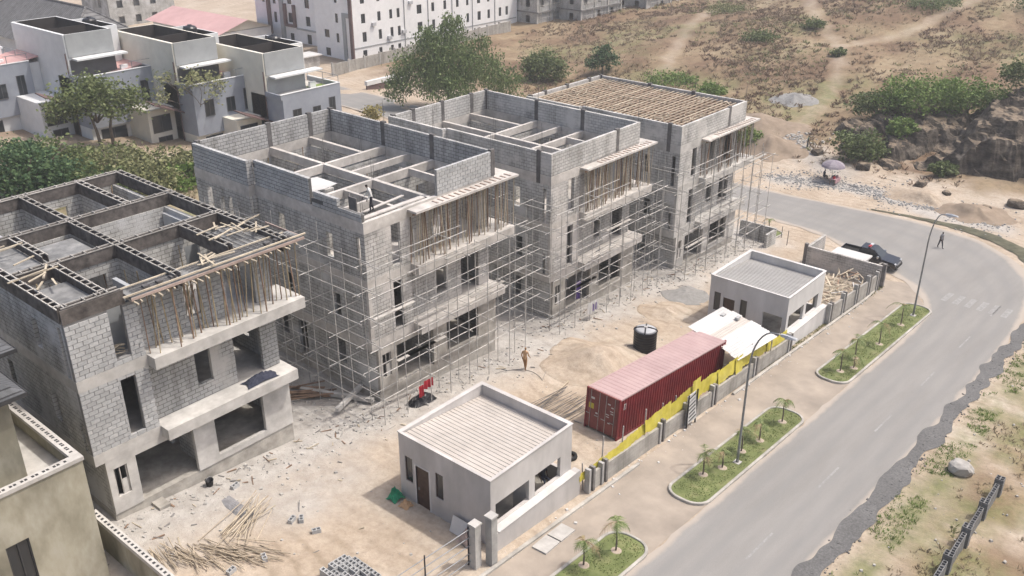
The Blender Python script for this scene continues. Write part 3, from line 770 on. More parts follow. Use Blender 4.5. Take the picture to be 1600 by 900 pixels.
        B('shaft_wall', MT['cement_smooth'], lambda m: (m.box(5.75, 11.0, 6.8, 7.02, F2, 10.7), m.box(10.78, 11.0, 7.02, 10.1, F2, 10.7)))
        B('shaft_wall', MT['cement_smooth'], lambda m: (m.box(5.75, 11.0, 11.8, 12.0, F2, 10.6),))
        B('shaft_wall', MT['cement_smooth'], lambda m: (m.box(0.3, 3.0, 12.6, 12.8, F2, 10.8), m.box(2.8, 3.0, 12.8, 15.6, F2, 10.8)))
    else:
        beams = [(5.4, 5.7, 0.3, BD - 0.23), (8.87, 9.13, 10.4, BD - 0.23)]
        F = B('ring_beam', conc, lambda m: (m.box(-0.02, 3.4, -0.02, 0.25, HB, HR), m.box(3.4, BW + 0.02, 0.05, 0.3, HB, HR), m.box(BW - 0.25, BW + 0.02, 0.3, BD + 0.02, HB, HR), m.box(-0.02, 0.25, 0.25, 10.3, HB, HR), m.box(-0.47, -0.2, 10.3, BD + 0.02, HB, HR), m.box(-0.2, BW - 0.25, BD - 0.25, BD + 0.02, HB, HR), m.box(-0.2, 0.25, 10.3, 10.55, HB, HR)))
        B('roof_beam', MT['concrete_warm'], lambda m: m.box(5.42, 5.7, 0.3, BD - 0.25, HR - 0.55, HR + 0.02))
        B('roof_beam', MT['concrete_warm'], lambda m: m.box(8.87, 9.13, 10.42, BD - 0.25, HR - 0.5, HR))
        for v in (5.27, 10.17):
            B('roof_beam', MT['concrete_warm'], lambda m: (m.box(0.25, 5.42, v, v + 0.25, HR - 0.55, HR + 0.01), m.box(5.7, BW - 0.25, v, v + 0.25, HR - 0.55, HR + 0.01)))
        B('roof_beam', MT['concrete_warm'], lambda m: m.box(5.7, BW - 0.25, 7.6, 7.8, HR - 0.45, HR - 0.02))
        B('roof_beam', MT['concrete_warm'], lambda m: m.box(3.0, 3.2, 0.3, 5.27, HR - 0.5, HR - 0.01))
        B('roof_beam', MT['concrete_warm'], lambda m: m.box(8.6, 8.8, 0.3, 5.27, HR - 0.5, HR - 0.015))
        B('roof_beam', MT['concrete_warm'], lambda m: m.box(0.25, 3.0, 2.7, 2.9, HR - 0.5, HR - 0.012))
        # inner partition tops left rough
        B('shaft_wall', MT['block_pale'], lambda m: (m.box(1.0, 3.6, 7.2, 7.4, F2, 11.2), m.box(3.6, 3.8, 7.2, 10.1, F2, 11.2)))
        # canopy slab over the balcony
        B('canopy_slab', MT['concrete_warm'], lambda m: (m.box(3.42, 12.75, -0.77, 0.045, HB + 0.42, HB + 0.56), m.box(BW + 0.03, 12.75, 0.045, 2.4, HB + 0.42, HB + 0.56)))
        B('batten', MT['form_pink'], lambda m: [m.bar((u, -0.62, HB + 0.58), (u, -0.05 + rr(-.1, .05), HB + 0.585), 0.11, 0.04) for u in [5.4 + 0.48 * k for k in range(15)]], F)['kind'] = 'stuff'
        B('soffit_bearer', MT['brown_timber'], lambda m: (m.bar((3.4, -0.5, HB + 0.34), (12.6, -0.5, HB + 0.34), 0.08, 0.12), m.bar((3.4, 0.3, HB + 0.33), (12.0, 0.3, HB + 0.33), 0.08, 0.12)), F)
        # parapets
        pm = MT['block_parapet'] if st == 2 else MT['block_pale']
        z0, z1 = HR + 0.005, HR + HP
        if st == 2:
            for args in (('y', 10.35, BD, -0.45, -0.22), ('y', 4.7, 10.25, 0.0, 0.23)):
                wp = B('parapet', MT['mortar_dark'], lambda m: m.panel(args[0], args[1], args[2], z0, z1 - 0.06, args[3] + 0.03, args[4] - 0.03))
                lay_blocks(wp, args[0], args[1], args[2], z0, z1, args[3], args[4], MT['block_unit'], ragged=0.25, rnd=rnd, joint=0.042)
            wp = B('parapet', MT['mortar_dark'], lambda m: m.panel('y', 0.1, 4.6, z0, z0 + 0.45, 0.03, 0.2))
            lay_blocks(wp, 'y', 0.1, 4.6, z0, z0 + 0.47, 0.0, 0.23, MT['block_unit'], ragged=1.2, rnd=rnd, joint=0.042)
            lay_blocks(wp, 'y', 2.2, 4.7, z0 + 0.47, z0 + 0.94, 0.0, 0.23, MT['block_unit'], ragged=0.6, rnd=rnd, joint=0.042)
            wp = B('parapet', MT['mortar_grey'], lambda m: m.panel('x', 6.0, BW, z0, z1 - 0.05, 0.055, 0.2))
            lay_blocks(wp, 'x', 6.0, BW, z0, z1, 0.03, 0.23, MT['block_unit'], rnd=rnd, joint=0.03)
            B('parapet', pm, lambda m: m.panel('x', -0.45, 0.0, z0, z1, 10.27, 10.345))
        else:
            B('parapet', pm, lambda m: m.panel('y', 10.3, BD, z0, z1, -0.45, -0.22))
            B('parapet', pm, lambda m: (m.panel('y', 0.23, 10.3, z0, z1, 0.0, 0.23), m.box(-0.22, 0.0, 10.3, 10.53, z0, z1)))
            B('parapet', MT['block_pale'], lambda m: m.panel('x', 0.0, BW, z0, z1 - (0.0 if st == 4 else 0.0), 0.0, 0.23))
        B('parapet', pm, lambda m: m.panel('y', 0.23, BD - 0.23, z0, z1, BW - 0.23, BW))
        B('parapet', pm, lambda m: m.panel('x', -0.22, BW, z0, z1, BD - 0.23, BD))
        # dark cast columns between parapet bays
        spots = [(BW - 0.24, 5.3, 0), (BW - 0.24, 10.2, 0), (BW - 0.24, BD - 0.36, 0), (5.4, BD - 0.24, 1), (-0.21 if st != 2 else -0.2, BD - 0.36, 0), (9.0, BD - 0.24, 1)]
        if st > 2: spots += [(-0.01, 1.0, 0), (8.0, -0.012, 1), (2.0, BD - 0.24, 1)]
        else: spots += [(BW - 0.3, 0.02, 1)]
        for cu, cv, _ in spots:
            B('column', MT['column_dark'], lambda m: m.box(cu - 0.012, cu + (0.26 if not _ else 0.34), cv - 0.012, cv + (0.36 if not _ else 0.26), HB if cv < 1.5 and cu < 1 else HR, z1 + 0.1))
        for cu, cv in ((0.1, 0.12), (5.5, BD - 0.1), (BW - 0.1, 5.4), (BW - 0.1, 10.3), (5.56, 5.4), (5.56, 10.3), (0.1, 5.4), (8.9, 10.4), (BW - .1, .15)):
            for e in (-0.07, 0.07): stick('starter_bar', O + Vector((cu + e, cv, HR)), O + Vector((cu + e + rr(-.05, .05), cv + rr(-.05, .05), HR + rr(1.0, 1.9) + (HP if cu > 9 and st > 1 else 0))), 0.012, MT['rebar'], T)
        if st == 2:
            B('tarpaulin', MT['white_sheet'], lambda m: m.add([(1.2, 6.2, HR + .1), (2.2, 6.0, HR + .13), (3.4, 6.3, HR + .08), (3.3, 8.2, HR + .12), (2.1, 8.4, HR + .16), (1.1, 8.1, HR + .1), (2.2, 7.2, HR + .2)], [(0, 1, 6), (1, 2, 6), (2, 3, 6), (3, 4, 6), (4, 5, 6), (5, 0, 6)]), T)
            B('shuttering', MT['concrete_warm'], lambda m: (m.bar((0.4, 0.5, HR + 0.06), (5.2, 0.5, HR + 0.06), 0.35, 0.08), m.bar((0.4, 1.2, HR + 0.05), (4.6, 1.6, HR + 0.05), 0.2, 0.06)))
            B('shutter_board', MT['column_dark'], lambda m: (m.obox((0.6, 1.5, HR + 0.55), (0.04, 0, 0), (0, 0.33, 0), (0, 0, 0.5)), m.obox((0.9, 2.1, HR + 0.5), (0.2, 0.2, 0), (-0.02, 0.02, 0), (0, 0, 0.5))))
        if st == 4:
            # timber strips laid over the whole roof between the parapets
            z = z1 - 0.25
            for k in range(34):
                v = 0.5 + 0.465 * k
                mm = MB(); mm.bar((0.25 + rr(-.0, .1), v, z + rr(-.03, .03)), (BW - 0.28, v + rr(-.06, .06), z + rr(-.03, .03)), 0.1, 0.07)
                mm.build('roof_strip', MT['pole_pale'] if k % 3 else MT['timber'], T, local=True)
            for k in range(12):
                u = 0.6 + 0.88 * k
                mm = MB(); mm.bar((u + rr(-.1, .1), 0.3, z - 0.1), (u + rr(-.2, .2), BD - 0.3, z - 0.1), 0.1, 0.1)
                mm.build('roof_bearer', MT['brown_timber'], T, local=True)
            for k in range(60):
                u, v = rr(0.8, BW - 1), rr(0.8, BD - 1); a = rr(0, 3.14); L = rr(0.5, 1.4)
                mm = MB(); mm.bar((u - math.cos(a) * L / 2, v - math.sin(a) * L / 2, z + 0.075), (u + math.cos(a) * L / 2, v + math.sin(a) * L / 2, z + 0.085), 0.09, 0.04)
                mm.build('loose_strip', MT['pole_pale'], T, local=True)
            B('roof_board', MT['brown_timber'], lambda m: m.box(0.24, BW - 0.24, 0.24, BD - 0.24, z - 0.26, z - 0.2))
    # slender props holding the roof mould over the balcony
    pmat = [MT['bamboo'], MT['timber'], MT['timber'], MT['timber_grey']][idx]
    if st == 1:
        for k in range(9): stick('stored_pole', O + Vector((2.08 + rr(0, .05), rr(.4, 2.2), F2 + .35 + .05 * k)), O + Vector((2.72 + rr(-.05, .0), rr(.3, .9), F2 + .32 + .06 * k)), .03, MT['timber'], F)
        for k in range(16): stick('stored_pole', O + Vector((6.3 + rr(-.05, .8), rr(1.2, 1.9), F2)), O + Vector((6.6 + rr(-.6, .6), rr(.9, 1.2), F2 + rr(1.6, 2.5))), .03, MT['timber'], F)
    npr = 38 if st == 1 else 72
    for k in range(npr):
        u = 3.6 + (12.5 - 3.6) * (k + rr(0, 0.8)) / npr
        v = rr(-0.6, 0.45)
        stick('prop', O + Vector((u, v, F2)), O + Vector((u + rr(-0.28, 0.28), v + rr(-0.12, 0.12), HB + 0.3)), rr(0.026, 0.042), pmat if k % 3 else MT['brown_timber'], F)
    for k in range(46):
        u, v = rr(0.5, 10.8), rr(0.9, 16.0)
        if k % 2: u = rnd.choice([5.0, 6.1, 10.6, 0.6]) + rr(-.2, .2)
        else: v = rnd.choice([5.0, 6.0, 9.8, 10.9, 15.9]) + rr(-.2, .2)
        stick('prop', O + Vector((u, v, F2)), O + Vector((u + rr(-.2, .2), v + rr(-.2, .2), rr(10.6, 11.2))), rr(0.03, 0.045), MT['bamboo'] if k % 3 else MT['brown_timber'], F)
    return T
LBL = ['unfinished block building with dark open timber roof formwork, nearest on the left',
       'unfinished block building second in the row, workman standing on its open roof',
       'unfinished block building third in the row, full parapet round open roof beams',
       'unfinished block building farthest right, roof decked all over with timber strips']
BT = [building(i, *BLD[i], LBL[i]) for i in range(4)]

# ---- pole scaffolds round the three farther buildings
def scaffold(i, label, levels, u1, v1, top):
    X0, Y0, zb = BLD[i]
    O = Vector((X0, Y0, zb))
    T = thing('scaffold', label, 'scaffold', (X0 - 1.2, Y0 - 1.2, gz(X0 - 1.2)), 'pole scaffolds round the unfinished buildings')
    mt = MT['scaffold']
    def g(u, v): return gz(X0 + u) - zb
    us = []
    u = -1.25
    while u < u1: us.append(u); u += rr(1.7, 2.1)
    for v, hh in ((-1.15, 0.0), (-2.1, -0.2)):
        for u in us:
            uu = u + rr(-.12, .12)
            stick('standard', O + Vector((uu, v, g(uu, v))), O + Vector((uu + rr(-.1, .1), v + rr(-.05, .05), top + hh + rr(-1.2, 0.6) - (1.8 if u > 6 else 0))), 0.029, mt, T)
        for z in levels:
            stop = u1 + rr(-.3, .8)
            a = -1.9 + rr(-.4, .3)
            if z > 9.2: stop = 6.5 + rr(-.5, .5)
            while a < stop - 1:
                b = min(a + rr(4.5, 6.5), stop)
                zz = z + rr(-.06, .06)
                stick('ledger', O + Vector((a, v + 0.06, zz)), O + Vector((b + 0.3, v + 0.06, zz + rr(-.08, .08))), 0.031, mt, T)
                a = b - rr(0, .4)
    for z in levels:
        for u in us:
            if rr(0, 1) < 0.8 and not (z > 9.2 and u > 6):
                stick('transom', O + Vector((u + .07, -2.5 + rr(-.2, .2), z + .07)), O + Vector((u + .1, -0.85 if not (H1 - .1 < z < F1 + .1 or H2 - .1 < z < F2 + .1) else -0.95, z + .07)), 0.026, mt, T)
    vs = []
    v = 0.8
    while v < v1: vs.append(v); v += rr(1.8, 2.3)
    for u, hh in ((-1.0, 0), (-1.9, -0.3)):
        for v in vs:
            stick('standard', O + Vector((u, v, g(u, v))), O + Vector((u + rr(-.08, .08), v, top + hh + rr(-1.0, 0.5))), 0.029, mt, T)
        for z in levels:
            a = -1.6
            stop = v1 + rr(-.5, .5)
            while a < stop - 1:
                b = min(a + rr(4.5, 6.0), stop)
                stick('ledger', O + Vector((u - .06, a, z + .12)), O + Vector((u - .06, b + .3, z + .12 + rr(-.07, .07))), 0.031, mt, T)
                a = b
    for z in levels:
        for v in vs:
            if rr(0, 1) < 0.75: stick('transom', O + Vector((-2.6 + rr(-.3, .3), v + .07, z + .19)), O + Vector((-0.05 if v < 10 else -0.5, v + .1, z + .19)), 0.026, mt, T)
    # a few working boards
    for k in range(5):
        z = levels[1 + k % (len(levels) - 2)]; a = rr(-1, u1 - 4)
        m = MB(); m.obox(O + Vector((a + 1.5, -1.65, z + .14)), (1.6, 0, 0), (0, 0.12, 0), (0, 0, 0.022)); m.build('board', MT['timber_grey'], T)
    return T
scaffold(1, 'grey pole scaffold around the front and left side of the second building', [1.3, 3.0, 4.85, 6.4, 8.2, 9.9], 12.8, 14.5, 10.9)
scaffold(2, 'grey pole scaffold wrapped around the third building, white banner hung on it', [1.3, 3.0, 4.85, 6.4, 8.2, 9.9], 12.6, 11.5, 10.6)
scaffold(3, 'grey pole scaffold around the farthest building beside the cross road', [1.3, 3.0, 4.85, 6.4, 8.2, 9.9], 14.0, 9.0, 10.8)
# ------------------------------------------------------------------ gatehouses
MT['roof_sheet'] = M_noise('roof_sheet', (0.45, 0.41, 0.37), (0.51, 0.47, 0.43), 1.5, 0.55, big=0.4, bigc=0.88, bmp=0.05)
MT['roof_sheet_grey'] = M_noise('roof_sheet_grey', (0.34, 0.33, 0.315), (0.40, 0.39, 0.375), 1.5, 0.55, big=0.4, bigc=0.88, bmp=0.05)
def gatehouse(X0, Y0, W, D, H, label, sheet, wall, porch=False):
    z0 = gz(X0) - 0.02
    T = thing('gatehouse', label, 'gatehouse', (X0, Y0, z0), 'matching gatehouses on the boundary wall')
    B = lambda name, mat, fn, par=T: (lambda m: (fn(m), m.build(name, mat, par, local=True))[1])(MB())
    lo = -1.2
    holes = [(D - 0.95, D - 0.4, 1.2, 2.75), (D - 2.15, D - 1.2, 0.0, 2.5), (D - 3.15, D - 2.6, 1.2, 2.75)]
    if porch: holes.append((0.35, 1.9, 0.0, 2.35))
    B('wall', wall, lambda m: (m.panel('y', 0.2, D, lo, H - 0.75, 0.0, 0.2, holes), m.box(0.0, 0.13, 0.13, D, H - 0.75, H)))
    B('wall', wall, lambda m: m.box(0.0, W, 0.0, 0.13, H - 0.75, H))
    B('wall', wall, lambda m: m.panel('x', 0.0, W, lo, H - 0.75, 0.0, 0.2, [(0.35, 2.9, 1.2, 2.45), (3.35, 5.45, 1.2, 2.45)]))
    B('wall', wall, lambda m: m.panel('y', 0.2, D, lo, H, W - 0.2, W, [(0.6, 4.8, 1.0, 2.6)]))
    B('wall', wall, lambda m: m.panel('x', 0.2, W - 0.2, lo, H, D - 0.2, D, [(2, 3.2, 1.2, 2.5)]))
    B('floor', MT['plinth'], lambda m: m.box(0.2, W - 0.2, 0.2, D - 0.2, lo, 0.03))
    B('ceiling', MT['concrete'], lambda m: m.box(0.2, W - 0.2, 0.2, D - 0.2, 2.9, 3.0))
    if not porch: B('partition_wall', MT['render_pale'], lambda m: m.panel('y', 0.2, D - 0.2, 0.03, 2.9, 3.05, 3.2, [(1.2, 2.1, 0.03, 2.2)]))
    B('coping', wall, lambda m: (m.box(-0.04, W + 0.04, -0.04, 0.13, H, H + 0.05), m.box(-0.04, W + 0.04, D - 0.22, D + 0.04, H, H + 0.07), m.box(-0.04, 0.13, 0.13, D - 0.22, H, H + 0.05), m.box(W - 0.22, W + 0.04, 0.13, D - 0.22, H, H + 0.07)))
    # ledge built on to the boundary wall under the wide openings
    B('apron_wall', wall, lambda m: m.box(-0.1, W + 0.3, -0.42, -0.003, lo - 0.4, 1.12))
    B('sill', MT['render_pale'], lambda m: m.box(0.1, W - 0.1, -0.46, -0.003, 1.122, 1.17))
    # ribbed roofing falling towards the far side
    n = int((W - 0.5) / 0.27)
    zs = lambda x: H - 0.03 - 0.6 * x / W
    m = MB()
    for k in range(n):
        a, b = 0.14 + k * (W - 0.35) / n, 0.14 + (k + 1) * (W - 0.35) / n
        c = a + (b - a) * 0.72
        for x, y, u, v in ((a, zs(a), c, zs(c)), (c, zs(c), c + 0.025, zs(c) + 0.034), (c + 0.025, zs(c) + 0.034, b - 0.025, zs(b) + 0.034), (b - 0.025, zs(b) + 0.034, b, zs(b))):
            m.quad((x, 0.14, y), (u, 0.14, v), (u, D - 0.21, v), (x, D - 0.21, y))
    m.build('roof_sheet', sheet, T, local=True)
    for i, h in enumerate(holes[:3]):
        if i == 1:
            d = B('door', MT['door_brown'], lambda m: m.box(0.06, 0.11, h[0], h[1], h[2], h[3] - 0.05))
            B('handle', MT['steel_grey'], lambda m: m.box(0.02, 0.06, h[1] - 0.18, h[1] - 0.1, 1.0, 1.15), d)
            B('door_frame', MT['render_pale'], lambda m: (m.box(-0.02, 0.15, h[0] - 0.09, h[0], 0, h[3]), m.box(-0.02, 0.15, h[1], h[1] + 0.09, 0, h[3]), m.box(-0.02, 0.15, h[0] - 0.09, h[1] + 0.09, h[3] + 0.002, h[3] + 0.08)))
        else:
            w = B('window', MT['glass'], lambda m: m.box(0.08, 0.1, h[0], h[1], h[2], h[3]))
            c = (h[0] + h[1]) / 2
            B('frame', MT['door_brown'], lambda m: (m.box(0.05, 0.08, h[0], h[0] + 0.05, h[2], h[3]), m.box(0.05, 0.08, h[1] - 0.05, h[1], h[2], h[3]), m.box(0.05, 0.08, h[0] + .05, h[1] - .05, h[3] - 0.05, h[3]), m.box(0.05, 0.08, h[0] + .05, h[1] - .05, h[2], h[2] + 0.05)), w)
    return T
G1 = gatehouse(26.6, 24.15, 6.4, 6.35, 4.0, 'small grey rendered gatehouse with cream ribbed roof, nearest the camera', MT['roof_sheet'], MT['render_grey'])
G2 = gatehouse(58.9, 24.15, 6.3, 6.35, 4.0, 'small rendered gatehouse with grey ribbed roof, farther along the wall', MT['roof_sheet_grey'], MT['render_pale'], porch=True)

# ------------------------------------------------------------------ boundary wall, posts, yellow sheeting
MT['panel_wall'] = M_block('panel_wall', (0.36, 0.345, 0.325), (0.42, 0.405, 0.38), (0.32, 0.305, 0.285), stain=0.72, ms=0.01, bstr=0.3)
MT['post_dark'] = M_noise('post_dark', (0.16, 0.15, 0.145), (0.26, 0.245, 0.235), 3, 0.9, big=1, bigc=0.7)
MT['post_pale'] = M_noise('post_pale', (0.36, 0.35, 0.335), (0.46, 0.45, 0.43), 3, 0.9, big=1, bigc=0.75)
def sloped_panel(m, xa, xb, y, th, h, za=None):
    f0 = lambda x, yy: gz(x) - 0.5
    f1 = lambda x, yy: gz(x) + h
    m.prism([(xa, y), (xb, y), (xb, y + th), (xa, y + th)], f0, f1)
def boundary(posts, y, h, ph, label, tops=None):
    T = thing('boundary_wall', label, 'wall', (posts[0], y, gz(posts[0])))
    for i, (a, b) in enumerate(zip(posts, posts[1:])):
        m = MB(); hh = h if tops is None else tops[i]
        sloped_panel(m, a + 0.3, b - 0.3, y, 0.16, hh); m.build('panel', MT['panel_wall'], T)
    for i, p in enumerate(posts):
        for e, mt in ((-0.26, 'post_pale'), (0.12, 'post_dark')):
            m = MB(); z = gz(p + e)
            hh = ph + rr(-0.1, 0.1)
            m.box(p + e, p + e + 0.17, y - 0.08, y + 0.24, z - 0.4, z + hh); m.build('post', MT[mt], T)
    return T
boundary([33.9, 35.1, 41.0, 44.0, 47.3, 53.0, 58.4], 23.45, 1.15, 1.5, 'grey boundary wall with paired posts in front of the red container')
boundary([65.6, 68.2, 70.9, 73.6, 75.6], 23.45, 1.5, 1.9, 'grey boundary wall of short bays beyond the far gatehouse')
MT['yellow'] = M_noise('yellow_sheet', (0.50, 0.42, 0.05), (0.60, 0.52, 0.08), 1.5, 0.5, big=0.9, bigc=0.75, c3=(0.60, 0.53, 0.14), bmp=0.2)
YT = thing('sheeting_screen', 'torn bright yellow sheeting fixed along the top of the boundary wall', 'screen', (45, 23.9, gz(45)))
for i, (xa, xb, ba, bb, ta, tb, yo) in enumerate(((33.2, 35.4, 0.75, 0.7, 1.2, 1.35, 23.75), (35.2, 37.9, 0.85, 0.85, 1.45, 1.65, 23.62), (37.6, 39.6, 0.85, 1.1, 1.55, 1.75, 23.75), (39.4, 42.3, 1.1, 1.0, 1.95, 2.2, 23.68), (42.0, 44.9, 0.95, 0.95, 1.85, 2.2, 23.75), (44.7, 45.6, 1.0, 1.15, 2.55, 2.7, 23.62), (45.4, 48.3, 1.2, 1.0, 2.05, 2.15, 23.75), (48.0, 50.6, 1.0, 1.2, 2.0, 2.3, 23.68), (50.2, 51.2, 0.9, 0.9, 2.2, 2.3, 23.6), (51.4, 55.4, 1.15, 1.05, 1.75, 1.7, 23.75), (55.0, 58.2, 1.05, 1.1, 1.65, 1.75, 23.7))):
    m = MB(); n = max(5, int((xb - xa) / 0.16)); rws = 4; vs = []; fs = []
    for a in range(n + 1):
        t = a / n; x = xa + (xb - xa) * t
        lo = ba + (bb - ba) * t + 0.13 * nz(x, i, 2.2, 1); hi = (ta + (tb - ta) * t) * 1.0 + 0.10 * nz(x, i, 1.6, 7)
        lo += .1; hi += .12
        for j in range(rws + 1):
            s = j / rws
            vs.append((x, yo - 0.07 * (1 - s) + 0.06 * nz(x * 2.2, s * 2, 1.5, i) + 0.025 * math.sin(x * 21), gz(x) + lo + (hi - lo) * s))
    for a in range(n):
        for j in range(rws): fs.append((a * (rws + 1) + j, (a + 1) * (rws + 1) + j, (a + 1) * (rws + 1) + j + 1, a * (rws + 1) + j + 1))
    m.add(vs, fs); m.build('sheet', MT['yellow'], YT, smooth=True)
for k in range(13):
    x = 33.6 + 1.95 * k + rr(-.4, .4); stick('stake', (x, 23.86, gz(x)), (x + rr(-.12, .12), 23.86, gz(x) + rr(1.8, 2.7)), 0.045, MT['timber_grey'], YT)

# signboard leaning on the wall
SB = thing('signboard', 'narrow white site signboard on dark legs against the boundary wall', 'sign', (44.0, 23.2, gz(44)))
m = MB(); m.obox((44.0, 23.2, gz(44) + 1.32), (0.5, 0, 0), (0, 0.02, 0.0), (0, 0.08, 0.95)); bo = m.build('board', MT['white_sheet'], SB)
for k in range(7):
    m = MB(); zc = gz(44) + 2.08 - 0.25 * k
    m.obox((44.0 - (0.06 if k % 2 else 0), 23.173 + 0.083 * ((2.08 - 0.25 * k) - 1.32) / 0.95, zc), (0.36 if k % 3 else 0.42, 0, 0.06), (0, 0.004, 0), (-0.004, 0.003, 0.045)); m.build('lettering', MT['dark'] if k != 1 else MT['steel_grey'], bo)
for e in (-0.53, 0.5):
    m = MB(); m.box(44 + e, 44 + e + 0.06, 23.14, 23.22, gz(44) - 0.2, gz(44) + 2.4); m.build('leg', MT['dark'], SB)

# gate pillars and tubular gate
for x, y, h, l in ((25.05, 23.75, 2.6, 'rough grey concrete gate pillar holding the pipe gate'), (25.75, 23.35, 2.9, 'smooth pale concrete pillar at the end of the gatehouse ledge')):
    T = thing('gate_pillar', l, 'pillar', (x, y, gz(x)))
    m = MB(); m.box(x - .2, x + .2, y - .2, y + .2, gz(x) - .3, gz(x) + h - .1); m.build('shaft', MT['post_pale'] if h > 2.7 else MT['concrete'], T)
    m = MB(); m.box(x - .24, x + .24, y - .24, y + .24, gz(x) + h - .098, gz(x) + h); m.build('cap', MT['concrete'], T)
T = thing('pipe_gate', 'grey pipe rail gate beside the near gatehouse', 'gate', (24.8, 23.9, gz(24.8)))
for k in range(5):
    z = 0.35 + 0.48 * k; stick('rail', (24.85, 23.9, gz(24.8) + z), (17.0, 24.15, gz(17) + z - 0.3), 0.03, MT['steel_grey'], T)
for x in (24.82, 22.0, 19.4): stick('upright', (x, 23.98, gz(x) + 0.1), (x, 23.98, gz(x) + 2.35), 0.045, MT['dark'], T)
for x, y, r in ((28.6, 22.3, 0.1), (29.9, 22.35, 0.0)):
    m = MB(); c = (x, y, gz(x) + 0.06); m.obox(c, (0.6, 0.02 + r * .2, -0.044), (-0.02, 0.42, 0), (0.004, 0, 0.05))
    setp(m.build('drain_cover', MT['concrete']), ['pale concrete drain cover slab at the foot of the gatehouse wall', 'darker concrete drain cover slab beside another below the gatehouse'][r == 0.0], 'slab')

# ------------------------------------------------------------------ block wall corner beyond the far gatehouse
T = thing('block_wall', 'rough grey block wall turning a corner beside the dark pickup', 'wall', (77, 24, gz(77)))
m = MB(); m.box(76.75, 76.98, 23.5, 30.6, gz(77) - .4, gz(77) + 1.95); m.build('wall', MT['block_warm'], T)
m = MB(); m.box(76.98, 80.6, 30.37, 30.6, gz(77) - .9, gz(77) + 1.9); m.build('wall', MT['block_warm'], T)
for p in ((76.7, 23.3), (76.7, 30.45)):
    m = MB(); m.box(p[0], p[0] + .3, p[1], p[1] + .3, gz(77) - .4, gz(77) + 2.2); m.build('column', MT['post_dark'], T)
T = thing('slab_hut', 'small low hut with a white flat roof behind the block wall', 'hut', (78.4, 27, gz(78.4)))
m = MB(); m.box(77.5, 79.3, 25.7, 28.5, gz(78) - .3, gz(78) + 1.45); m.build('wall', MT['block_warm'], T)
m = MB(); m.box(77.3, 79.5, 25.5, 28.7, gz(78) + 1.452, gz(78) + 1.6); m.build('roof', MT['white_sheet'], T)
T = thing('block_wall', 'low broken block wall end beside the farthest building', 'wall', (81, 36, gz(81)))
m = MB(); m.box(80.2, 80.43, 35.2, 39.0, gz(80.3) - .4, gz(80.3) + 1.6); m.build('wall', MT['block_side'], T)
m = MB(); m.box(78.5, 80.2, 35.2, 35.43, gz(80.3) - .4, gz(80.3) + 1.5); m.build('wall', MT['block_side'], T)

# ------------------------------------------------------------------ container
MT['cont_red'] = M_noise('cont_red', (0.17, 0.022, 0.028), (0.24, 0.034, 0.038), 1.2, 0.5, big=0.6, bigc=0.8, bmp=0.04)
MT['cont_roof'] = M_noise('cont_roof', (0.39, 0.27, 0.265), (0.46, 0.335, 0.325), 0.9, 0.6, big=0.4, bigc=0.88, bmp=0.04)
MT['cont_door'] = M_noise('cont_door', (0.19, 0.055, 0.05), (0.26, 0.085, 0.075), 1.5, 0.6, big=0.7, bigc=0.75, bmp=0.05)
CT = thing('shipping_container', 'long dark red shipping container with faded pink roof behind the wall', 'container', (39.23, 27.85, gz(39.23)), rz=math.radians(-1.5))
CT.rotation_euler = (0, math.atan(SLOPE), math.radians(-1.5))
CL, CW, CH = 12.19, 2.44, 2.75
cb = lambda name, mat, fn, par=CT: (lambda m: (fn(m), m.build(name, mat, par, local=True))[1])(MB())
def corr(m, L, fn, per=0.27, dep=0.04):
    n = int(L / per); pts = []
    for k in range(n):
        a = k * L / n; p = L / n
        pts += [(a, 0), (a + p * .3, 0), (a + p * .42, dep), (a + p * .8, dep), (a + p * .92, 0)]
    pts.append((L, 0))
    for (a, da), (b, db) in zip(pts, pts[1:]): m.quad(*fn(a, da, b, db))
cb('side_wall', MT['cont_red'], lambda m: corr(m, CL - .2, lambda a, da, b, db: ((a + .1, -CW + da, 0.16), (b + .1, -CW + db, 0.16), (b + .1, -CW + db, CH - .1), (a + .1, -CW + da, CH - .1))))
cb('side_wall', MT['cont_red'], lambda m: corr(m, CL - .2, lambda a, da, b, db: ((b + .1, -db, 0.16), (a + .1, -da, 0.16), (a + .1, -da, CH - .1), (b + .1, -db, CH - .1))))
cb('end_wall', MT['cont_red'], lambda m: m.box(CL - .06, CL - .02, -CW + .1, -.1, .16, CH - .1))
cb('roof', MT['cont_roof'], lambda m: corr(m, CL - .1, lambda a, da, b, db: ((a + .05, -CW + .05, CH - .03 + da * .6), (b + .05, -CW + .05, CH - .03 + db * .6), (b + .05, -.05, CH - .03 + db * .6), (a + .05, -.05, CH - .03 + da * .6)), per=0.4))
for y in (-CW - .005, -.095):
    cb('top_rail', MT['cont_roof'], lambda m: m.box(.1, CL - .1, y, y + .1, CH - .1, CH))
    cb('bottom_rail', MT['cont_red'], lambda m: m.box(.1, CL - .1, y, y + .1, 0.02, .16))
    for x in (-.01, CL - .1): cb('corner_post', MT['cont_red'], lambda m: (m.box(x, x + .11, y - .004, y + .104, 0, CH + .01)))
cb('header', MT['cont_door'], lambda m: m.box(-.008, .1, -CW + .1, -.1, CH - .13, CH))
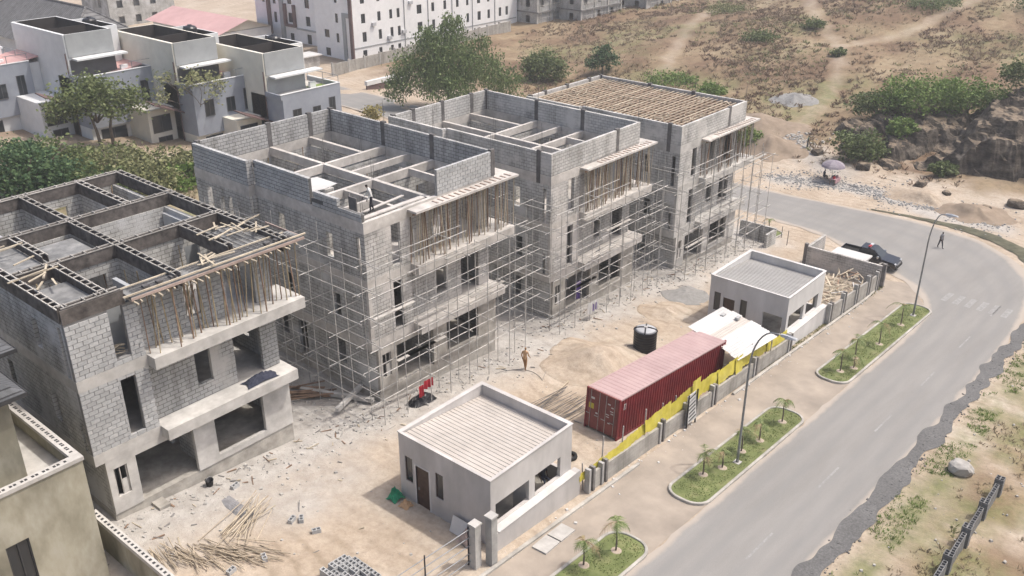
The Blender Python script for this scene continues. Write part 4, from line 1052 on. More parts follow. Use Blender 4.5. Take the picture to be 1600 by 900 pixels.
for k, y0 in enumerate((-CW + .1, -CW / 2 + .005)):
    d = cb('door', MT['cont_door'], lambda m: (m.box(.03, .07, y0, y0 + CW / 2 - .105, .14, CH - .135), m.box(.015, .03, y0 + .05, y0 + CW / 2 - .155, .25, .95), m.box(.015, .03, y0 + .05, y0 + CW / 2 - .155, 1.05, 1.75), m.box(.015, .03, y0 + .05, y0 + CW / 2 - .155, 1.85, 2.5)))
    for e in (.22, .85):
        cb('lock_rod', MT['kerb'], lambda m: m.tube((-.015, y0 + e, .1), (-.015, y0 + e, CH - .05), .018), d)
        cb('handle', MT['kerb'], lambda m: m.box(-.03, .0, y0 + e, y0 + e + .3, 1.0 + .05 * k, 1.04 + .05 * k), d)
    marks = [(.55, 2.15, .12, .06), (.32, 2.0, .1, .05), (.32, 1.75, .14, .04), (.3, 1.6, .12, .04), (.6, 1.45, .14, .04), (.6, 1.3, .12, .04), (.5, .9, .1, .05)] if k == 0 else [(.6, 2.1, .18, .1), (.3, 1.2, .1, .07)]
    for (e, z, w, h) in marks: cb('stencil_mark', MT['white_sheet'], lambda m: m.box(.009, .0155, y0 + e, y0 + e + w * 1.6, z, z + h * 1.3), d)
    if k: cb('sticker', MT['yellow'], lambda m: m.box(.006, .0155, y0 + .62, y0 + .98, 1.45, 1.8), d)
cb('stencil_mark', MT['white_sheet'], lambda m: (m.box(.45, .58, -CW - .012, -CW - .006, 2.3, 2.36), m.box(.45, .5, -CW - .012, -CW - .006, 1.95, 2.3), m.box(.62, .66, -CW - .012, -CW - .006, 1.95, 2.36)))

# shelter roofed with white sheets between the container and the far gatehouse
T = thing('lean_to_shelter', 'open shelter with old white corrugated sheets beyond the container end', 'shelter', (53, 25.4, gz(53)))
Q = [Vector(p) for p in ((50.5, 23.5, gz(52.5) + 2.35), (55.6, 23.2, gz(52.5) + 2.15), (56.2, 27.9, gz(52.5) + 2.65), (51.5, 28.0, gz(52.5) + 2.85))]
for k in range(6):
    m = MB(); t0, t1 = k / 6 - (0.02 if k else 0), (k + 1) / 6
    n = 8
    for j in range(n):
        a, b = t0 + (t1 - t0) * j / n, t0 + (t1 - t0) * (j + 1) / n
        up0, up1 = (0.03 if j % 2 else 0) + 0.014 * k, (0 if j % 2 else 0.03) + 0.014 * k
        e0, e1 = rr(0, .0), 1.0
        def at(t, s, u): return Q[0].lerp(Q[3], t).lerp(Q[1].lerp(Q[2], t), s) + Vector((0, 0, u))
        sh = -0.03 + 0.06 * ((k * 7) % 5) / 5
        m.quad(at(a, sh, up0), at(a, 1 + sh, up0), at(b, 1 + sh, up1), at(b, sh, up1))
    m.build('roof_sheet', MT['white_sheet'] if k != 3 else MT['roof_sheet'], T)
for q in Q:
    c = q.lerp((Q[0] + Q[2]) / 2, 0.12); stick('post', (c.x, c.y, gz(c.x)), (c.x, c.y, q.z - 0.08), 0.05, MT['timber_grey'], T)
for x, y in ((54.9, 27.2), (55.2, 26.2)):
    brick_obj('weight_stone', (x - 53, y - 25.4, 2.72 - gz(53) + gz(52.5)), (0.45, 0.25, 0.18), MT['block_unit'], T)

# black water tank on the ground
T = thing('water_tank', 'black plastic water tank with grey lid standing on the sand', 'tank', (50.95, 31.1, gz(50.95)))
prof = [(0.80, 0.0)]
for k in range(8): prof += [(0.84, 0.05 + .2 * k), (0.84, 0.17 + .2 * k), (0.815, 0.2 + .2 * k), (0.815, 0.23 + .2 * k)]
prof += [(0.84, 1.66), (0.82, 1.74)]
m = MB(); m.lathe(prof, (50.95, 31.1, gz(50.95) - .05), 28); m.build('barrel', MT['black_plastic'], T, smooth=True)
m = MB(); m.lathe([(0.815, 1.735), (0.62, 1.84), (0.3, 1.9), (0.12, 1.91)], (50.95, 31.1, gz(50.95) - .05), 28); lid = m.build('lid', MT['tank_lid'], T, smooth=True)
for a in (0.5, 2.07):
    m = MB(); dx, dy = math.cos(a), math.sin(a)
    m.sweep([(50.95 - dx * .84, 31.1 - dy * .84, gz(50.95) + 1.6), (50.95 - dx * .8, 31.1 - dy * .8, gz(50.95) + 1.74), (50.95 - dx * .4, 31.1 - dy * .4, gz(50.95) + 1.86), (50.95, 31.1, gz(50.95) + 1.9), (50.95 + dx * .4, 31.1 + dy * .4, gz(50.95) + 1.86), (50.95 + dx * .8, 31.1 + dy * .8, gz(50.95) + 1.74), (50.95 + dx * .84, 31.1 + dy * .84, gz(50.95) + 1.6)], [.05] * 7, 6)
    m.build('strap', MT['black_plastic'], lid)
m = MB(); m.lathe([(0.14, 1.88), (0.14, 1.97), (0.1, 1.99)], (50.95, 31.1, gz(50.95) - .05), 12); m.build('cap', MT['white_sheet'], lid)
m = MB(); m.sweep([(50.3, 31.6, gz(50.95) + .5), (50.0, 31.9, gz(50.95) + .5), (49.85, 32.0, gz(50.95) + .05)], [.05] * 3, 8); m.build('outlet_pipe', MT['rebar'], T)

# ------------------------------------------------------------------ street lamps
def lamp(x, y, h, reach, label):
    z = gz(x)
    T = thing('street_lamp', label, 'street lamp', (x, y, z), 'tall curved street lamps along the road')
    m = MB(); pts = [(x, y, z), (x, y, z + .9), (x, y, z + h * .72)]; rs = [.09, .08, .06]
    for k in range(1, 9):
        t = math.radians(90 * k / 8); rx = reach * 0.75; rz_ = h * .28
        pts.append((x, y - rx * (1 - math.cos(t)), z + h * .72 + rz_ * math.sin(t))); rs.append(.055 - .002 * k)
    pts.append((x, y - reach, z + h + .05)); rs.append(.042)
    m.sweep(pts, rs, 8); m.build('pole', MT['steel_grey'], T, smooth=True)
    m = MB(); m.box(x - .2, x + .2, y - .2, y + .2, z, z + .14); m.build('base', MT['concrete'], T)
    m = MB(); hy, hzz = y - reach, z + h + .05
    m.add([(x - .1, hy + .05, hzz - .05), (x + .1, hy + .05, hzz - .05), (x + .17, hy - .35, hzz - .07), (x + .12, hy - .85, hzz + .0), (x - .12, hy - .85, hzz + .0), (x - .17, hy - .35, hzz - .07),
           (x - .06, hy + .05, hzz + .05), (x + .06, hy + .05, hzz + .05), (x + .1, hy - .35, hzz + .1), (x + .07, hy - .8, hzz + .06), (x - .07, hy - .8, hzz + .06), (x - .1, hy - .35, hzz + .1)],
          [(5, 4, 3, 2, 1, 0), (6, 7, 8, 9, 10, 11)] + [(i, (i + 1) % 6, 6 + (i + 1) % 6, 6 + i) for i in range(6)])
    m.build('lamp_head', MT['tank_lid'], T)
lamp(42.15, 19.0, 8.95, 1.6, 'tall grey street lamp on the middle planted island')
lamp(72.2, 19.15, 9.0, 0.9, 'tall grey street lamp at the far end of the last island')
# ------------------------------------------------------------------ houses behind the site
MT['blue_grey'] = M_noise('blue_grey', (0.275, 0.298, 0.345), (0.325, 0.35, 0.395), 0.8, 0.85, big=0.15, bigc=0.85, bmp=0.05)
MT['cream'] = M_noise('cream', (0.66, 0.635, 0.555), (0.74, 0.715, 0.63), 0.8, 0.85, big=0.15, bigc=0.86, bmp=0.05)
MT['off_white'] = M_noise('off_white', (0.62, 0.63, 0.63), (0.70, 0.71, 0.71), 0.8, 0.85, big=0.15, bigc=0.9, bmp=0.05)
MT['panel_grey'] = M_noise('panel_grey', (0.30, 0.313, 0.317), (0.35, 0.362, 0.366), 0.8, 0.85, big=0.2, bigc=0.9, bmp=0.05)
MT['slate'] = M_noise('slate', (0.085, 0.085, 0.09), (0.12, 0.12, 0.125), 0.8, 0.8, big=0.3, bigc=0.9, bmp=0.05)
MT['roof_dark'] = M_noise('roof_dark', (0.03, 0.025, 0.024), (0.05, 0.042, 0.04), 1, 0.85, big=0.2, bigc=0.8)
MT['pink_roof'] = M_noise('pink_roof', (0.45, 0.22, 0.215), (0.53, 0.28, 0.27), 0.5, 0.6, big=0.15, bigc=0.88, bmp=0.03)
MT['pink_pale'] = M_noise('pink_pale', (0.50, 0.30, 0.29), (0.58, 0.375, 0.36), 0.5, 0.6, big=0.15, bigc=0.88, bmp=0.03)
MT['brown_fin'] = M_noise('brown_fin', (0.13, 0.085, 0.08), (0.18, 0.12, 0.115), 1, 0.7)
MT['lawn'] = M_noise('lawn', (0.14, 0.2, 0.05), (0.22, 0.29, 0.08), 3, 0.9)
def framed(T, B, x0, x1, y, z0, z1, side='y', mat=None):
    """window set into a wall: glass with a white frame and one mullion"""
    if side == 'y':
        w = B('window', MT['glass'], lambda m: m.box(x0, x1, y - 0.02, y + 0.05, z0, z1))
        c = (x0 + x1) / 2
        B('frame', mat or MT['slate'], lambda m: (m.box(x0 - .06, x0, y - .04, y + .05, z0, z1), m.box(x1, x1 + .06, y - .04, y + .05, z0, z1), m.box(x0 - .06, x1 + .06, y - .04, y + .05, z1, z1 + .06), m.box(x0 - .06, x1 + .06, y - .07, y + .05, z0 - .07, z0), m.box(c - .025, c + .025, y - .035, y - .021, z0, z1)), w)
    else:
        w = B('window', MT['glass'], lambda m: m.box(y - 0.02, y + 0.05, x0, x1, z0, z1))
        c = (x0 + x1) / 2
        B('frame', mat or MT['slate'], lambda m: (m.box(y - .04, y + .05, x0 - .06, x0, z0, z1), m.box(y - .04, y + .05, x1, x1 + .06, z0, z1), m.box(y - .04, y + .05, x0 - .06, x1 + .06, z1, z1 + .06), m.box(y - .07, y + .05, x0 - .06, x1 + .06, z0 - .07, z0), m.box(y - .035, y - .021, c - .025, c + .025, z0, z1)), w)
    return w
def duplex(ox, oy, label, warm, lawn=False, dz=0.0):
    g = gz(ox) - 0.1 + dz
    T = thing('terrace_house', label, 'house', (ox, oy, g), 'stepped row of flat-roofed terrace houses')
    B = lambda name, mat, fn, par=T: (lambda m: (fn(m), m.build(name, mat, par, local=True))[1])(MB())
    up = MT['cream'] if warm else MT['off_white']
    # front block with terrace on top
    B('front_block', MT['blue_grey'], lambda m: (m.box(-9.0, 0, 0, 6.5, 2.3, 8.0), m.box(-9.2, 0, 0, 0.2, 8.0, 8.6), m.box(-0.2, 0, 0.2, 6.5, 8.0, 8.6), m.box(-9.2, -9.0, 0.2, 3.2, 8.0, 8.6)))
    B('coping', MT['off_white'], lambda m: (m.box(-9.26, 0.05, -0.05, 0.24, 8.6, 8.68), m.box(-0.24, 0.05, 0.24, 6.5, 8.6, 8.68)))
    B('ground_storey', up, lambda m: (m.box(-9.0, -0.3, 0.4, 6.5, -1.2, 2.3), m.box(-12.8, -9.2, 4.6, 12, -1.2, 5.4)))
    B('terrace_floor', MT['concrete'], lambda m: m.box(-9.0, -0.2, 0.2, 6.4, 8.0, 8.04))
    if lawn: B('turf_mat', MT['lawn'], lambda m: m.box(-2.9, -0.3, 0.4, 3.4, 8.041, 8.07))
    for x in (-2.6, -0.12):
        for y in (0.1, 3.2, 6.3): B('rail_post', MT['steel_grey'], lambda m: m.box(x - .03, x + .03, y, y + .06, 8.68, 9.5)) if x > -1 or y < 1 else None
    B('handrail', MT['steel_grey'], lambda m: (m.box(-3.0, -0.05, 0.08, 0.14, 9.5, 9.56), m.box(-0.15, -0.08, 0.14, 6.4, 9.5, 9.56)))
    # upper block, roof sunk behind parapets
    B('upper_block', up, lambda m: (m.panel('x', -9.0, -3.0, 8.0, 13.2, 3.2, 3.4), m.panel('y', 3.4, 17, -1.0, 13.2, -9.0, -8.6), m.panel('y', 3.4, 17, 8.0, 13.2, -3.2, -3.0), m.panel('x', -8.8, -3.0, 6, 13.2, 17, 17.2)))
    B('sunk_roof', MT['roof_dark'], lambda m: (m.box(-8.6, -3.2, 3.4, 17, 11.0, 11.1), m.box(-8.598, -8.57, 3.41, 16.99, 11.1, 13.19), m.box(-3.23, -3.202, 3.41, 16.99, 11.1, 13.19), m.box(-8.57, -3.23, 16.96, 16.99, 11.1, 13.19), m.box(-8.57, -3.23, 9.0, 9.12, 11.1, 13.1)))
    B('face_panel', MT['panel_grey'], lambda m: m.box(-8.82, -2.98, 3.1, 3.19, 10.5, 13.22))
    B('lower_panel', MT['slate'] if not lawn else MT['panel_grey'], lambda m: m.box(-8.75, -3.02, 3.12, 3.19, 8.05, 10.2))
    B('canopy', MT['off_white'], lambda m: m.box(-8.5, -1.2 if lawn else -2.0, 1.7, 3.09, 10.22, 10.42))
    B('stair_block', MT['off_white'], lambda m: (m.panel('x', -3.0, -0.5, 8.0, 13.0, 6.3, 6.5), m.panel('y', 6.5, 14, 6, 13.0, -0.7, -0.5), m.panel('x', -3.0, -0.5, 6, 13.0, 14, 14.2)))
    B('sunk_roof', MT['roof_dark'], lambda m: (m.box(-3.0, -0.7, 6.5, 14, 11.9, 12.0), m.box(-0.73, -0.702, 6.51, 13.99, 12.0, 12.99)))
    t = B('water_tank', MT['black_plastic'], lambda m: m.lathe([(0.85, 12.0), (0.88, 12.5), (0.88, 13.3), (0.7, 13.5), (0.3, 13.62), (0.25, 13.72)], (-1.9, 10.5, 0), 16))
    B('side_roof', MT['pink_pale'], lambda m: m.add([(-13.2, 11, 9.2), (-9.02, 11, 9.8), (-9.02, 17, 9.8), (-13.2, 17, 9.2), (-13.2, 11, 9.05), (-9.02, 11, 9.65), (-9.02, 17, 9.65), (-13.2, 17, 9.05)], [(0, 1, 2, 3), (7, 6, 5, 4), (0, 4, 5, 1), (1, 5, 6, 2), (2, 6, 7, 3), (3, 7, 4, 0)]))
    B('rear_block', up, lambda m: m.box(-13.0, -9.02, 11.2, 16.9, -1, 9.02))
    B('lean_to_roof', MT['brown_fin'], lambda m: m.add([(-12.9, 2.4, 6.6), (-9.05, 2.4, 5.0), (-9.05, 4.9, 5.2), (-12.9, 4.9, 6.8), (-12.9, 2.4, 6.45), (-9.05, 2.4, 4.85), (-9.05, 4.9, 5.05), (-12.9, 4.9, 6.65)], [(0, 1, 2, 3), (7, 6, 5, 4), (0, 4, 5, 1), (1, 5, 6, 2), (3, 7, 4, 0)]))
    framed(T, B, -12.3, -9.9, 4.59, 2.6, 4.6)
    framed(T, B, -11.8, -10.0, 4.59, 0.3, 1.9)
    framed(T, B, -7.6, -6.4, -0.01, 4.6, 6.5)
    framed(T, B, -1.9, -1.0, -0.01, 4.4, 7.0)
    framed(T, B, -4.5, -3.4, -0.01, 4.6, 6.3)
    framed(T, B, -7.8, -4.6, 0.39, 0.0, 1.9)
    framed(T, B, -2.2, -1.5, 0.39, 0.5, 1.9)
    B('downpipe', MT['brown_fin'], lambda m: m.tube((-9.1, 3.3, 0), (-9.1, 3.3, 11), .07))
    B('air_unit', MT['white_paint'], lambda m: m.box(-2.9, -2.0, 2.3, 2.7, 8.06, 8.8))
    return T
duplex(49.7, 121.7, 'grey and white flat-roofed house cut off at the left picture edge', False)
duplex(60.1, 111.0, 'flat-roofed house with white tower and grey upper panel, behind the leafy tree', False)
duplex(68.9, 102.1, 'cream flat-roofed house behind the bare-branched tree, third in the stepped row', True, dz=-0.5)
duplex(76.3, 94.5, 'cream flat-roofed house with a green roof terrace, nearest end of the row', True, lawn=True, dz=-1.3)

def big_block(X0, Y0, W, D, H, label, wins, sidewins, fins=(), band=None):
    g = gz(X0, Y0) - 0.6
    T = thing('apartment_block', label, 'building', (X0, Y0, g))
    B = lambda name, mat, fn, par=T: (lambda m: (fn(m), m.build(name, mat, par, local=True))[1])(MB())
    B('wall', MT['white_paint'], lambda m: m.panel('x', 0, W, -1, H, 0, 0.3, [(a, b, c, d) for a, b, c, d in wins]))
    B('wall', MT['white_paint'], lambda m: m.panel('y', 0.3, D, -1, H, 0, 0.3, [(a, b, c, d) for a, b, c, d in sidewins]))
    B('core', MT['panel_grey'], lambda m: m.box(0.9, W, 0.9, D, -1, H - 0.4))
    B('wall', MT['white_paint'], lambda m: m.box(W, W + .3, 0, D, -1, H))
    for a, b, c, d in wins:
        w = B('window', MT['glass'], lambda m: m.box(a, b, 0.16, 0.2, c, d))
        B('frame', MT['slate'], lambda m: (m.box(a, a + .06, .1, .159, c, d), m.box(b - .06, b, .1, .159, c, d), m.box(a + .06, b - .06, .1, .159, d - .06, d), m.box((a + b) / 2 - .03, (a + b) / 2 + .03, .1, .159, c, d - .06)), w)
    for a, b, c, d in sidewins:
        w = B('window', MT['glass'], lambda m: m.box(0.16, 0.2, a, b, c, d))
        B('frame', MT['slate'], lambda m: (m.box(.1, .159, a, a + .06, c, d), m.box(.1, .159, b - .06, b, c, d), m.box(.1, .159, a + .06, b - .06, d - .06, d)), w)
    for (x0, x1, y0, y1, z0, z1, mt) in fins: B('fin', MT[mt], lambda m: m.box(x0, x1, y0, y1, z0, z1))
    return T, B
wins = []
for u, w in ((2.0, 1.0), (6.0, 0.8), (9.0, 0.75), (10.9, 0.75), (16.2, 1.3), (20.2, 0.8), (23.6, 0.8), (27.2, 0.8), (30.2, 0.7), (33.5, 1.0), (36.6, 0.8), (40.2, 0.8), (42.4, 0.8)):
    wins += [(u, u + w, 0.9, 2.4), (u + .1, u + .1 + w, 3.9, 5.7), (u, u + w, 7.3, 9.0), (u, u + w, 10.8, 12.4)]
sw = [(4.2, 5.0, z, z + 1.7) for z in (3.6, 7.2, 10.8)] + [(7.0, 8.4, z, z + 1.5) for z in (0.8, 4.2)]
AB, ABb = big_block(113.8, 135.8, 46, 11, 14.5, 'long white apartment block with rows of small dark windows behind the big tree', wins, sw,
          fins=[(-0.35, -0.002, 0.0, 0.75, -0.8, 14.4, 'brown_fin'), (-0.2, -0.002, 2.0, 2.9, -0.5, 9.2, 'panel_grey'), (-0.2, -0.002, 0.76, 2.0, 8.4, 9.2, 'panel_grey')])
ABb('string_course', MT['panel_grey'], lambda m: (m.box(0.02, 46, -0.08, -0.002, 2.9, 3.08)))
for u in (12.8, 19.2, 26, 32, 39): ABb('downpipe', MT['panel_grey'], lambda m: m.tube((u, -.08, 0), (u, -.08, 14), .07))
for u, z in ((4.4, 6.6), (12.0, 4.2), (14.0, 9.4), (8.2, 3.6)): ABb('air_unit', MT['tank_lid'], lambda m: m.box(u, u + .9, -.4, -.003, z, z + .6))
wins2 = [(2, 3, z, z + 1.6) for z in (1, 4.5, 8, 11.5)]
sw2 = [(3.0, 4.4, z, z + 1.9) for z in (0.7, 4.2, 7.7)] + [(8.6, 10.0, 4.4, 6.3), (8.6, 10.0, 8, 9.9), (13.8, 14.8, 3.9, 6.0), (13.8, 14.8, 7.6, 9.6), (17.5, 18.5, 7.6, 9.6), (8.6, 9.9, 0.8, 2.3)]
big_block(118.2, 151.0, 40, 21, 15, 'white apartment block with brown upright fins beyond the stepped houses', wins2, sw2,
          fins=[(-0.4, -0.002, 15.6, 16.6, -0.5, 15, 'brown_fin'), (-0.4, -0.002, 11.2, 12.3, -0.5, 15, 'panel_grey'), (-0.5, -0.002, 7.4, 10.9, 3.6, 4.1, 'brown_fin'), (-0.5, -0.002, 7.4, 8.0, 4.1, 8.0, 'brown_fin'), (-0.5, -0.002, 10.3, 10.9, 4.1, 8.0, 'brown_fin'), (-0.3, -0.002, 0.3, 7.3, 3.3, 3.6, 'panel_grey')])
# unfinished concrete frames far behind
def far_frame(X0, Y0, W, D, H, label):
    g = gz(X0, Y0) - 0.8
    T = thing('concrete_shell', label, 'building', (X0, Y0, g), 'far unfinished grey concrete shells')
    B = lambda name, mat, fn, par=T: (lambda m: (fn(m), m.build(name, mat, par, local=True))[1])(MB())
    nb = int(W / 4)
    for f in range(int(H / 3.3)):
        z = f * 3.3
        hs = [(u * W / nb + 1.2, u * W / nb + 2.3, z + .9, z + 2.5) for u in range(nb) if (u * 7 + f * 3) % 4]
        B('wall', MT['block_side'], lambda m: m.panel('x', 0, W, z, z + 3.0, 0.0, 0.25, hs))
        B('wall', MT['block_side'], lambda m: m.panel('y', 0.25, D, z, z + 3.0, 0.0, 0.25, [(2, 3.2, z + .9, z + 2.4), (6, 7, z + .9, z + 2.4)]))
        B('floor_slab', MT['concrete_dark'], lambda m: m.box(-.2, W, -.5, D, z + 3.0, z + 3.3))
    B('wall', MT['block_side'], lambda m: m.box(W - .25, W, .25, D, 0, H))
    B('wall', MT['block_side'], lambda m: m.box(.25, W - .25, D - .25, D, 0, H))
    for u in range(nb + 1):
        B('column', MT['concrete'], lambda m: m.box(u * W / nb - .2, u * W / nb + .25, -.25, -.002, 0, H))
    for u in range(nb + 3): stick('pole', (X0 + u * W / (nb + 2), Y0 - 1.2, g), (X0 + u * W / (nb + 2), Y0 - 1.2, g + H), .05, MT['scaffold'], T)
    for z in (2.2, 4.8, 7.4): stick('pole', (X0 - .5, Y0 - 1.2, g + z), (X0 + W + .5, Y0 - 1.2, g + z), .05, MT['scaffold'], T)
far_frame(160.5, 130.5, 9, 14, 10, 'tall grey unfinished shell right of the long white block')
far_frame(167.5, 124.0, 15, 12, 10, 'wide grey unfinished shell with scaffold poles at the top centre')
far_frame(187.0, 120.0, 15, 12, 10, 'grey unfinished shell at the top edge, farthest right of the far buildings')
def pole_building(x, y, w, d, h, label, mt='concrete_dark'):
    g = gz(x, y) - .5
    T = thing('far_building', label, 'building', (x, y, g))
    hs = [(a, a + 1.4, z, z + 1.6) for a in range(2, int(w) - 2, 4) for z in (1, 4.4)]
    m = MB(); m.panel('x', x, x + w, g, g + h, y, y + .25, [(x + a, x + b, g + c, g + e) for a, b, c, e in hs]); m.build('wall', MT['block_side'], T)
    m = MB(); m.panel('y', y + .25, y + d, g, g + h, x, x + .25, [(y + 3, y + 4.4, g + 1, g + 2.6), (y + 3, y + 4.4, g + 4.4, g + 6)]); m.build('wall', MT['block_side'], T)
    m = MB(); m.box(x + .25, x + w, y + .8, y + d, g, g + h - .3); m.build('core', MT[mt], T)
    m = MB(); m.box(x - .3, x + w + .3, y - .3, y + d, g + h, g + h + .3); m.build('roof_slab', MT['concrete_dark'], T)
pole_building(103, 205, 16, 12, 8, 'grey unfinished house beyond the dark hipped roof')

# long bungalow with faded pink roof
g = gz(104) - .2
T = thing('bungalow', 'long low bungalow with faded pink metal roof', 'house', (104, 166, g))
m = MB(); m.panel('y', 156.5, 181, g, g + 3.2, 100.6, 100.85, [(158 + 3.2 * k, 159.2 + 3.2 * k, g + 1, g + 2.2) for k in range(7)]); m.box(100.85, 112.5, 156.5, 181, g, g + 3.1); m.build('wall', MT['off_white'], T)
for k in range(7):
    m = MB(); m.box(100.7, 100.74, 158 + 3.2 * k, 159.2 + 3.2 * k, g + 1, g + 2.2); m.build('window', MT['glass'], T)
m = MB(); m.add([(99.6, 155.3, g + 3.1), (106.5, 155.3, g + 5.2), (106.5, 182.5, g + 5.2), (99.6, 182.5, g + 3.1)], [(0, 1, 2, 3)]); m.add([(106.5, 155.3, g + 5.2), (113.6, 155.3, g + 3.1), (113.6, 182.5, g + 3.1), (106.5, 182.5, g + 5.2)], [(0, 1, 2, 3)]); m.build('roof', MT['pink_pale'], T)
m = MB(); m.add([(100.6, 156.5, g + 3.2), (112.5, 156.5, g + 3.2), (106.5, 156.5, g + 5.1)], [(0, 1, 2)]); m.build('gable', MT['cream'], T)
for o in [T] : o.location += Vector((3.0, 7.0, 0.6))
# grey tiled hipped roof
T = thing('hipped_house', 'house with a large dark grey hipped tile roof at the upper left', 'house', (74, 166, gz(74)))
g = gz(74)
m = MB(); m.box(67, 80, 148, 186, g - .5, g + 5.2); m.build('wall', MT['off_white'], T)
MT['tile_grey'] = M_block('tile_grey', (0.15, 0.15, 0.155), (0.19, 0.19, 0.195), (0.09, 0.09, 0.095), w=30, h=0.6, ms=0.07, stain=0.9, bstr=0.9)
e0, e1, e2, e3, zz, zr = 66, 81, 147, 187, g + 5.2, g + 10.8
m = MB(); m.add([(e0, e2, zz), (e1, e2, zz), (e1, e3, zz), (e0, e3, zz), (73.5, 154, zr), (73.5, 179, zr)], [(0, 1, 4), (1, 2, 5, 4), (2, 3, 5), (3, 0, 4, 5)]); m.build('roof', MT['tile_grey'], T)
m = MB(); m.sweep([(73.5, 154, zr), (73.5, 179, zr)], [.2, .2], 6); m.sweep([(e0, e2, zz), (73.5, 154, zr)], [.18, .18], 6); m.sweep([(e0, e3, zz), (73.5, 179, zr)], [.18, .18], 6); m.sweep([(e1, e2, zz), (73.5, 154, zr)], [.18, .18], 6); m.build('ridge_tiles', MT['tile_grey'], T)
# compound wall, low walls and rubble at the back road
T = thing('compound_wall', 'long pale compound wall in front of the white apartment block', 'wall', (104.5, 131, gz(104)))
for k in range(13):
    x = 104.5 + 3.7 * k; z = gz(x, 131)
    m = MB(); m.box(x + .15, x + 3.55, 131, 131.2, z - .6, z + 2.0); m.build('panel', MT['panel_wall'], T)
    m = MB(); m.box(x - .15, x + .15, 130.95, 131.25, z - .6, z + 2.25); m.build('post', MT['post_pale'], T)
T = thing('low_wall', 'low white wall with dark base beside the back road', 'wall', (104, 117.5, gz(104)))
m = MB(); m.box(100.5, 110, 117.5, 117.8, gz(104) - .3, gz(104) + 1.0); m.build('base', MT['brown_fin'], T)
m = MB(); m.box(100.4, 110, 117.35, 117.95, gz(104) + 1.0, gz(104) + 1.7); m.build('coping', MT['off_white'], T)
T = thing('roadside_kiosk', 'small shed with pale flat roof near the compound wall', 'shed', (106, 140, gz(104)))
m = MB(); m.box(104, 108, 139, 142, gz(104) - .3, gz(104) + 2); m.build('wall', MT['block_warm'], T)
m = MB(); m.box(103.6, 108.4, 138.6, 142.4, gz(104) + 2.002, gz(104) + 2.2); m.build('roof', MT['white_sheet'], T)

# ------------------------------------------------------------------ weathered house in the left foreground
MT['beige'] = M_noise('beige', (0.29, 0.27, 0.2), (0.37, 0.345, 0.265), 0.9, 0.9, big=0.45, bigc=0.55, c3=(0.43, 0.41, 0.345), stretch=(1, 1, 0.45), bmp=0.15)
MT['block_top'] = M_noise('block_top', (0.45, 0.43, 0.40), (0.56, 0.54, 0.51), 3, 0.9, big=1, bigc=0.8)
T = thing('weathered_house', 'stained beige house with block parapet in the left foreground', 'house', (13, 35.3, 0))
B = lambda name, mat, fn, par=T: (lambda m: (fn(m), m.build(name, mat, par))[1])(MB())
B('wall', MT['beige'], lambda m: m.panel('x', 2, 13, -0.3, 5.9, 35.3, 35.55, [(9.25, 10.2, 1.9, 4.2)]))
B('wall', MT['beige'], lambda m: m.box(12.75, 13, 35.55, 47, -0.3, 5.9))
B('terrace_floor', MT['concrete'], lambda m: m.box(2, 12.75, 35.55, 47, 5.5, 5.8))
B('parapet', MT['beige'], lambda m: (m.box(2, 13, 35.3, 35.6, 5.9, 6.6), m.box(12.7, 13, 35.6, 42.6, 5.9, 6.6)))
pc = B('coping', MT['block_top'], lambda m: (m.box(2, 13.06, 35.24, 35.66, 6.6, 6.78), m.box(12.64, 13.06, 35.66, 42.6, 6.6, 6.78)))
cores = []
for k in range(22): cores.append((12.35 - .225 * k - (.06 if k % 2 else 0), 35.45, 0))
for k in range(30): cores.append((12.85, 35.95 + .225 * k + (.06 if k % 2 else 0), 1))
for x, y, a in cores:
    m = MB(); m.box(x - .055, x + .055, y - .07, y + .07, 6.781, 6.787) if a == 0 else m.box(x - .07, x + .07, y - .055, y + .055, 6.781, 6.787)
    m.build('block_core', MT['dark'], pc)  # flat dark plate on the coping, painted shade for an open core
w = B('window', MT['glass'], lambda m: m.box(9.25, 10.2, 35.4, 35.44, 1.9, 4.2))
B('frame', MT['dark'], lambda m: (m.box(9.25, 9.31, 35.33, 35.399, 1.9, 4.2), m.box(10.14, 10.2, 35.33, 35.399, 1.9, 4.2), m.box(9.7, 9.76, 35.33, 35.399, 1.9, 4.2), m.box(9.31, 9.7, 35.33, 35.399, 4.14, 4.2), m.box(9.76, 10.14, 35.33, 35.399, 4.14, 4.2)), w)
B('upper_wall', MT['beige'], lambda m: (m.box(2, 11.3, 37.0, 40.2, 5.8, 9.9), m.box(2, 12.1, 40.2, 46.5, 5.8, 10.4)))
MT['metal_tile'] = M_block('metal_tile', (0.11, 0.115, 0.125), (0.14, 0.145, 0.155), (0.05, 0.05, 0.055), w=6, h=0.28, ms=0.03, stain=0.9, bstr=0.8)
def eave(x1, y0, y1, z): B('eave_roof', MT['metal_tile'], lambda m: (m.add([(2, y0, z), (x1, y0, z), (x1, y1, z), (2, y1, z), (2, (y0 + y1) / 2, z + 1.3), (x1 - 1.8, (y0 + y1) / 2, z + 1.3)], [(0, 1, 5, 4), (1, 2, 5), (2, 3, 4, 5), (3, 2, 1, 0)]),)); B('fascia', MT['dark'], lambda m: (m.box(2, x1 + .04, y0 - .05, y0 - .003, z - .16, z + .03), m.box(x1 + .003, x1 + .05, y0, y1, z - .16, z + .03)))
eave(11.95, 36.55, 40.1, 9.95)
eave(12.95, 39.6, 47.0, 10.45)
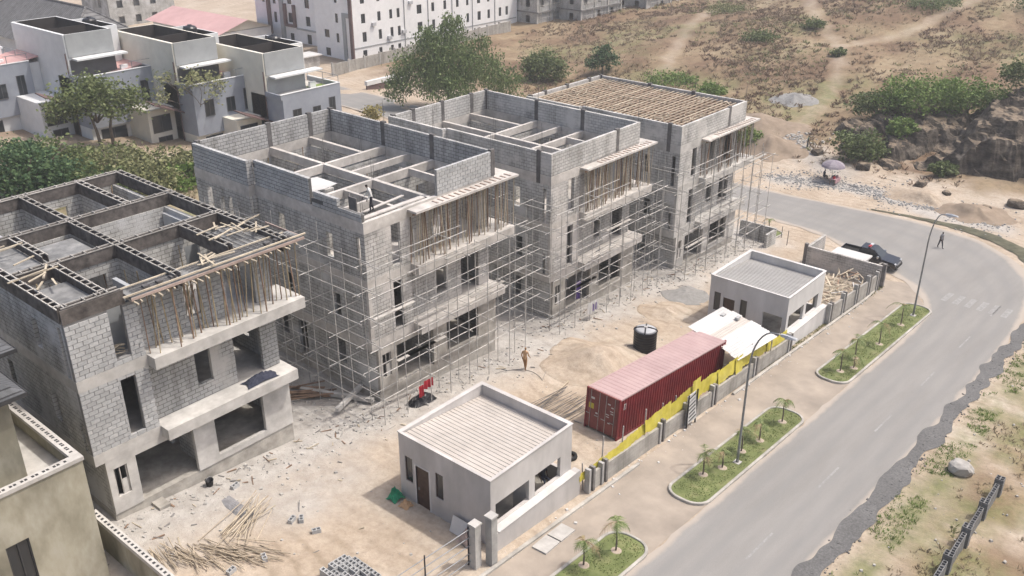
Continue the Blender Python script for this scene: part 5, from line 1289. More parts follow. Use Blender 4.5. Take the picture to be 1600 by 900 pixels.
# boundary wall of hollow blocks between that house and the first building
T = thing('hollow_block_wall', 'beige boundary wall topped with open hollow blocks at lower left', 'wall', (13.9, 34, gz(13.9)))
m = MB(); m.box(13.75, 13.98, 20, 37.9, gz(14) - .3, 1.75); m.build('wall', MT['beige'], T)
m = MB(); m.box(13.7, 14.03, 20, 37.9, 1.752, 1.98); tp = m.build('top_course', MT['block_top'], T)
for k in range(40):
    y = 37.6 - .3 * k
    m = MB(); m.box(13.8, 13.93, y - .09, y + .05, 1.981, 1.987); m.build('block_core', MT['dark'], tp)  # no real hole: dark plate stands in for shade inside the block
# ------------------------------------------------------------------ rock outcrop and boulders
def rock_add(x, y):
    wob = 2.2 * fbm(x, y, 0.14, 51) + 0.8 * fbm(x, y, 0.5, 53)
    s = x - (114.5 + (34 - y) * 0.30) + wob
    ledge = 3.8 * ss(0, 1.6, s) + 1.6 * ss(3.4, 5.0, s + 0.6 * nz(x, y, .4, 3)) + 0.8 * ss(8, 11, s)
    h = ledge * ss(34, 27, y + wob) * ss(155, 128, x)
    lump = 0.0
    for cx, cy, r, hh in ((117, 42, 2.6, 1.2), (121.5, 44, 3, 1.6), (126, 41, 4.5, 2.2), (119.5, 37.5, 3.2, 1.8), (128, 35, 6, 2.6), (114.5, 37, 2.0, 1.0), (123.5, 36.5, 4, 2.4), (133, 39, 5, 1.8)):
        d = math.hypot(x - cx, (y - cy) * 1.15) + 1.1 * fbm(x, y, 0.35, cx)
        lump = max(lump, hh * ss(r, r * 0.45, d))
    h = max(h, lump * .8)
    if h > .3: h = .55 * h + .45 * (math.floor(h / .85 + .4 * nz(x, y, .25, 81)) * .85 + .3)
    if h > 0.02: h += ss(0, 1, h) * (0.8 * abs(fbm(x, y, 0.33, 55)) + 0.32 * fbm(x, y, 1.0, 57))
    return h
m, nt, b = base_mat('rock', 0.92, 0.2)
p = pos(nt)
n1 = noise_node(nt, scaled(nt, p, (1, 1, 2.5)), 0.5, 8, 0.7)
rk = ramp(nt, [(0.34, (0.035, 0.029, 0.025)), (0.48, (0.085, 0.072, 0.06)), (0.6, (0.16, 0.137, 0.112)), (0.77, (0.27, 0.235, 0.195))]); nt.links.new(n1, rk.inputs[0])
n2 = noise_node(nt, scaled(nt, p, (1, 1, 0.3)), 1.3, 6, 0.7)
rs = ramp(nt, [(0.35, (0.5, 0.48, 0.46)), (0.6, (1, 1, 1))]); nt.links.new(n2, rs.inputs[0])
rc = mixc(nt, rk.outputs[0], rs.outputs[0], 1.0, 'MULTIPLY')
geo = nt.nodes.new('ShaderNodeNewGeometry'); sx = nt.nodes.new('ShaderNodeSeparateXYZ'); nt.links.new(geo.outputs['Normal'], sx.inputs[0])
ad = N(nt, 'ShaderNodeMath', operation='MULTIPLY_ADD'); nt.links.new(n2, ad.inputs[0]); ad.inputs[1].default_value = 0.7; nt.links.new(sx.outputs[2], ad.inputs[2])
lg = ramp(nt, [(0.98, (0, 0, 0)), (1.0, (1, 1, 1))]); sc_ = N(nt, 'ShaderNodeMath', operation='MULTIPLY'); nt.links.new(ad.outputs[0], sc_.inputs[0]); sc_.inputs[1].default_value = 0.78; lg.color_ramp.elements[0].position = .93; nt.links.new(sc_.outputs[0], lg.inputs[0])
earth = ramp(nt, [(0.35, (0.15, 0.115, 0.08)), (0.65, (0.25, 0.20, 0.15))]); nt.links.new(n1, earth.inputs[0])     # soil caught on the ledges
nt.links.new(mixc(nt, rc, earth.outputs[0], lg.outputs[0]), b.inputs['Base Color'])
bump(nt, b, n1, 1.0, 0.35)
MT['rock'] = m
rx = [105 + 0.42 * i for i in range(120)]
ry = [2 + 0.42 * i for i in range(118)]
vs = []
for y in ry:
    for x in rx:
        a = rock_add(x, y)
        jx, jy = 0.5 * nz(x, y, .7, 71), 0.5 * nz(x, y, .7, 73)
        vs.append((x + jx, y + jy, hill(x, y) + (a if a > 0.05 else -0.5)))
k = len(rx)
fs = [(j * k + i, j * k + i + 1, (j + 1) * k + i + 1, (j + 1) * k + i) for j in range(len(ry) - 1) for i in range(k - 1)]
keep = [f for f in fs if max(vs[q][2] - hill(vs[q][0], vs[q][1]) for q in f) > -0.3]
me = bpy.data.meshes.new('rock_outcrop'); me.from_pydata(vs, [], keep)
setp(link(me, 'rock_outcrop', None, MT['rock']), 'dark layered rock outcrop with a shadowed face on the right', 'rock')
def boulder(c, r, label, mat, seed, flat=0.75, name='boulder', group=None, cat='boulder'):
    bm = bmesh.new(); bmesh.ops.create_icosphere(bm, subdivisions=3, radius=1)
    for v in bm.verts:
        n = v.co.normalized()
        d = 1 + 0.28 * mnoise.noise(n * 1.3 + Vector((seed, 0, 0))) + 0.1 * mnoise.noise(n * 3 + Vector((0, seed, 0)))
        q = n * d
        q = Vector([math.copysign(min(abs(t), 0.86 + .08 * math.sin(seed + i)), t) for i, t in enumerate(q)])
        v.co = Vector((q.x * r[0], q.y * r[1], q.z * r[2]))
    me = bpy.data.meshes.new(name); bm.to_mesh(me); bm.free()
    o = link(me, name, None, mat); o.location = c; o.rotation_euler = (0, 0, seed)
    return setp(o, label, cat, group)
MT['pale_rock'] = M_noise('pale_rock', (0.36, 0.34, 0.315), (0.46, 0.44, 0.41), 1.6, 0.9, big=0.9, bigc=0.75, bmp=0.5)
boulder((50.6, 9.1, gz(50.6) + .3), (0.72, 0.62, 0.55), 'big pale squared boulder lying by the roadside', MT['pale_rock'], 2.0)
for i, (x, y, r) in enumerate(((110.8, 31.5, 0.8), (109.6, 28.2, 0.6), (111.6, 38.8, 1.0), (113.4, 45.6, 0.9), (107.9, 23.4, 0.7), (110.4, 21.0, 1.0))):
    boulder((x, y, hill(x, y) + r * .25), (r, r * .8, r * .6), ['brown boulder at the foot of the dark rock face', 'smaller brown boulder in front of the rock face', 'boulder under the lower bush on the outcrop', 'flat boulder at the upper left end of the outcrop', 'boulder on the rubble near the road bend', 'large boulder at the right picture edge below the rock face'][i], MT['rock'], 3.0 + i)

# ------------------------------------------------------------------ heaps
def heap(c, r, h, mat, label, name, seed, ry_=1.0, cat='heap', rough=0.18):
    bm = bmesh.new()
    n, rings = 36, 14; vs = []
    T = []
    for k in range(rings + 1):
        t = k / rings
        ring = []
        for i in range(n):
            a = 2 * math.pi * i / n
            rad = r * t * (1 + 0.45 * nz(math.cos(a) * 1.6, math.sin(a) * 1.6, 1, seed))
            x, y = c[0] + rad * math.cos(a), c[1] + rad * ry_ * math.sin(a)
            z = hill(x, y) + h * (math.exp(-(t * 1.9) ** 2) - 0.03) + (rough * h * fbm(x, y, 1.3 / max(r, 1) * 2, seed) + .16 * fbm(x, y, 1.1, seed) + .06 * fbm(x, y, 3, seed)) * (1 - t) - (0.25 if k == rings else 0)
            ring.append(bm.verts.new((x, y, z)))
        T.append(ring)
    for k in range(rings):
        for i in range(n): bm.faces.new((T[k][i], T[k + 1][i], T[k + 1][(i + 1) % n], T[k][(i + 1) % n]))
    bmesh.ops.remove_doubles(bm, verts=bm.verts, dist=0.001)
    me = bpy.data.meshes.new(name); bm.to_mesh(me); bm.free()
    me.polygons.foreach_set('use_smooth', [True] * len(me.polygons))
    return setp(link(me, name, None, mat), label, cat)
MT['sand'] = M_noise('sand', (0.37, 0.30, 0.235), (0.445, 0.375, 0.305), 1.8, 0.95, big=0.6, bigc=0.85, bmp=0.9)
MT['soil'] = M_noise('soil', (0.24, 0.185, 0.135), (0.32, 0.255, 0.195), 1.5, 0.95, big=0.4, bigc=0.8, bmp=0.8)
MT['grit'] = M_noise('grit', (0.23, 0.225, 0.215), (0.31, 0.305, 0.295), 3, 0.95, big=0.5, bigc=0.82, bmp=0.8)
heap((46.6, 32.3), 4.4, 1.35, MT['ground'], 'large heap of building sand beside the black tank', 'sand_heap', 4.0)
heap((57.9, 33.6), 2.2, 0.55, MT['ground'], 'small brown sand heap before the third building', 'sand_heap', 9.0)
heap((62.3, 34.4), 2.2, 0.35, MT['grit'], 'low grey grit heap near the far gatehouse', 'grit_heap', 16.0)
heap((112.2, 51.5), 4.2, 1.7, MT['soil'], 'brown soil heap beyond the cross road beside the farthest building', 'soil_heap', 12.0, 1.1)
heap((118.5, 56.5), 5.5, 1.4, MT['soil'], 'broad brown soil bank behind another heap on the far verge', 'soil_heap', 14.0, 1.3)
heap((131.5, 57.5), 3.2, 1.0, MT['grit'], 'rounded grey gravel heap on the hillside', 'gravel_heap', 15.0)
heap((106.0, 24.0), 3.2, 1.2, MT['soil'], 'earthy rubble heap at the bend near the rock face', 'soil_heap', 19.0, 1.2)
heap((107.5, 30.2), 3.2, 0.8, MT['ground'], 'pale earth heap under the rock outcrop', 'soil_heap', 22.0, 1.3)

# stones and broken block scattered about
def stones(name, label, count, where, mat, smin, smax):
    vs, fs = [], []
    for _ in range(count):
        x, y = where()
        s = smin + (smax - smin) * R.random() ** 3
        z = hill(x, y) + s * .15
        a = rr(0, 6.28); ca, sa = math.cos(a), math.sin(a)
        base = len(vs)
        for dx, dy, dz in ((-1, -1, -.6), (1, -1, -.6), (1, 1, -.6), (-1, 1, -.6), (-.7, -.8, .6), (.8, -.6, .5), (.7, .7, .65), (-.8, .6, .45)):
            dx *= rr(.7, 1.2) * s * .5; dy *= rr(.6, 1.1) * s * .5; dz *= s * .5
            vs.append((x + dx * ca - dy * sa, y + dx * sa + dy * ca, z + dz))
        fs += [tuple(base + i for i in f) for f in ((4, 5, 6, 7), (0, 1, 5, 4), (1, 2, 6, 5), (2, 3, 7, 6), (3, 0, 4, 7))]
    me = bpy.data.meshes.new(name); me.from_pydata(vs, [], fs)
    return setp(link(me, name, None, mat), label, kind='stuff')
def near_front():
    b = BLD[R.randrange(4)]; return b[0] + rr(-3, 14), b[1] - abs(R.gauss(0, 1.6)) - 0.2
def near_side():
    b = BLD[R.randrange(1, 4)]; return b[0] + rr(-4.5, -0.2), b[1] + rr(-1, 14)
MT['rubble'] = M_noise('rubble', (0.38, 0.365, 0.34), (0.50, 0.485, 0.46), 2, 0.95, big=0.7, bigc=0.75)
stones('rubble', 'pale broken block rubble along the foot of the buildings', 1500, near_front, MT['rubble'], 0.04, 0.22)
stones('rubble', 'grey rubble in the gaps between the buildings', 700, near_side, MT['rubble'], 0.05, 0.28)
stones('pebbles', 'small stones strewn over the sandy yard', 450, lambda: (rr(14.5, 76), rr(25, 38)), MT['rubble'], 0.03, 0.16)
stones('litter', 'scraps of pale litter and stone along the footway edge', 160, lambda: (rr(26, 76), 23.1 + abs(R.gauss(0, .5)) * (-1 if rr(0, 1) < .35 else .3)), MT['white_sheet'], 0.05, 0.22)
stones('road_gravel', 'loose dark stones along the broken road edge', 1500, lambda: (rr(26, 84), 11.55 + R.gauss(0, .3)), MT['gravel'], 0.04, 0.18)
stones('verge_stones', 'stones on the dry verge right of the road', 320, lambda: (rr(30, 85), rr(2, 10)), MT['pale_rock'], 0.04, 0.2)
MT['grit_blue'] = M_noise('grit_blue', (0.27, 0.27, 0.265), (0.36, 0.36, 0.352), 2, 0.95, big=0.6, bigc=0.8)
stones('crushed_stone', 'grey crushed stone spread beyond the cross road', 3600, lambda: (lambda t: ((103.8 + 2.6 * math.sin(t * 3.1)) + R.gauss(0, 1.5) * (1 + .6 * math.sin(t * 17)), 20 + t * 27 + R.gauss(0, 1.0)))(R.random() ** .8), MT['grit_blue'], 0.06, 0.26)
stones('white_rubble', 'white stone rubble beside the soil heaps', 500, lambda: (R.gauss(115, 1.8), R.gauss(50, 1.6)), MT['rubble'], 0.12, 0.5)

# ------------------------------------------------------------------ trees, shrubs, scrub
LEAF = {
 'dark': M_leaf('leaf_dark', [(0.036, 0.075, 0.036), (0.062, 0.115, 0.05), (0.095, 0.16, 0.068), (0.14, 0.205, 0.09)]),
 'mid': M_leaf('leaf_mid', [(0.065, 0.09, 0.032), (0.10, 0.135, 0.048), (0.14, 0.18, 0.07), (0.19, 0.225, 0.10)]),
 'leafy': M_leaf('leaf_leafy', [(0.085, 0.115, 0.04), (0.125, 0.16, 0.058), (0.165, 0.20, 0.08), (0.22, 0.25, 0.115)]),
 'willow': M_leaf('leaf_willow', [(0.075, 0.115, 0.04), (0.115, 0.165, 0.06), (0.16, 0.215, 0.085), (0.22, 0.27, 0.12)]),
 'olive': M_leaf('leaf_olive', [(0.115, 0.13, 0.055), (0.17, 0.185, 0.08), (0.22, 0.225, 0.105), (0.28, 0.275, 0.14)]),
 'bright': M_leaf('leaf_bright', [(0.075, 0.13, 0.028), (0.12, 0.195, 0.045), (0.17, 0.25, 0.065), (0.22, 0.29, 0.09)]),
 'yellow': M_leaf('leaf_yellow', [(0.22, 0.19, 0.07), (0.30, 0.26, 0.10), (0.36, 0.31, 0.14)]),
 'dry': M_leaf('leaf_dry', [(0.16, 0.112, 0.075), (0.20, 0.148, 0.10), (0.25, 0.19, 0.13), (0.30, 0.24, 0.17)]),
 'rust': M_leaf('leaf_rust', [(0.14, 0.092, 0.064), (0.175, 0.118, 0.082), (0.215, 0.15, 0.108)]),
 'straw': M_leaf('leaf_straw', [(0.24, 0.19, 0.125), (0.29, 0.235, 0.16), (0.35, 0.295, 0.205)]),
}
MT['bark'] = M_noise('bark', (0.12, 0.095, 0.075), (0.22, 0.18, 0.145), 3, 0.95, big=1, bigc=0.7, bmp=0.5)
def leaves(blobs, n, size, droop=0.0, clump=0.22, seed=1):
    r = random.Random(seed)
    vs, fs = [], []
    W = [b[3] * b[4] * b[5] for b in blobs]
    cl = []
    for _ in range(max(12, n // 28)):
        b = r.choices(blobs, W)[0]
        while True:
            d = Vector((r.gauss(0, 1), r.gauss(0, 1), r.gauss(0, 1))).normalized()
            rad = r.random() ** 0.42
            if d.z > -0.75 or r.random() < .3: break
        rad *= 1 + 0.16 * mnoise.noise(d * 2.2 + Vector((seed, b[0], 0)))
        cl.append((b[0] + d.x * b[3] * rad, b[1] + d.y * b[4] * rad, b[2] + d.z * b[5] * rad, (b[3] + b[4] + b[5]) / 3 * clump * r.uniform(.6, 1.4)))
    for _ in range(n):
        c = cl[r.randrange(len(cl))]
        x, y, z = c[0] + r.gauss(0, c[3]), c[1] + r.gauss(0, c[3]), c[2] + r.gauss(0, c[3] * .75) - droop * r.random() * c[3] * 2
        s = size * r.uniform(.6, 1.5)
        if droop and r.random() < .5:
            a = Vector((r.uniform(-.25, .25), r.uniform(-.25, .25), -1)).normalized() * s * 1.15
            q = Vector((r.uniform(-1, 1), r.uniform(-1, 1), 0)).normalized() * s * .5
        else:
            a = Vector((r.gauss(0, 1), r.gauss(0, 1), r.gauss(0, .6))).normalized() * s
            q = a.cross(Vector((r.gauss(0, 1), r.gauss(0, 1), r.gauss(0, 1)))).normalized() * s * .62
        p = Vector((x, y, z)); i = len(vs)
        vs += [p - a * .5, p + q * .5, p + a * .5, p - q * .5]
        fs.append((i, i + 1, i + 2, i + 3))
    return vs, fs
def tree(name, label, cat, base, trunks, blobs, n, size, mat, droop=0.0, clump=0.22, seed=1, group=None, trunk_r=0.2):
    """trunks: list of lists of points (offsets from base); blobs: ellipsoids (offsets)"""
    z = hill(base[0], base[1]) + (rock_add(base[0], base[1]) if base[0] > 104 else 0)
    T = thing(name, label, cat, (base[0], base[1], z), group)
    m = MB()
    for k, t in enumerate(trunks):
        m.sweep(t, [trunk_r * (1 - .8 * i / (len(t) - 1)) * (1 if k < 2 else .6) for i in range(len(t))], 7)
    m.build('trunk' if cat == 'tree' else 'stem', MT['bark'], T, smooth=True, local=True)
    vs, fs = leaves(blobs, n, size, droop, clump, seed)
    me = bpy.data.meshes.new('crown'); me.from_pydata(vs, [], fs)
    link(me, 'crown' if cat == 'tree' else 'foliage', T, LEAF[mat])
    return T
def limbs(h, spread, k, r, z0=0.3):
    out = []
    for i in range(k):
        a = 6.28 * i / k + r; s = spread * (0.7 + .3 * ((i * 7) % 3))
        out.append([(0, 0, h * z0), (math.cos(a) * s * .4, math.sin(a) * s * .4, h * (z0 + .22)), (math.cos(a) * s, math.sin(a) * s, h * .85)])
    return out
tree('feathery_tree', 'big feathery pale green tree behind the third building', 'tree', (100.5, 99), [[(0, 0, -.5), (.2, 0, 2), (0, .3, 5), (.3, .2, 8)]] + limbs(9, 4, 7, .4),
     [(0, 0, 8.0, 4.6, 4.6, 4.2), (-4.2, 3.0, 6.2, 3.4, 3.4, 3.4), (3.8, -3.2, 6.0, 3.6, 3.6, 3.4), (6.8, -6.0, 4.0, 2.8, 2.8, 2.6), (1.4, 0.4, 12.2, 2.2, 2.2, 2.0), (-2.0, 1.2, 10.8, 2.4, 2.4, 2.0), (4.4, -2.6, 9.4, 2.0, 2.0, 1.6), (-1.5, -1.5, 4.4, 4.0, 4.0, 3), (-6.0, 4.4, 3.8, 2.2, 2.2, 2.2)], 24000, 0.34, 'willow', droop=.6, clump=0.2, seed=3, trunk_r=.4)
tree('round_bush', 'dark grey-green round bush right of the feathery tree', 'bush', (122.5, 98.5), limbs(5, 2, 5, .2, .05), [(0, 0, 2.6, 3.2, 3.2, 2.4), (1.5, -1.5, 1.8, 2.2, 2.2, 1.7), (-1.4, 1.4, 2.2, 2, 2, 1.8)], 4200, 0.38, 'mid', seed=5)
tree('small_tree', 'small dark leafy tree behind the farthest roof parapet', 'tree', (130.3, 91.5), [[(0, 0, -.4), (0, .1, 1.5), (.2, 0, 3)]] + limbs(4, 1.4, 4, .9), [(0, 0, 3.0, 1.6, 1.6, 1.9), (.9, -.9, 2.0, 1.5, 1.5, 1.3), (-1, 1, 1.7, 1.5, 1.5, 1.2), (.3, -.2, 4.6, .8, .8, 1.0)], 2600, 0.34, 'dark', seed=6)
tree('leafy_tree', 'leafy green tree with two trunks before the white house', 'tree', (50.2, 107.6), [[(0, 0, -.5), (-.2, .2, 2), (-.6, .2, 4.0), (-1.5, .4, 6)], [(1.2, -.6, -.5), (1.1, -.7, 2.2), (1.5, -.8, 4.0), (2.4, -1.2, 6)]] + limbs(6, 2.8, 6, .1, .5),
     [(0, 0, 6.2, 3.0, 3.0, 2.0), (-2.8, 1.8, 5.2, 2.1, 2.1, 1.6), (3.2, -2.2, 5.6, 2.2, 2.2, 1.8), (.6, 0, 7.6, 1.7, 1.7, 1.0), (1, -2, 4.4, 1.9, 1.9, 1.1), (-4.0, 3.2, 4.2, 1.3, 1.3, 1.0)], 5200, 0.38, 'leafy', clump=.3, seed=8, trunk_r=.24)
def bare_tree(base, h, label, seed):
    r = random.Random(seed)
    T = thing('sparse_tree', label, 'tree', (base[0], base[1], hill(*base)))
    m = MB(); tips = []
    def grow(p, d, L, rad, lv):
        pts = [p]; q = p
        for _ in range(3):
            d = (d + Vector((r.gauss(0, .16), r.gauss(0, .16), .06))).normalized(); q = q + d * L / 3; pts.append(q)
        m.sweep(pts, [rad, rad * .85, rad * .7, rad * .55], 5)
        if lv == 0: tips.append(q); return
        for _ in range(r.choice((2, 3, 3))):
            grow(q, (d + Vector((r.gauss(0, .55), r.gauss(0, .55), r.gauss(.1, .25)))).normalized(), L * r.uniform(.6, .8), rad * .55, lv - 1)
    grow(Vector((0, 0, -.4)), Vector((.05, .05, 1)), h * .36, .2, 4); grow(Vector((.5, -.4, -.4)), Vector((-.4, .3, 1)), h * .4, .15, 3)
    m.build('trunk', MT['bark'], T, local=True)
    vs, fs = [], []
    for t in tips:
        for _ in range(r.randrange(8, 18)):
            p = t + Vector((r.gauss(0, .45), r.gauss(0, .45), r.gauss(0, .4))); a = Vector((r.gauss(0, 1), r.gauss(0, 1), r.gauss(0, 1))).normalized() * .2; q = a.orthogonal().normalized() * .12
            i = len(vs); vs += [p - a, p + q, p + a, p - q]; fs.append((i, i + 1, i + 2, i + 3))
    me = bpy.data.meshes.new('crown'); me.from_pydata(vs, [], fs); link(me, 'crown', T, LEAF['olive'])
bare_tree((61.6, 103.0), 9.5, 'sparse tree with thin spreading branches before the cream house', 4)
tree('sapling', 'small young tree beside the end terrace house', 'tree', (69.8, 97.2), [[(0, 0, -.3), (0, .1, 1.5), (.2, 0, 3.2)]] + limbs(4, 1.2, 4, .3), [(0, 0, 3.6, 1.6, 1.6, .9), (.8, -.8, 2.9, 1, 1, .7), (-.9, .9, 3, 1, 1, .7)], 900, 0.34, 'willow', seed=11, trunk_r=.09)
tree('sapling', 'small yellowish tree before the end terrace house wall', 'tree', (79.2, 92.2), [[(0, 0, -.3), (0, 0, 1.6), (.1, 0, 3)]] + limbs(4, .9, 4, .8), [(0, 0, 3.0, 1.4, 1.4, 1.2)], 800, 0.3, 'yellow', seed=12, trunk_r=.09)
tree('dense_tree', 'dense dark green tree at the left edge behind the first building', 'tree', (34.8, 92.5), [[(0, 0, -.5), (0, .3, 2.5), (.3, .3, 5)]] + limbs(6, 3.2, 6, .5), [(0, 0, 3.2, 3.4, 3.4, 2.5), (-3.0, 1.6, 2.6, 2.6, 2.6, 2.3), (2.6, -2, 2.0, 2.6, 2.6, 2.0), (1.5, 2.2, 3.8, 2.0, 2.0, 1.4), (-1, -3, 1.4, 2.6, 2.6, 1.5)], 9000, 0.38, 'dark', seed=14, trunk_r=.3)
tree('dense_tree', 'mid green tree leaning beside the dense dark tree', 'tree', (38.4, 95.6), [[(0, 0, -.5), (.3, 0, 2.2), (.2, .4, 4)]] + limbs(6, 2.8, 5, .1), [(0, 0, 3.0, 2.8, 2.8, 2.0), (2.8, -1.4, 2.2, 2.2, 2.2, 1.7), (-1.6, 2.4, 3.4, 1.9, 1.9, 1.5)], 5200, 0.36, 'leafy', seed=15, trunk_r=.25)
for i, (x, y, rx_, hh, mt, lb) in enumerate(((44.6, 95.0, 4.0, 3.2, 'olive', 'olive scrub bush under the leafy tree'), (49.3, 93.0, 3.8, 2.6, 'olive', 'broad dry olive bush behind the first roof'), (53.6, 91.0, 3.6, 2.2, 'olive', 'low spreading olive bush near the second building'), (50.2, 88.0, 3.2, 1.9, 'bright', 'bright yellow-green bush just behind the first roof'), (44.5, 88.5, 3.4, 2.6, 'olive', 'dusty shrub behind the first roof corner'), (40.5, 89.0, 3.0, 3.0, 'mid', 'green shrub between the dense trees and dusty shrubs'), (57.0, 93.5, 2.6, 1.5, 'olive', 'thin low shrub beside the second building corner'), (46.5, 99.5, 3.4, 2.4, 'mid', 'green shrub at the foot of the leafy tree'))):
    tree('shrub', lb, 'bush', (x, y), limbs(hh, rx_ * .5, 5, i, .05), [(0, 0, hh * .5, rx_, rx_ * .9, hh * .6), (rx_ * .5, -rx_ * .4, hh * .35, rx_ * .6, rx_ * .6, hh * .45), (-rx_ * .4, rx_ * .5, hh * .45, rx_ * .6, rx_ * .6, hh * .5)], 2600, 0.36, mt, seed=30 + i, group='scrub bushes behind the first building', clump=.16)
for i, (x, y, rx_, hh, mt, lb) in enumerate(((128.5, 38.5, 4.6, 4.6, 'bright', 'largest bright green bush on top of the rock outcrop'), (127.5, 43.5, 3.2, 3.4, 'mid', 'green bush left of the largest one on the outcrop'), (131.5, 33.5, 4.0, 4.2, 'bright', 'bright bush right of the largest one on the outcrop'), (114.5, 40.5, 2.6, 3.6, 'mid', 'dark leafy bush low on the outcrop front'), (121.0, 38.0, 1.6, 2.0, 'bright', 'small bright bush in the middle of the rocks'), (133.0, 26.5, 3.6, 4.2, 'mid', 'bush above the rock face at the right edge'), (115.0, 30.5, 1.3, 1.6, 'mid', 'little bush growing on the rock face'), (121.5, 19.0, 2.4, 2.4, 'mid', 'bush on the rock ledge at the far right edge'))):
    tree('rock_bush', lb, 'bush', (x, y), limbs(hh, rx_ * .5, 5, i, .05), [(0, 0, hh * .5, rx_, rx_, hh * .55), (rx_ * .5, -rx_ * .5, hh * .4, rx_ * .7, rx_ * .7, hh * .5), (-rx_ * .5, rx_ * .5, hh * .55, rx_ * .65, rx_ * .65, hh * .5)], int(1000 + rx_ * 900), 0.34, mt, seed=50 + i, group='bushes on the rock outcrop', clump=.18)
for i, (x, y, rx_, hh, mt, lb) in enumerate(((131, 79, 4.2, 1.1, 'bright', 'low bright green patch of shrub behind the farthest roof'), (127.5, 70, 2.6, 1.6, 'bright', 'bright green shrub right of the farthest roof corner'), (111.3, 55.0, 2.0, 3.0, 'bright', 'tall green weeds beside the farthest building'), (158, 77, 3.0, 1.8, 'mid', 'grey-green bush in the middle of the hillside'), (152, 60, 1.2, 1.4, 'mid', 'tiny dark green bush on the hillside mound'), (168, 72, 2.2, 1.6, 'mid', 'small green bush high on the hillside'), (188, 58, 5, 1.6, 'mid', 'dull green thicket near the top right corner'), (196, 40, 6, 1.8, 'mid', 'wide dull green thicket at the top right edge'), (184, 98, 5, 1.4, 'olive', 'dull thicket below the far concrete shells'))):
    tree('hill_bush', lb, 'bush', (x, y), limbs(hh, rx_ * .4, 4, i, .05), [(0, 0, hh * .4, rx_, rx_, hh * .6), (rx_ * .6, -rx_ * .4, hh * .3, rx_ * .6, rx_ * .6, hh * .45)], int(500 + 380 * rx_), 0.34, mt, seed=70 + i, group='scattered green bushes on the hillside', clump=.18)
# dry grass and scrub on the slope: nobody could count it
def scrub(name, label, mat, count, test, hmin, hmax, blades_per=9, seed=1):
    r = random.Random(seed); vs, fs = [], []
    k = 0
    while k < count:
        x, y = test(r)
        if x is None: k += .25; continue
        k += 1
        z = hill(x, y); h = r.uniform(hmin, hmax); w = h * r.uniform(.5, 1.1)
        for _ in range(blades_per):
            a = r.uniform(0, 6.28); d = r.uniform(0, w) ; px, py = x + math.cos(a) * d * .7, y + math.sin(a) * d * .7
            b = r.uniform(0, 6.28); q = Vector((math.cos(b), math.sin(b), 0)) * h * r.uniform(.1, .24)
            t = Vector((px + math.cos(a) * (d * .6 + h * .5), py + math.sin(a) * (d * .6 + h * .5), z + h * r.uniform(.4, .9)))
            i = len(vs); p = Vector((px, py, z - .05)); vs += [p - q, p + q, t + q * .5, t - q * .5]; fs.append((i, i + 1, i + 2, i + 3))
    me = bpy.data.meshes.new(name); me.from_pydata(vs, [], fs)
    return setp(link(me, name, None, LEAF[mat]), label, kind='stuff')
def on_hill(lo, hi, sc, sd):
    def f(r):
        t = r.random() ** .8; x = 110 + 100 * t; y = r.uniform(28, 128)
        if y > x * .86 - 2 and x < 150: return None, None
        d = fbm(x, y, sc, sd)
        if not lo < d < hi: return None, None
        if min(seg_dist(x, y, q) for q in TRAILS) < 1.8: return None, None
        if rock_add(x, y) > .3: return None, None
        return x, y
    return f
scrub('dry_grass', 'straw coloured dry grass covering the hillside', 'straw', 4200, on_hill(-.2, 2, .07, 91), .15, .4, 7, 1)
scrub('dry_scrub', 'brown dry scrub in patches over the hillside', 'dry', 4600, on_hill(.0, 2, .06, 95), .2, .55, 9, 2)
scrub('rusty_scrub', 'rust coloured withered scrub across the hillside', 'rust', 3800, on_hill(.1, 2, .045, 99), .2, .6, 9, 3)
scrub('green_scrub', 'green weeds among the dry scrub', 'olive', 1900, on_hill(.18, 2, .05, 103), .2, .55, 8, 4)
def verge(lo, y0, y1, sd):
    def f(r):
        x, y = r.uniform(28, 92), r.uniform(y0, y1)
        return (x, y) if fbm(x, y, .22, sd) > lo else (None, None)
    return f
scrub('verge_weeds', 'low green weeds along the road edge', 'bright', 2600, verge(-.12, 9.3, 11.0, 5), .05, .16, 6, 6)
scrub('verge_straw', 'patchy dry straw on the verge right of the road', 'straw', 1600, verge(.1, 1, 9.5, 8), .08, .26, 6, 7)
scrub('verge_shrublets', 'dull green tufts around the hollow block wall', 'olive', 420, verge(.3, 2, 8.5, 15), .12, .4, 9, 8)
scrub('wall_weeds', 'weeds at the foot of the far boundary wall', 'olive', 500, lambda r: (r.uniform(54, 77), r.uniform(23.35, 24.0) - .12), .06, .2, 6, 9)
scrub('back_grass', 'dry grass behind the buildings', 'straw', 1200, lambda r: (lambda x, y: (x, y) if fbm(x, y, .12, 5) > 0 else (None, None))(r.uniform(45, 86), r.uniform(62, 92)), .2, .6, 7, 10)

# planted islands with young palms
PALMS = [(39.6, 19.8, 1.5, 6, 'young palm at the near end of the middle island'), (41.0, 19.35, 1.1, 2, 'bare palm stump near the lamp on the middle island'), (43.4, 19.4, 1.5, 7, 'drooping young palm just past the lamp on the middle island'), (45.3, 19.2, 1.2, 6, 'bushy young palm in the middle island'), (48.4, 19.2, 1.6, 6, 'young palm at the far end of the middle island'),
         (58.0, 19.4, 1.6, 5, 'thin young palm at the near end of the far island'), (60.9, 19.5, 1.5, 6, 'arching young palm on the far island'), (64.6, 19.1, 1.7, 4, 'sparse young palm midway along the far island'), (69.5, 19.2, 1.7, 4, 'sparse young palm near the far lamp'), (28.6, 20.0, 1.5, 6, 'young palm at the bottom edge on the nearest island'), (30.6, 19.5, 1.8, 6, 'upright young palm on the nearest island tip'), (59.2, 18.9, .9, 5, 'short bushy palm at the near kerb of the far island')]
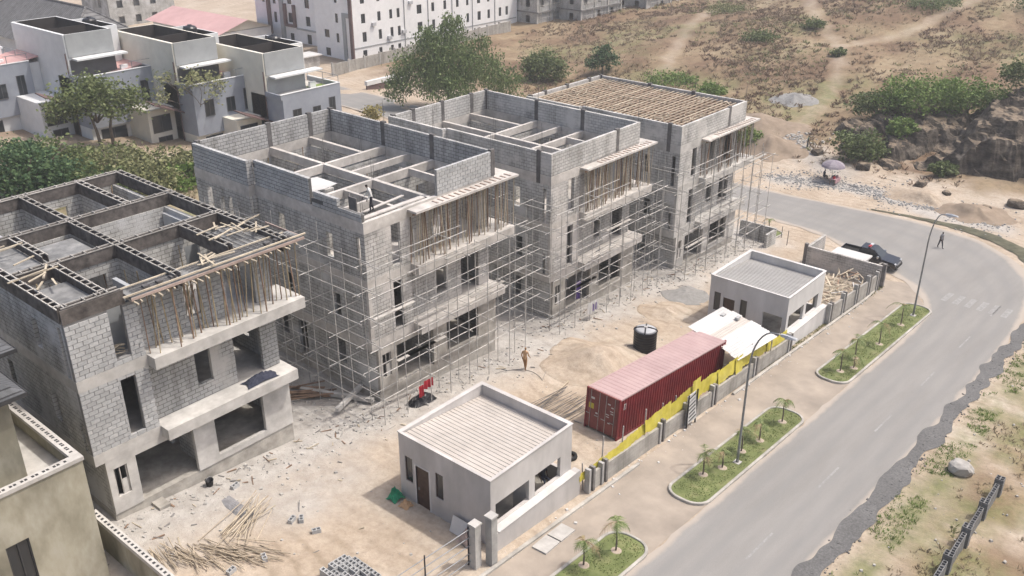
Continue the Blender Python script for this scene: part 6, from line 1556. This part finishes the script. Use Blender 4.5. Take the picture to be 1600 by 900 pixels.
island(20.0, 32.1, 18.25, 20.6, 'rounded grass island with young palms at the bottom edge', [(p[0], p[1]) for p in PALMS])
island(36.7, 50.1, 18.25, 20.6, 'rounded grass island holding the nearer street lamp', [(p[0], p[1]) for p in PALMS])
island(56.1, 74.7, 18.3, 20.6, 'long rounded grass island holding the farther street lamp', [(p[0], p[1]) for p in PALMS])
MT['frond'] = M_leaf('frond', [(0.10, 0.15, 0.045), (0.17, 0.22, 0.08), (0.27, 0.29, 0.14)])
MT['frond_dry'] = M_leaf('frond_dry', [(0.24, 0.16, 0.09), (0.33, 0.25, 0.15), (0.30, 0.28, 0.15)])
def palm(x, y, h, nf, label, seed):
    r = random.Random(seed); z = gz(x) + .09
    T = thing('young_palm', label, 'palm', (x, y, z), 'young palms planted along the road')
    m = MB(); m.sweep([(0, 0, -.1), (.03, 0, h * .35), (.02, .03, h * .7), (.05, .02, h)], [.05, .045, .035, .025], 6); m.build('trunk', MT['bark'], T, local=True)
    m = MB(); m.lathe([(.3, 0.0), (.22, .04), (.05, .05)], (0, 0, .0), 10); m.build('soil_ring', MT['sand'], T, local=True)
    bias = r.uniform(0, 6.28)
    for k in range(nf):
        a = 6.28 * k / nf + r.uniform(-.9, .9); L = r.uniform(.45, 1.2) * (1 + .35 * math.cos(a - bias)); rise = r.uniform(.25, 1.1)
        pts = []
        for i in range(9):
            t = i / 8
            pts.append(Vector((math.cos(a) * L * (t - .1 * t * t), math.sin(a) * L * (t - .1 * t * t), h + L * (rise * t - (rise + .35) * t * t))))
        m = MB(); m.sweep(pts, [.018 - .0015 * i for i in range(9)], 4)
        for i in range(1, 9):
            d = (pts[i] - pts[i - 1]).normalized(); s = d.cross(Vector((0, 0, 1))).normalized(); w = .34 * math.sin(math.pi * min(.95, i / 9 + .1))
            for sg in (-1, 1):
                for e in (0, .5):
                    p = pts[i - 1].lerp(pts[i], e); tip = p + s * sg * w + d * .18 - Vector((0, 0, .12 * r.uniform(.5, 1.4)))
                    m.add([p, p + d * .05, tip], [(0, 1, 2)])
        m.build('frond', MT['frond_dry'] if (k * 3 + seed) % 4 == 0 else MT['frond'], T, local=True)
for i, (x, y, h, nf, lb) in enumerate(PALMS): palm(x, y, h, nf, lb, 200 + i)
# ------------------------------------------------------------------ people
MT['skin'] = M_noise('skin', (0.055, 0.03, 0.02), (0.09, 0.05, 0.033), 6, 0.6, bmp=0.0)
def M_flat(name, c, rough=0.85): return M_noise(name, tuple(t * .85 for t in c), tuple(min(1, t * 1.1) for t in c), 5, rough, big=2, bigc=0.85, bmp=0.1)
CLOTH = {k: M_flat('cloth_' + k, c) for k, c in dict(orange=(0.42, 0.19, 0.07), brown=(0.30, 0.17, 0.08), white=(0.68, 0.67, 0.64), dark=(0.035, 0.035, 0.045), grey=(0.25, 0.25, 0.26), navy=(0.04, 0.045, 0.07), red=(0.42, 0.03, 0.045), green=(0.06, 0.11, 0.08), hair=(0.012, 0.01, 0.01), purple=(0.10, 0.06, 0.22), pink=(0.45, 0.28, 0.30), tan=(0.50, 0.32, 0.18)).items()}
def person(label, loc, rz, top, bottom, pose='walk', cap=None, group=None, sleeves='skin'):
    s = {'walk': (.24, -.2), 'stand': (.05, -.03), 'sit': (0, 0), 'lean': (.1, -.12)}[pose]
    J = {}
    def a(n, p, r, par): J[n] = (Vector(p), r, par)
    hz_ = .93 if pose != 'sit' else .46
    lean = .08 if pose != 'lean' else .22
    a('pelvis', (0, 0, hz_), (.155, .115), None); a('waist', (0, .01, hz_ + .18), (.135, .10), 'pelvis'); a('chest', (0, .01 + lean * .4, hz_ + .42), (.165, .115), 'waist')
    a('neckb', (0, lean * .6, hz_ + .56), (.07, .065), 'chest'); a('neck', (0, lean * .8, hz_ + .63), (.055, .055), 'neckb'); a('face', (0, lean + .01, hz_ + .70), (.078, .09), 'neck'); a('crown', (0, lean, hz_ + .80), (.072, .085), 'face')
    for sd, k in ((-1, 0), (1, 1)):
        t = s[k]; n = 'LR'[k]
        a('hip' + n, (sd * .1, 0, hz_ - .06), (.095, .1), 'pelvis')
        if pose == 'sit':
            a('knee' + n, (sd * .14, .42, hz_ + .02), (.065, .065), 'hip' + n); a('ankle' + n, (sd * .14, .44, .1), (.045, .05), 'knee' + n); a('toe' + n, (sd * .15, .6, .04), (.04, .03), 'ankle' + n)
        else:
            a('knee' + n, (sd * .11, t * .55 + .03, .5), (.068, .072), 'hip' + n); a('ankle' + n, (sd * .11, t, .1 + max(0, -t) * .25), (.045, .05), 'knee' + n); a('toe' + n, (sd * .12, t + .16, .045 + max(0, -t) * .06), (.042, .032), 'ankle' + n)
        w = -t * .8
        a('sho' + n, (sd * .19, lean * .5, hz_ + .49), (.062, .062), 'chest'); a('elb' + n, (sd * .235, w * .35 - .02 + lean * .4, hz_ + .2), (.047, .047), 'sho' + n)
        a('wri' + n, (sd * .22, w * .8 + .1 + lean, hz_ - .02 + abs(w) * .25), (.032, .032), 'elb' + n); a('palm' + n, (sd * .215, w * .9 + .13 + lean, hz_ - .09 + abs(w) * .25), (.034, .022), 'wri' + n)
        for f in range(5):
            b = Vector((sd * .215, w * .9 + .13 + lean, hz_ - .09 + abs(w) * .25)); o = Vector((0, (f - 1.6) * .019, -.06 - .012 * (1.5 - abs(f - 2)))) if f else Vector((-sd * .035, .03, -.03))
            a('fin%d%s' % (f, n), b + o, (.009, .009), 'palm' + n); a('tip%d%s' % (f, n), b + o + Vector((-sd * .012, .004, -.03)), (.007, .007), 'fin%d%s' % (f, n))
    me = bpy.data.meshes.new('skeleton'); names = list(J)
    me.from_pydata([J[n][0] for n in names], [(names.index(J[n][2]), i) for i, n in enumerate(names) if J[n][2]], [])
    ob = bpy.data.objects.new('person', me); COL.objects.link(ob)
    mod = ob.modifiers.new('skin', 'SKIN'); mod.use_smooth_shade = True
    if not me.skin_vertices: me.attributes.new if False else None
    sv = me.skin_vertices[0].data if me.skin_vertices else None
    if sv is None:
        bpy.context.view_layer.objects.active = ob
    for i, n in enumerate(names):
        sv[i].radius = J[n][1]; sv[i].use_root = (n == 'pelvis')
    sub = ob.modifiers.new('sub', 'SUBSURF'); sub.levels = 1; sub.render_levels = 1
    dg = bpy.context.evaluated_depsgraph_get(); dg.update()
    nm = bpy.data.meshes.new_from_object(ob.evaluated_get(dg))
    bpy.data.objects.remove(ob)
    nm.name = 'person'
    for m_ in (MT['skin'], CLOTH[top], CLOTH[bottom], CLOTH[cap or 'hair'], CLOTH['dark']): nm.materials.append(m_)
    def reg(p):
        best, bn = 1e9, None
        for n in names:
            q = J[n][2]
            if not q: continue
            A, Bv = J[q][0], J[n][0]; d = Bv - A; t = max(0, min(1, (p - A).dot(d) / d.length_squared)); e = (p - A - d * t).length - (J[n][1][0] + J[q][1][0]) * .35
            if e < best: best, bn = e, n
        if bn in ('face', 'neck') or bn.startswith(('fin', 'tip', 'palm')): return 0
        if bn == 'crown': return 3 if p.z > J['face'][0].z + .045 or p.y < J['face'][0].y - .03 else 0
        if bn.startswith('toe'): return 4
        if bn.startswith(('hip', 'knee', 'ankle')): return 2
        if bn.startswith('wri') or (bn.startswith('elb') and sleeves == 'skin' and p.z < J[bn][0].z + .12): return 0 if sleeves == 'skin' else 1
        return 1
    nm.polygons.foreach_set('material_index', [reg(Vector(p.center)) for p in nm.polygons])
    nm.polygons.foreach_set('use_smooth', [True] * len(nm.polygons))
    o = link(nm, 'person'); o.location = loc; o.rotation_euler = (0, 0, rz)
    return setp(o, label, 'person', group)
person('person in orange-brown clothes walking across the sandy yard', (42.3, 35.1, hill(42.3, 35.1)), math.radians(-75), 'tan', 'brown', 'walk', cap='brown', sleeves='long')
BX, BY, BZ = BLD[1]
person('workman in white shirt and dark trousers standing on the open roof', (BX + 1.35, BY + .75, BZ + HR + .1), math.radians(60), 'white', 'dark', 'lean', sleeves='long')
person('man in pale shirt and dark trousers walking on the road bend', (91.8, 23.2, gz(91.8) + .03), math.radians(150), 'grey', 'dark', 'walk')
person('person in dark green standing on the rubble beyond the road', (114.1, 47.3, hill(114.1, 47.3)), math.radians(200), 'green', 'navy', 'stand')
person('person in dark clothes sitting inside the near gatehouse opening', (31.6, 24.95, gz(26.6) + .62), math.radians(160), 'dark', 'navy', 'sit')
person('person in dark clothes seated under the parasol', (106.6, 41.6, hill(106.6, 41.6) + .02), math.radians(230), 'navy', 'dark', 'sit')

# ------------------------------------------------------------------ parasol stall
T = thing('parasol', 'large pale purple parasol sheltering the roadside stall', 'parasol', (106.8, 40.7, hill(106.8, 40.7)))
z = T.location.z
stick('pole', (106.8, 40.7, z), (106.8, 40.7, z + 2.5), .03, MT['steel_grey'], T)
MT['parasol_a'] = M_flat('parasol_a', (0.24, 0.21, 0.245)); MT['parasol_b'] = M_flat('parasol_b', (0.30, 0.27, 0.30))
for k in range(8):
    m = MB(); a0, a1 = 6.283 * k / 8, 6.283 * (k + 1) / 8; rws = 5; vs = []
    for j in range(rws + 1):
        t = j / rws; rad = 1.45 * math.sin(t * 1.35) / math.sin(1.35); zz = z + 1.75 + .78 * math.cos(t * 1.5)
        for a in (a0, (a0 + a1) / 2, a1): vs.append((106.8 + rad * math.cos(a) * (1 if a != (a0 + a1) / 2 else .95), 40.7 + rad * math.sin(a) * (1 if a != (a0 + a1) / 2 else .95), zz))
    fs = []
    for j in range(rws):
        for i in range(2): fs.append((j * 3 + i, (j + 1) * 3 + i, (j + 1) * 3 + i + 1, j * 3 + i + 1))
    m.add(vs, fs); m.build('panel', MT['parasol_a'] if k % 2 else MT['parasol_b'], T)
T = thing('stall_table', 'small stall table with pink cloth under the parasol', 'table', (106.2, 40.1, hill(106.2, 40.1)))
z = T.location.z
m = MB(); m.box(105.5, 106.9, 39.7, 40.5, z + .72, z + .78); m.build('table_top', CLOTH['pink'], T)
for dx, dy in ((.1, .1), (1.25, .1), (.1, .65), (1.25, .65)):
    m = MB(); m.box(105.5 + dx, 105.55 + dx, 39.7 + dy, 39.75 + dy, z - .05, z + .72); m.build('leg', MT['brown_timber'], T)
m = MB(); m.box(105.48, 106.92, 39.66, 39.69, z + .3, z + .77); m.build('cloth', CLOTH['pink'], T)
for k, (x, y) in enumerate(((105.8, 40.0), (106.2, 40.2), (106.55, 39.95))):
    m = MB(); m.lathe([(.12, 0), (.16, .12), (.15, .25), (.06, .3)], (x, y, z + .78), 10); setp(m.build('goods_bowl', [CLOTH['red'], CLOTH['dark'], CLOTH['pink']][k]), ['red bowl on the stall table', 'dark bowl in the middle of the stall table', 'pink bowl at the end of the stall table'][k], 'bowl')

# ------------------------------------------------------------------ pickup
MT['car_navy'] = M_noise('car_navy', (0.012, 0.013, 0.022), (0.018, 0.02, 0.032), 2, 0.22, bmp=0, spec=0.6)
MT['rubber'] = M_flat('rubber', (0.02, 0.02, 0.02)); MT['chrome'] = M_noise('chrome', (0.5, 0.5, 0.5), (0.6, 0.6, 0.6), 2, 0.25, metal=0.8, bmp=0)
MT['head_glass'] = M_noise('head_glass', (0.55, 0.56, 0.58), (0.7, 0.7, 0.7), 2, 0.15, bmp=0, spec=0.7)
MT['car_red'] = M_flat('car_red', (0.4, 0.02, 0.03), 0.3)
PK = thing('pickup_truck', 'dark navy double cab pickup parked behind the block wall corner', 'pickup', (81.75, 26.5, gz(81.75) + .03), rz=math.radians(-90))
PK.rotation_euler = (0, 0, math.radians(-88))
pb = lambda name, mat, fn, par=PK, sm=False: (lambda m: (fn(m), m.build(name, mat, par, local=True, smooth=sm))[1])(MB())
def hull(m, prof, w0, w1, zmid):
    """side profile swept across the width, pinched towards the top edge"""
    n = len(prof); vs = []
    for y, k in ((-1, 0), (-.96, 1), (.96, 1), (1, 0)):
        for x, z in prof: vs.append((x, y * (w0 if z < zmid else w1), z))
    fs = [tuple(range(n - 1, -1, -1)), tuple(3 * n + i for i in range(n))]
    for k in range(3):
        for i in range(n): j = (i + 1) % n; fs.append((k * n + i, k * n + j, (k + 1) * n + j, (k + 1) * n + i))
    m.add(vs, fs)
pb('body', MT['car_navy'], lambda m: hull(m, [(-2.62, .5), (-2.15, .42), (-2.05, .7), (-1.75, .86), (-1.4, .86), (-1.1, .7), (-1.0, .42), (1.05, .42), (1.15, .7), (1.45, .86), (1.85, .86), (2.12, .7), (2.2, .42), (2.6, .45), (2.68, .62), (2.64, .86), (2.45, 1.0), (1.35, 1.12), (-.8, 1.1), (-.85, .9), (-2.62, .9)], .93, .89, .95))
pb('cab', MT['car_navy'], lambda m: m.add([(-.85, -.86, 1.09), (1.38, -.86, 1.1), (1.38, .86, 1.1), (-.85, .86, 1.09), (-.72, -.68, 1.76), (.42, -.68, 1.78), (.42, .68, 1.78), (-.72, .68, 1.76)], [(4, 5, 6, 7), (0, 1, 5, 4), (1, 2, 6, 5), (2, 3, 7, 6), (3, 0, 4, 7)]))
pb('windscreen', MT['glass'], lambda m: m.add([(1.3, -.76, 1.17), (1.3, .76, 1.17), (.5, .62, 1.74), (.5, -.62, 1.74)], [(0, 1, 2, 3)]) and m.add([(1.32, -.76, 1.175), (1.32, .76, 1.175), (.5, .62, 1.765), (.5, -.62, 1.765)], [(0, 1, 2, 3)]))
for sgn in (-1, 1):
    for x0, x1, u0, u1 in ((.28, 1.12, .22, .42), (-.68, .2, -.6, .14)):
        pb('side_window', MT['glass'], lambda m: m.add([(x0, sgn * .862, 1.14), (x1, sgn * .862, 1.14), (u1, sgn * .705, 1.7), (u0, sgn * .705, 1.7)], [(0, 1, 2, 3)]))
    pb('bed_side', MT['car_navy'], lambda m: m.box(-2.6, -.86, sgn * .9 - (.05 if sgn > 0 else 0), sgn * .9 + (.05 if sgn < 0 else 0), .9, 1.12))
    pb('headlight', MT['head_glass'], lambda m: m.box(2.5, 2.66, sgn * .75 - .13, sgn * .75 + .13, .78, .94))
    pb('tail_light', MT['car_red'], lambda m: m.box(-2.65, -2.6, sgn * .84 - .05, sgn * .84 + .05, .75, 1.05))
    pb('mirror', MT['chrome'], lambda m: m.box(.95, 1.12, sgn * .98 - .1, sgn * .98 + .1, 1.15, 1.34))
    pb('door_handle', MT['chrome'], lambda m: (m.box(.2, .36, sgn * .925 - .015, sgn * .925 + .015, 1.0, 1.03)))
pb('tailgate', MT['car_navy'], lambda m: m.box(-2.62, -2.56, -.85, .85, .9, 1.12))
pb('bed_floor', MT['rubber'], lambda m: m.box(-2.56, -.86, -.85, .85, .88, .905))
pb('rear_window', MT['glass'], lambda m: m.add([(-.855, -.72, 1.16), (-.855, .72, 1.16), (-.745, .6, 1.7), (-.745, -.6, 1.7)], [(0, 1, 2, 3)]))
pb('grille', MT['chrome'], lambda m: m.box(2.62, 2.7, -.5, .5, .64, .8))
pb('bumper', MT['rubber'], lambda m: (m.box(2.6, 2.76, -.88, .88, .42, .6)))
lb = pb('light_bar', MT['chrome'], lambda m: m.box(-.12, .12, -.5, .5, 1.785, 1.84))
pb('red_lens', MT['car_red'], lambda m: m.box(-.11, .11, -.48, -.04, 1.841, 1.93), lb)
pb('white_lens', MT['head_glass'], lambda m: m.box(-.11, .11, .04, .48, 1.841, 1.93), lb)
for x in (-1.58, 1.65):
    for sgn in (-1, 1):
        w = pb('wheel', MT['rubber'], lambda m: m.add(*(lambda n: ([(x + math.cos(6.283 * i / n) * r_, sgn * yy, .38 + math.sin(6.283 * i / n) * r_) for r_, yy in ((.3, .93), (.37, .91), (.38, .85), (.37, .72), (.3, .7)) for i in range(n)], [(k * n + i, k * n + (i + 1) % n, (k + 1) * n + (i + 1) % n, (k + 1) * n + i) for k in range(4) for i in range(n)]))(20)))
        pb('rim', MT['steel_grey'], lambda m: m.tube((x, sgn * .75, .38), (x, sgn * .925, .38), .24, .22, 14), w)

# ------------------------------------------------------------------ hollow blocks: a shared block with two open cells
hb = MB()
for a in ((-.225, .225, -.1125, -.08), (-.225, .225, .08, .1125), (-.225, -.185, -.08, .08), (-.02, .02, -.08, .08), (.185, .225, -.08, .08)): hb.box(a[0], a[1], a[2], a[3], 0, .225)
hb.box(-.185, .185, -.08, .08, 0.0, .03)
hollow = bpy.data.meshes.new('hollow_block'); hollow.from_pydata(hb.v, [], hb.f)
hollow.materials.append(MT['block_unit'])
def hblock(p, rz, name='hollow_block', parent=None, tilt=0.0):
    o = bpy.data.objects.new(name, hollow); COL.objects.link(o)
    if parent is not None: o.parent = parent; o.location = Vector(p) - wloc(parent)
    else: o.location = p
    o.rotation_euler = (tilt, 0, rz); return o
T = thing('garden_wall', 'unfinished hollow block wall with stepped pillars at lower right', 'wall', (46, 6.9, gz(46)))
MT['block_dark'] = M_noise('block_dark', (0.15, 0.15, 0.15), (0.23, 0.228, 0.225), 9, 0.95, big=0.8, bigc=0.8, rnd=0.12)
hollow_dark = hollow.copy(); hollow_dark.materials.clear(); hollow_dark.materials.append(MT['block_dark'])
def dblock(p, rz, name):
    o = hblock(p, rz, name, T); o.data = hollow_dark; return o
for b, xp in enumerate((37.6, 40.6, 43.6, 46.6, 49.6)):
    zt = gz(xp) + .05
    for c in range(-1, 5):
        for e in (-.1125, .1125): dblock((xp + .225 * (c % 2) * 0, 6.9 + e, zt + .237 * c), 0, 'pillar_block')
    if b < 4:
        zc = gz(xp + 1.5)
        for c in range(-1, 4):
            for k in range(6):
                xx = xp + .47 + .47 * k - (.0 if c % 2 else 0)
                if xx > xp + 2.75: continue
                dblock((xx, 6.9, zc + .0 + .237 * c), 0, 'block')
# a tidy stack of new blocks by the gate and a few strays
for i in range(7):
    for j in range(5):
        for c in range(2 if (i + j) % 5 else 1):
            x, y = 19.6 + .25 * i + .01 * j, 26.3 + .48 * j
            setp(hblock((x, y, gz(x) + .02 + .23 * c), math.pi / 2 + rr(-.04, .04)), 'grey hollow block in the stack by the pipe gate', 'block', 'stacked hollow blocks by the gate')
for x, y, a, l in ((21.2, 32.75, .4, 'loose hollow block beside its twin in the middle of the yard'), (21.55, 32.45, .9, 'loose hollow block touching its twin in the yard'), (21.5, 31.2, -.5, 'single hollow block nearest the gatehouse corner'), (18.5, 31.3, 1.2, 'hollow block beside the grey rubble patch near the poles'), (20.9, 37.2, .2, 'hollow block on the rubble before the first building'), (16.9, 31.6, .2, 'hollow block among the poles at the bottom')):
    setp(hblock((x, y, hill(x, y)), a), l, 'block', 'loose hollow blocks in the yard')

# ------------------------------------------------------------------ timber and poles lying about
for k in range(80):
    t = k / 80
    x, y = 14.9 + 3.9 * t + rr(-.4, .4), 34.9 - 2.9 * t + rr(-.8, .5)
    a = math.radians(-98 + 34 * t) + R.gauss(0, .2); L = rr(1.2, 2.3); z = hill(x, y) + .05 + .3 * R.random() * math.exp(-((x - 16.5) / 1.6) ** 2)
    d = Vector((math.cos(a), math.sin(a), 0)) * L / 2
    setp(stick('bamboo_pole', Vector((x, y, z)) - d, Vector((x, y, z + rr(-.02, .12))) + d, rr(.018, .03), MT['pole_pale']), 'short pale pole in the heap beside the hollow block boundary wall', 'pole', 'heap of short poles at lower left')
for k in range(20):
    x, y = 19.5 + R.gauss(0, .4), 33.9 + R.gauss(0, .5)
    a = math.radians(28) + R.gauss(0, .22); L = rr(1.8, 3.6); z = hill(x, y) + .06 + .02 * k
    d = Vector((math.cos(a), math.sin(a), .02)) * L / 2
    setp(stick('timber_pole', Vector((x, y, z)) - d, Vector((x, y, z)) + d, rr(.024, .036), MT['pole_pale'] if k % 3 else MT['timber']), 'long pale pole in the crossed bundle in the middle of the yard', 'pole', 'crossed bundle of long poles')
def plank_at(c, a, L, w, mat, label, group, tilt=0.0, h=.045, name='plank'):
    m = MB(); d = Vector((math.cos(a) * math.cos(tilt), math.sin(a) * math.cos(tilt), math.sin(tilt))) * L / 2
    m.bar(-d, d, w, h); o = m.build(name, mat); o.location = c
    return setp(o, label, 'timber', group)
for k in range(110):
    x = 66.0 + 9.8 * R.random(); y = 24.6 + 3.4 * R.random() ** 1.2
    top = 1.35 * math.exp(-((y - 25.6) / 1.7) ** 2) * (0.75 + .25 * math.sin(x * 1.7))
    a = rr(-1.2, 1.2) if k % 3 else rr(0, 6.28)
    plank_at((x, y, gz(x) + .06 + top * R.random() ** .4), a, rr(.8, 2.2), rr(.06, .14), MT['timber'] if k % 4 else MT['brown_timber'] if k % 8 else MT['white_sheet'], 'weathered plank in the heap behind the far boundary wall', 'heap of scrap timber beyond the far gatehouse', rr(-.35, .35))
for k in range(16):
    a = math.radians(140) + R.gauss(0, .1)
    plank_at((29.8 + rr(-.6, .6), 42.6 + rr(-.7, .7), gz(30) + .08 + .05 * (k % 6)), a, rr(1.6, 2.8), rr(.1, .2), MT['brown_timber'], 'brown board in the pile between the first two buildings', 'board pile between the first two buildings')
for (c, a, L, l) in (((30.9, 41.0, gz(31) + .25), math.radians(115), 5.0, 'long grey concrete beam lying beside the board pile'), ((31.2, 39.9, gz(31) + .5), math.radians(20), 3.6, 'shorter grey beam lying across the long one')):
    plank_at(c, a, L, .25, MT['concrete'], l, 'beams left in the gap', 0, .25, 'concrete_beam')
for k in range(26):
    y = 29.0 + .1 * k + rr(-.05, .05)
    setp(stick('steel_bar', (36.8 + rr(-.4, .4), y + .4 * rr(-1, 1), gz(37) + .05 + .01 * k), (41.6 + rr(-.6, .8), y + rr(-.4, .4), gz(41.6) + .06 + .01 * k), .018, MT['rebar']), 'thin dark reinforcing bar in the bundle beside the container doors', 'steel bar', 'bundle of steel bars')
setp(stick('timber_pole', (38.0, 30.9, gz(38) + .1), (43.0, 31.9, gz(43) + .15), .06, MT['pole_pale']), 'single pale pole lying along the edge of the steel bars', 'pole')
# tyre
T = thing('tyre', 'old black tyre lying near the gatehouse and container', 'tyre', (35.8, 26.3, gz(35.8)))
m = MB(); n = 20; prof = [(.34, .02), (.42, .03), (.44, .11), (.42, .2), (.34, .22), (.26, .2), (.24, .11), (.26, .03)]; vs = [(35.8 + r_ * math.cos(6.283 * i / n), 26.3 + r_ * math.sin(6.283 * i / n), gz(35.8) + z_) for r_, z_ in prof for i in range(n)]
m.add(vs, [(k * n + i, k * n + (i + 1) % n, ((k + 1) % 8) * n + (i + 1) % n, ((k + 1) % 8) * n + i) for k in range(8) for i in range(n)]); m.build('carcass', MT['rubber'], T, smooth=True)
def crumple(name, c, r, h, mat, label, cat, seed, parent=None):
    m = MB(); n = 13; vs = []
    for j in range(n):
        for i in range(n):
            u, v = i / (n - 1) * 2 - 1, j / (n - 1) * 2 - 1
            x, y = u * r[0] * (1 + .2 * nz(u, v, 1.5, seed)), v * r[1] * (1 + .2 * nz(v, u, 1.5, seed + 3))
            vs.append((c[0] + x, c[1] + y, c[2] + .03 + h * max(0, 1 - (u * u + v * v) * .8) * (0.6 + .9 * abs(nz(u * 2, v * 2, 1.3, seed + 7)))))
    m.add(vs, [(j * n + i, j * n + i + 1, (j + 1) * n + i + 1, (j + 1) * n + i) for j in range(n - 1) for i in range(n - 1)])
    return setp(m.build(name, mat), label, cat)
crumple('plastic_sheet', (34.3, 37.0, gz(34.3)), (1.0, .6), .5, MT['black_plastic'], 'crumpled black plastic sheet on the rubble before the second building', 'sheet', 3)
crumple('plastic_sheet', (BLD[0][0] + 9.4, BLD[0][1] - .1, BLD[0][2] + F1), (.95, .42), .45, CLOTH['navy'], 'crumpled dark sheet on the first building balcony', 'sheet', 5)
crumple('green_sack', (26.15, 30.5, gz(26)), (.4, .35), .7, M_flat('sack_green', (0.03, 0.25, 0.13)), 'bright green sack by the gatehouse corner', 'sack', 8)
crumple('cement_sack', (26.05, 29.6, gz(26)), (.3, .3), .4, CLOTH['tan'], 'tan sack beside the green one at the gatehouse', 'sack', 9)
crumple('dark_sheet', (19.9, 35.6, gz(20)), (.35, 1.1), .15, CLOTH['grey'], 'grey sheet under the long poles in the yard', 'sheet', 12)
crumple('rag_heap', (26.2, 25.2, gz(26)), (.45, .5), .8, MT['form_pink'], 'heap of old boxes and rags against the gatehouse wall', 'rubbish heap', 14)
m = MB(); m.obox((26.25, 26.0, gz(26) + .45), (0.16, 0, .4), (0, .5, 0), (.012, 0, -.005)); setp(m.build('leaning_board', MT['white_sheet']), 'white board leaning on the gatehouse wall', 'board')
# bucket
T = thing('bucket', 'small black bucket by the first building entrance', 'bucket', (20.1, 38.3, gz(20)))
m = MB(); m.lathe([(.17, 0), (.22, .34), (.235, .36), (.2, .34), (.15, .05)], (20.1, 38.3, gz(20) + .02), 14); m.build('pail', MT['black_plastic'], T, smooth=True)
m = MB(); m.sweep([(20.1 + .22 * math.cos(t), 38.3, gz(20) + .36 + .2 * math.sin(t)) for t in [math.pi * i / 6 for i in range(7)]], [.012] * 7, 5); m.build('handle', MT['steel_grey'], T)
# cloths hanging on the scaffolds
def hang(c, w, h, mat, label, name, cat, along=(1, 0), seed=1):
    m = MB(); n = 9; vs = []
    for j in range(6):
        for i in range(n):
            t, s = i / (n - 1) - .5, j / 5
            o = .06 * math.sin(i * 1.9 + seed) * (.4 + s)
            vs.append((c[0] + along[0] * t * w - along[1] * o, c[1] + along[1] * t * w + along[0] * o, c[2] - s * h * (1 + .12 * nz(t * 3, seed, 1, 2))))
    m.add(vs, [(j * n + i, j * n + i + 1, (j + 1) * n + i + 1, (j + 1) * n + i) for j in range(5) for i in range(n - 1)])
    return setp(m.build(name, mat), label, cat)
hang((34.55, 36.45, gz(34.5) + 1.75), .75, .6, CLOTH['red'], 'bright red cloth hung on the scaffold corner', 'red_cloth', 'cloth')
hang((33.95, 36.5, gz(34) + 1.5), .45, .8, CLOTH['red'], 'dark red garment hung left of the bright red cloth', 'red_garment', 'cloth', seed=4)
bn = hang((52.6, 36.9, BLD[2][2] + 1.55), 1.25, .95, MT['white_sheet'], 'white banner with dark marks hung on the third scaffold', 'banner', 'banner')
for dx in (-.2, .15):
    m = MB(); m.box(52.6 + dx, 52.6 + dx + .14, 36.79, 36.8, BLD[2][2] + .8, BLD[2][2] + 1.4); o = m.build('mark', CLOTH['purple'], bn)
hang((52.9, 38.6, BLD[2][2] + 2.6), .7, 1.5, CLOTH['purple'], 'purple sheet hanging in the third building entrance', 'purple_sheet', 'cloth', seed=6)
# short upright stakes by the corner of the farthest plot
for x, y, h, l in ((80.9, 34.2, 1.5, 'thin dark stake beside the arched sapling'), (82.6, 35.6, 1.2, 'thin stake nearest the cross road corner'), (79.6, 36.6, 1.4, 'stake by the low broken wall end')):
    setp(stick('stake', (x, y, gz(x) - .1), (x + .05, y, gz(x) + h), .04, MT['rebar']), l, 'stake')
palm(82.6, 37.0, 1.5, 3, 'arching sapling in the small round bed by the cross road', 333)
pts = stadium(80.9, 84.2, 35.9, 38.2, 1.0)
T = thing('grass_island', 'small round planted bed beside the cross road', 'planted island', (82.5, 37, gz(82.5)), 'planted islands along the road')
kerb('kerb', pts, .16, .16, True, None, parent=T)
m = MB(); m.add([(x, y, gz(x) + .09) for x, y in offset_path(pts, .06, True)], [tuple(range(len(pts)))]); m.build('turf', MT['grass_soil'], T)

# offcuts, straps and scraps trodden into the yard
m = MB()
for k in range(300):
    if k % 6: x, y = near_front()
    else: x, y = rr(15, 60), rr(25.5, 37.5)
    y = max(y, 24.8); z = hill(x, y) + .02; a = rr(0, 6.28); L = rr(.1, .9) * rr(.4, 1)
    m.bar((x - math.cos(a) * L / 2, y - math.sin(a) * L / 2, z), (x + math.cos(a) * L / 2, y + math.sin(a) * L / 2, z + rr(0, .08)), rr(.03, .09), .03, k % 4)
setp(m.build('site_debris', [MT['timber'], MT['brown_timber'], MT['concrete_dark'], MT['timber_grey']]), 'small offcuts and scraps scattered over the yard', kind='stuff')
T = thing('loose_cable', 'thin pale cable lying in loops on the sand before the second building', 'cable', (44, 33.8, gz(44)))
m = MB(); pts = []
for k in range(60):
    t = k / 59; x = 40.5 + 6 * t + .9 * math.sin(t * 11); y = 35.2 - 2.4 * t + 1.0 * math.cos(t * 9)
    pts.append((x, y, hill(x, y) + .03))
m.sweep(pts, [.018] * 60, 5); m.build('cable', MT['concrete_dark'], T)
# ------------------------------------------------------------------ thin dusty air over the whole place
m = bpy.data.materials.new('haze'); m.use_nodes = True
nt = m.node_tree; nt.nodes.clear()
vo = nt.nodes.new('ShaderNodeVolumePrincipled'); vo.inputs['Color'].default_value = (0.93, 0.93, 0.93, 1); vo.inputs['Density'].default_value = 0.00065; vo.inputs['Anisotropy'].default_value = 0.2
nt.links.new(vo.outputs[0], nt.nodes.new('ShaderNodeOutputMaterial').inputs['Volume'])
b = MB(); b.box(-70, 930, -310, 930, -12, 75)
h = b.build('haze', m); setp(h, 'thin pale dust haze in the air over the site', kind='stuff')
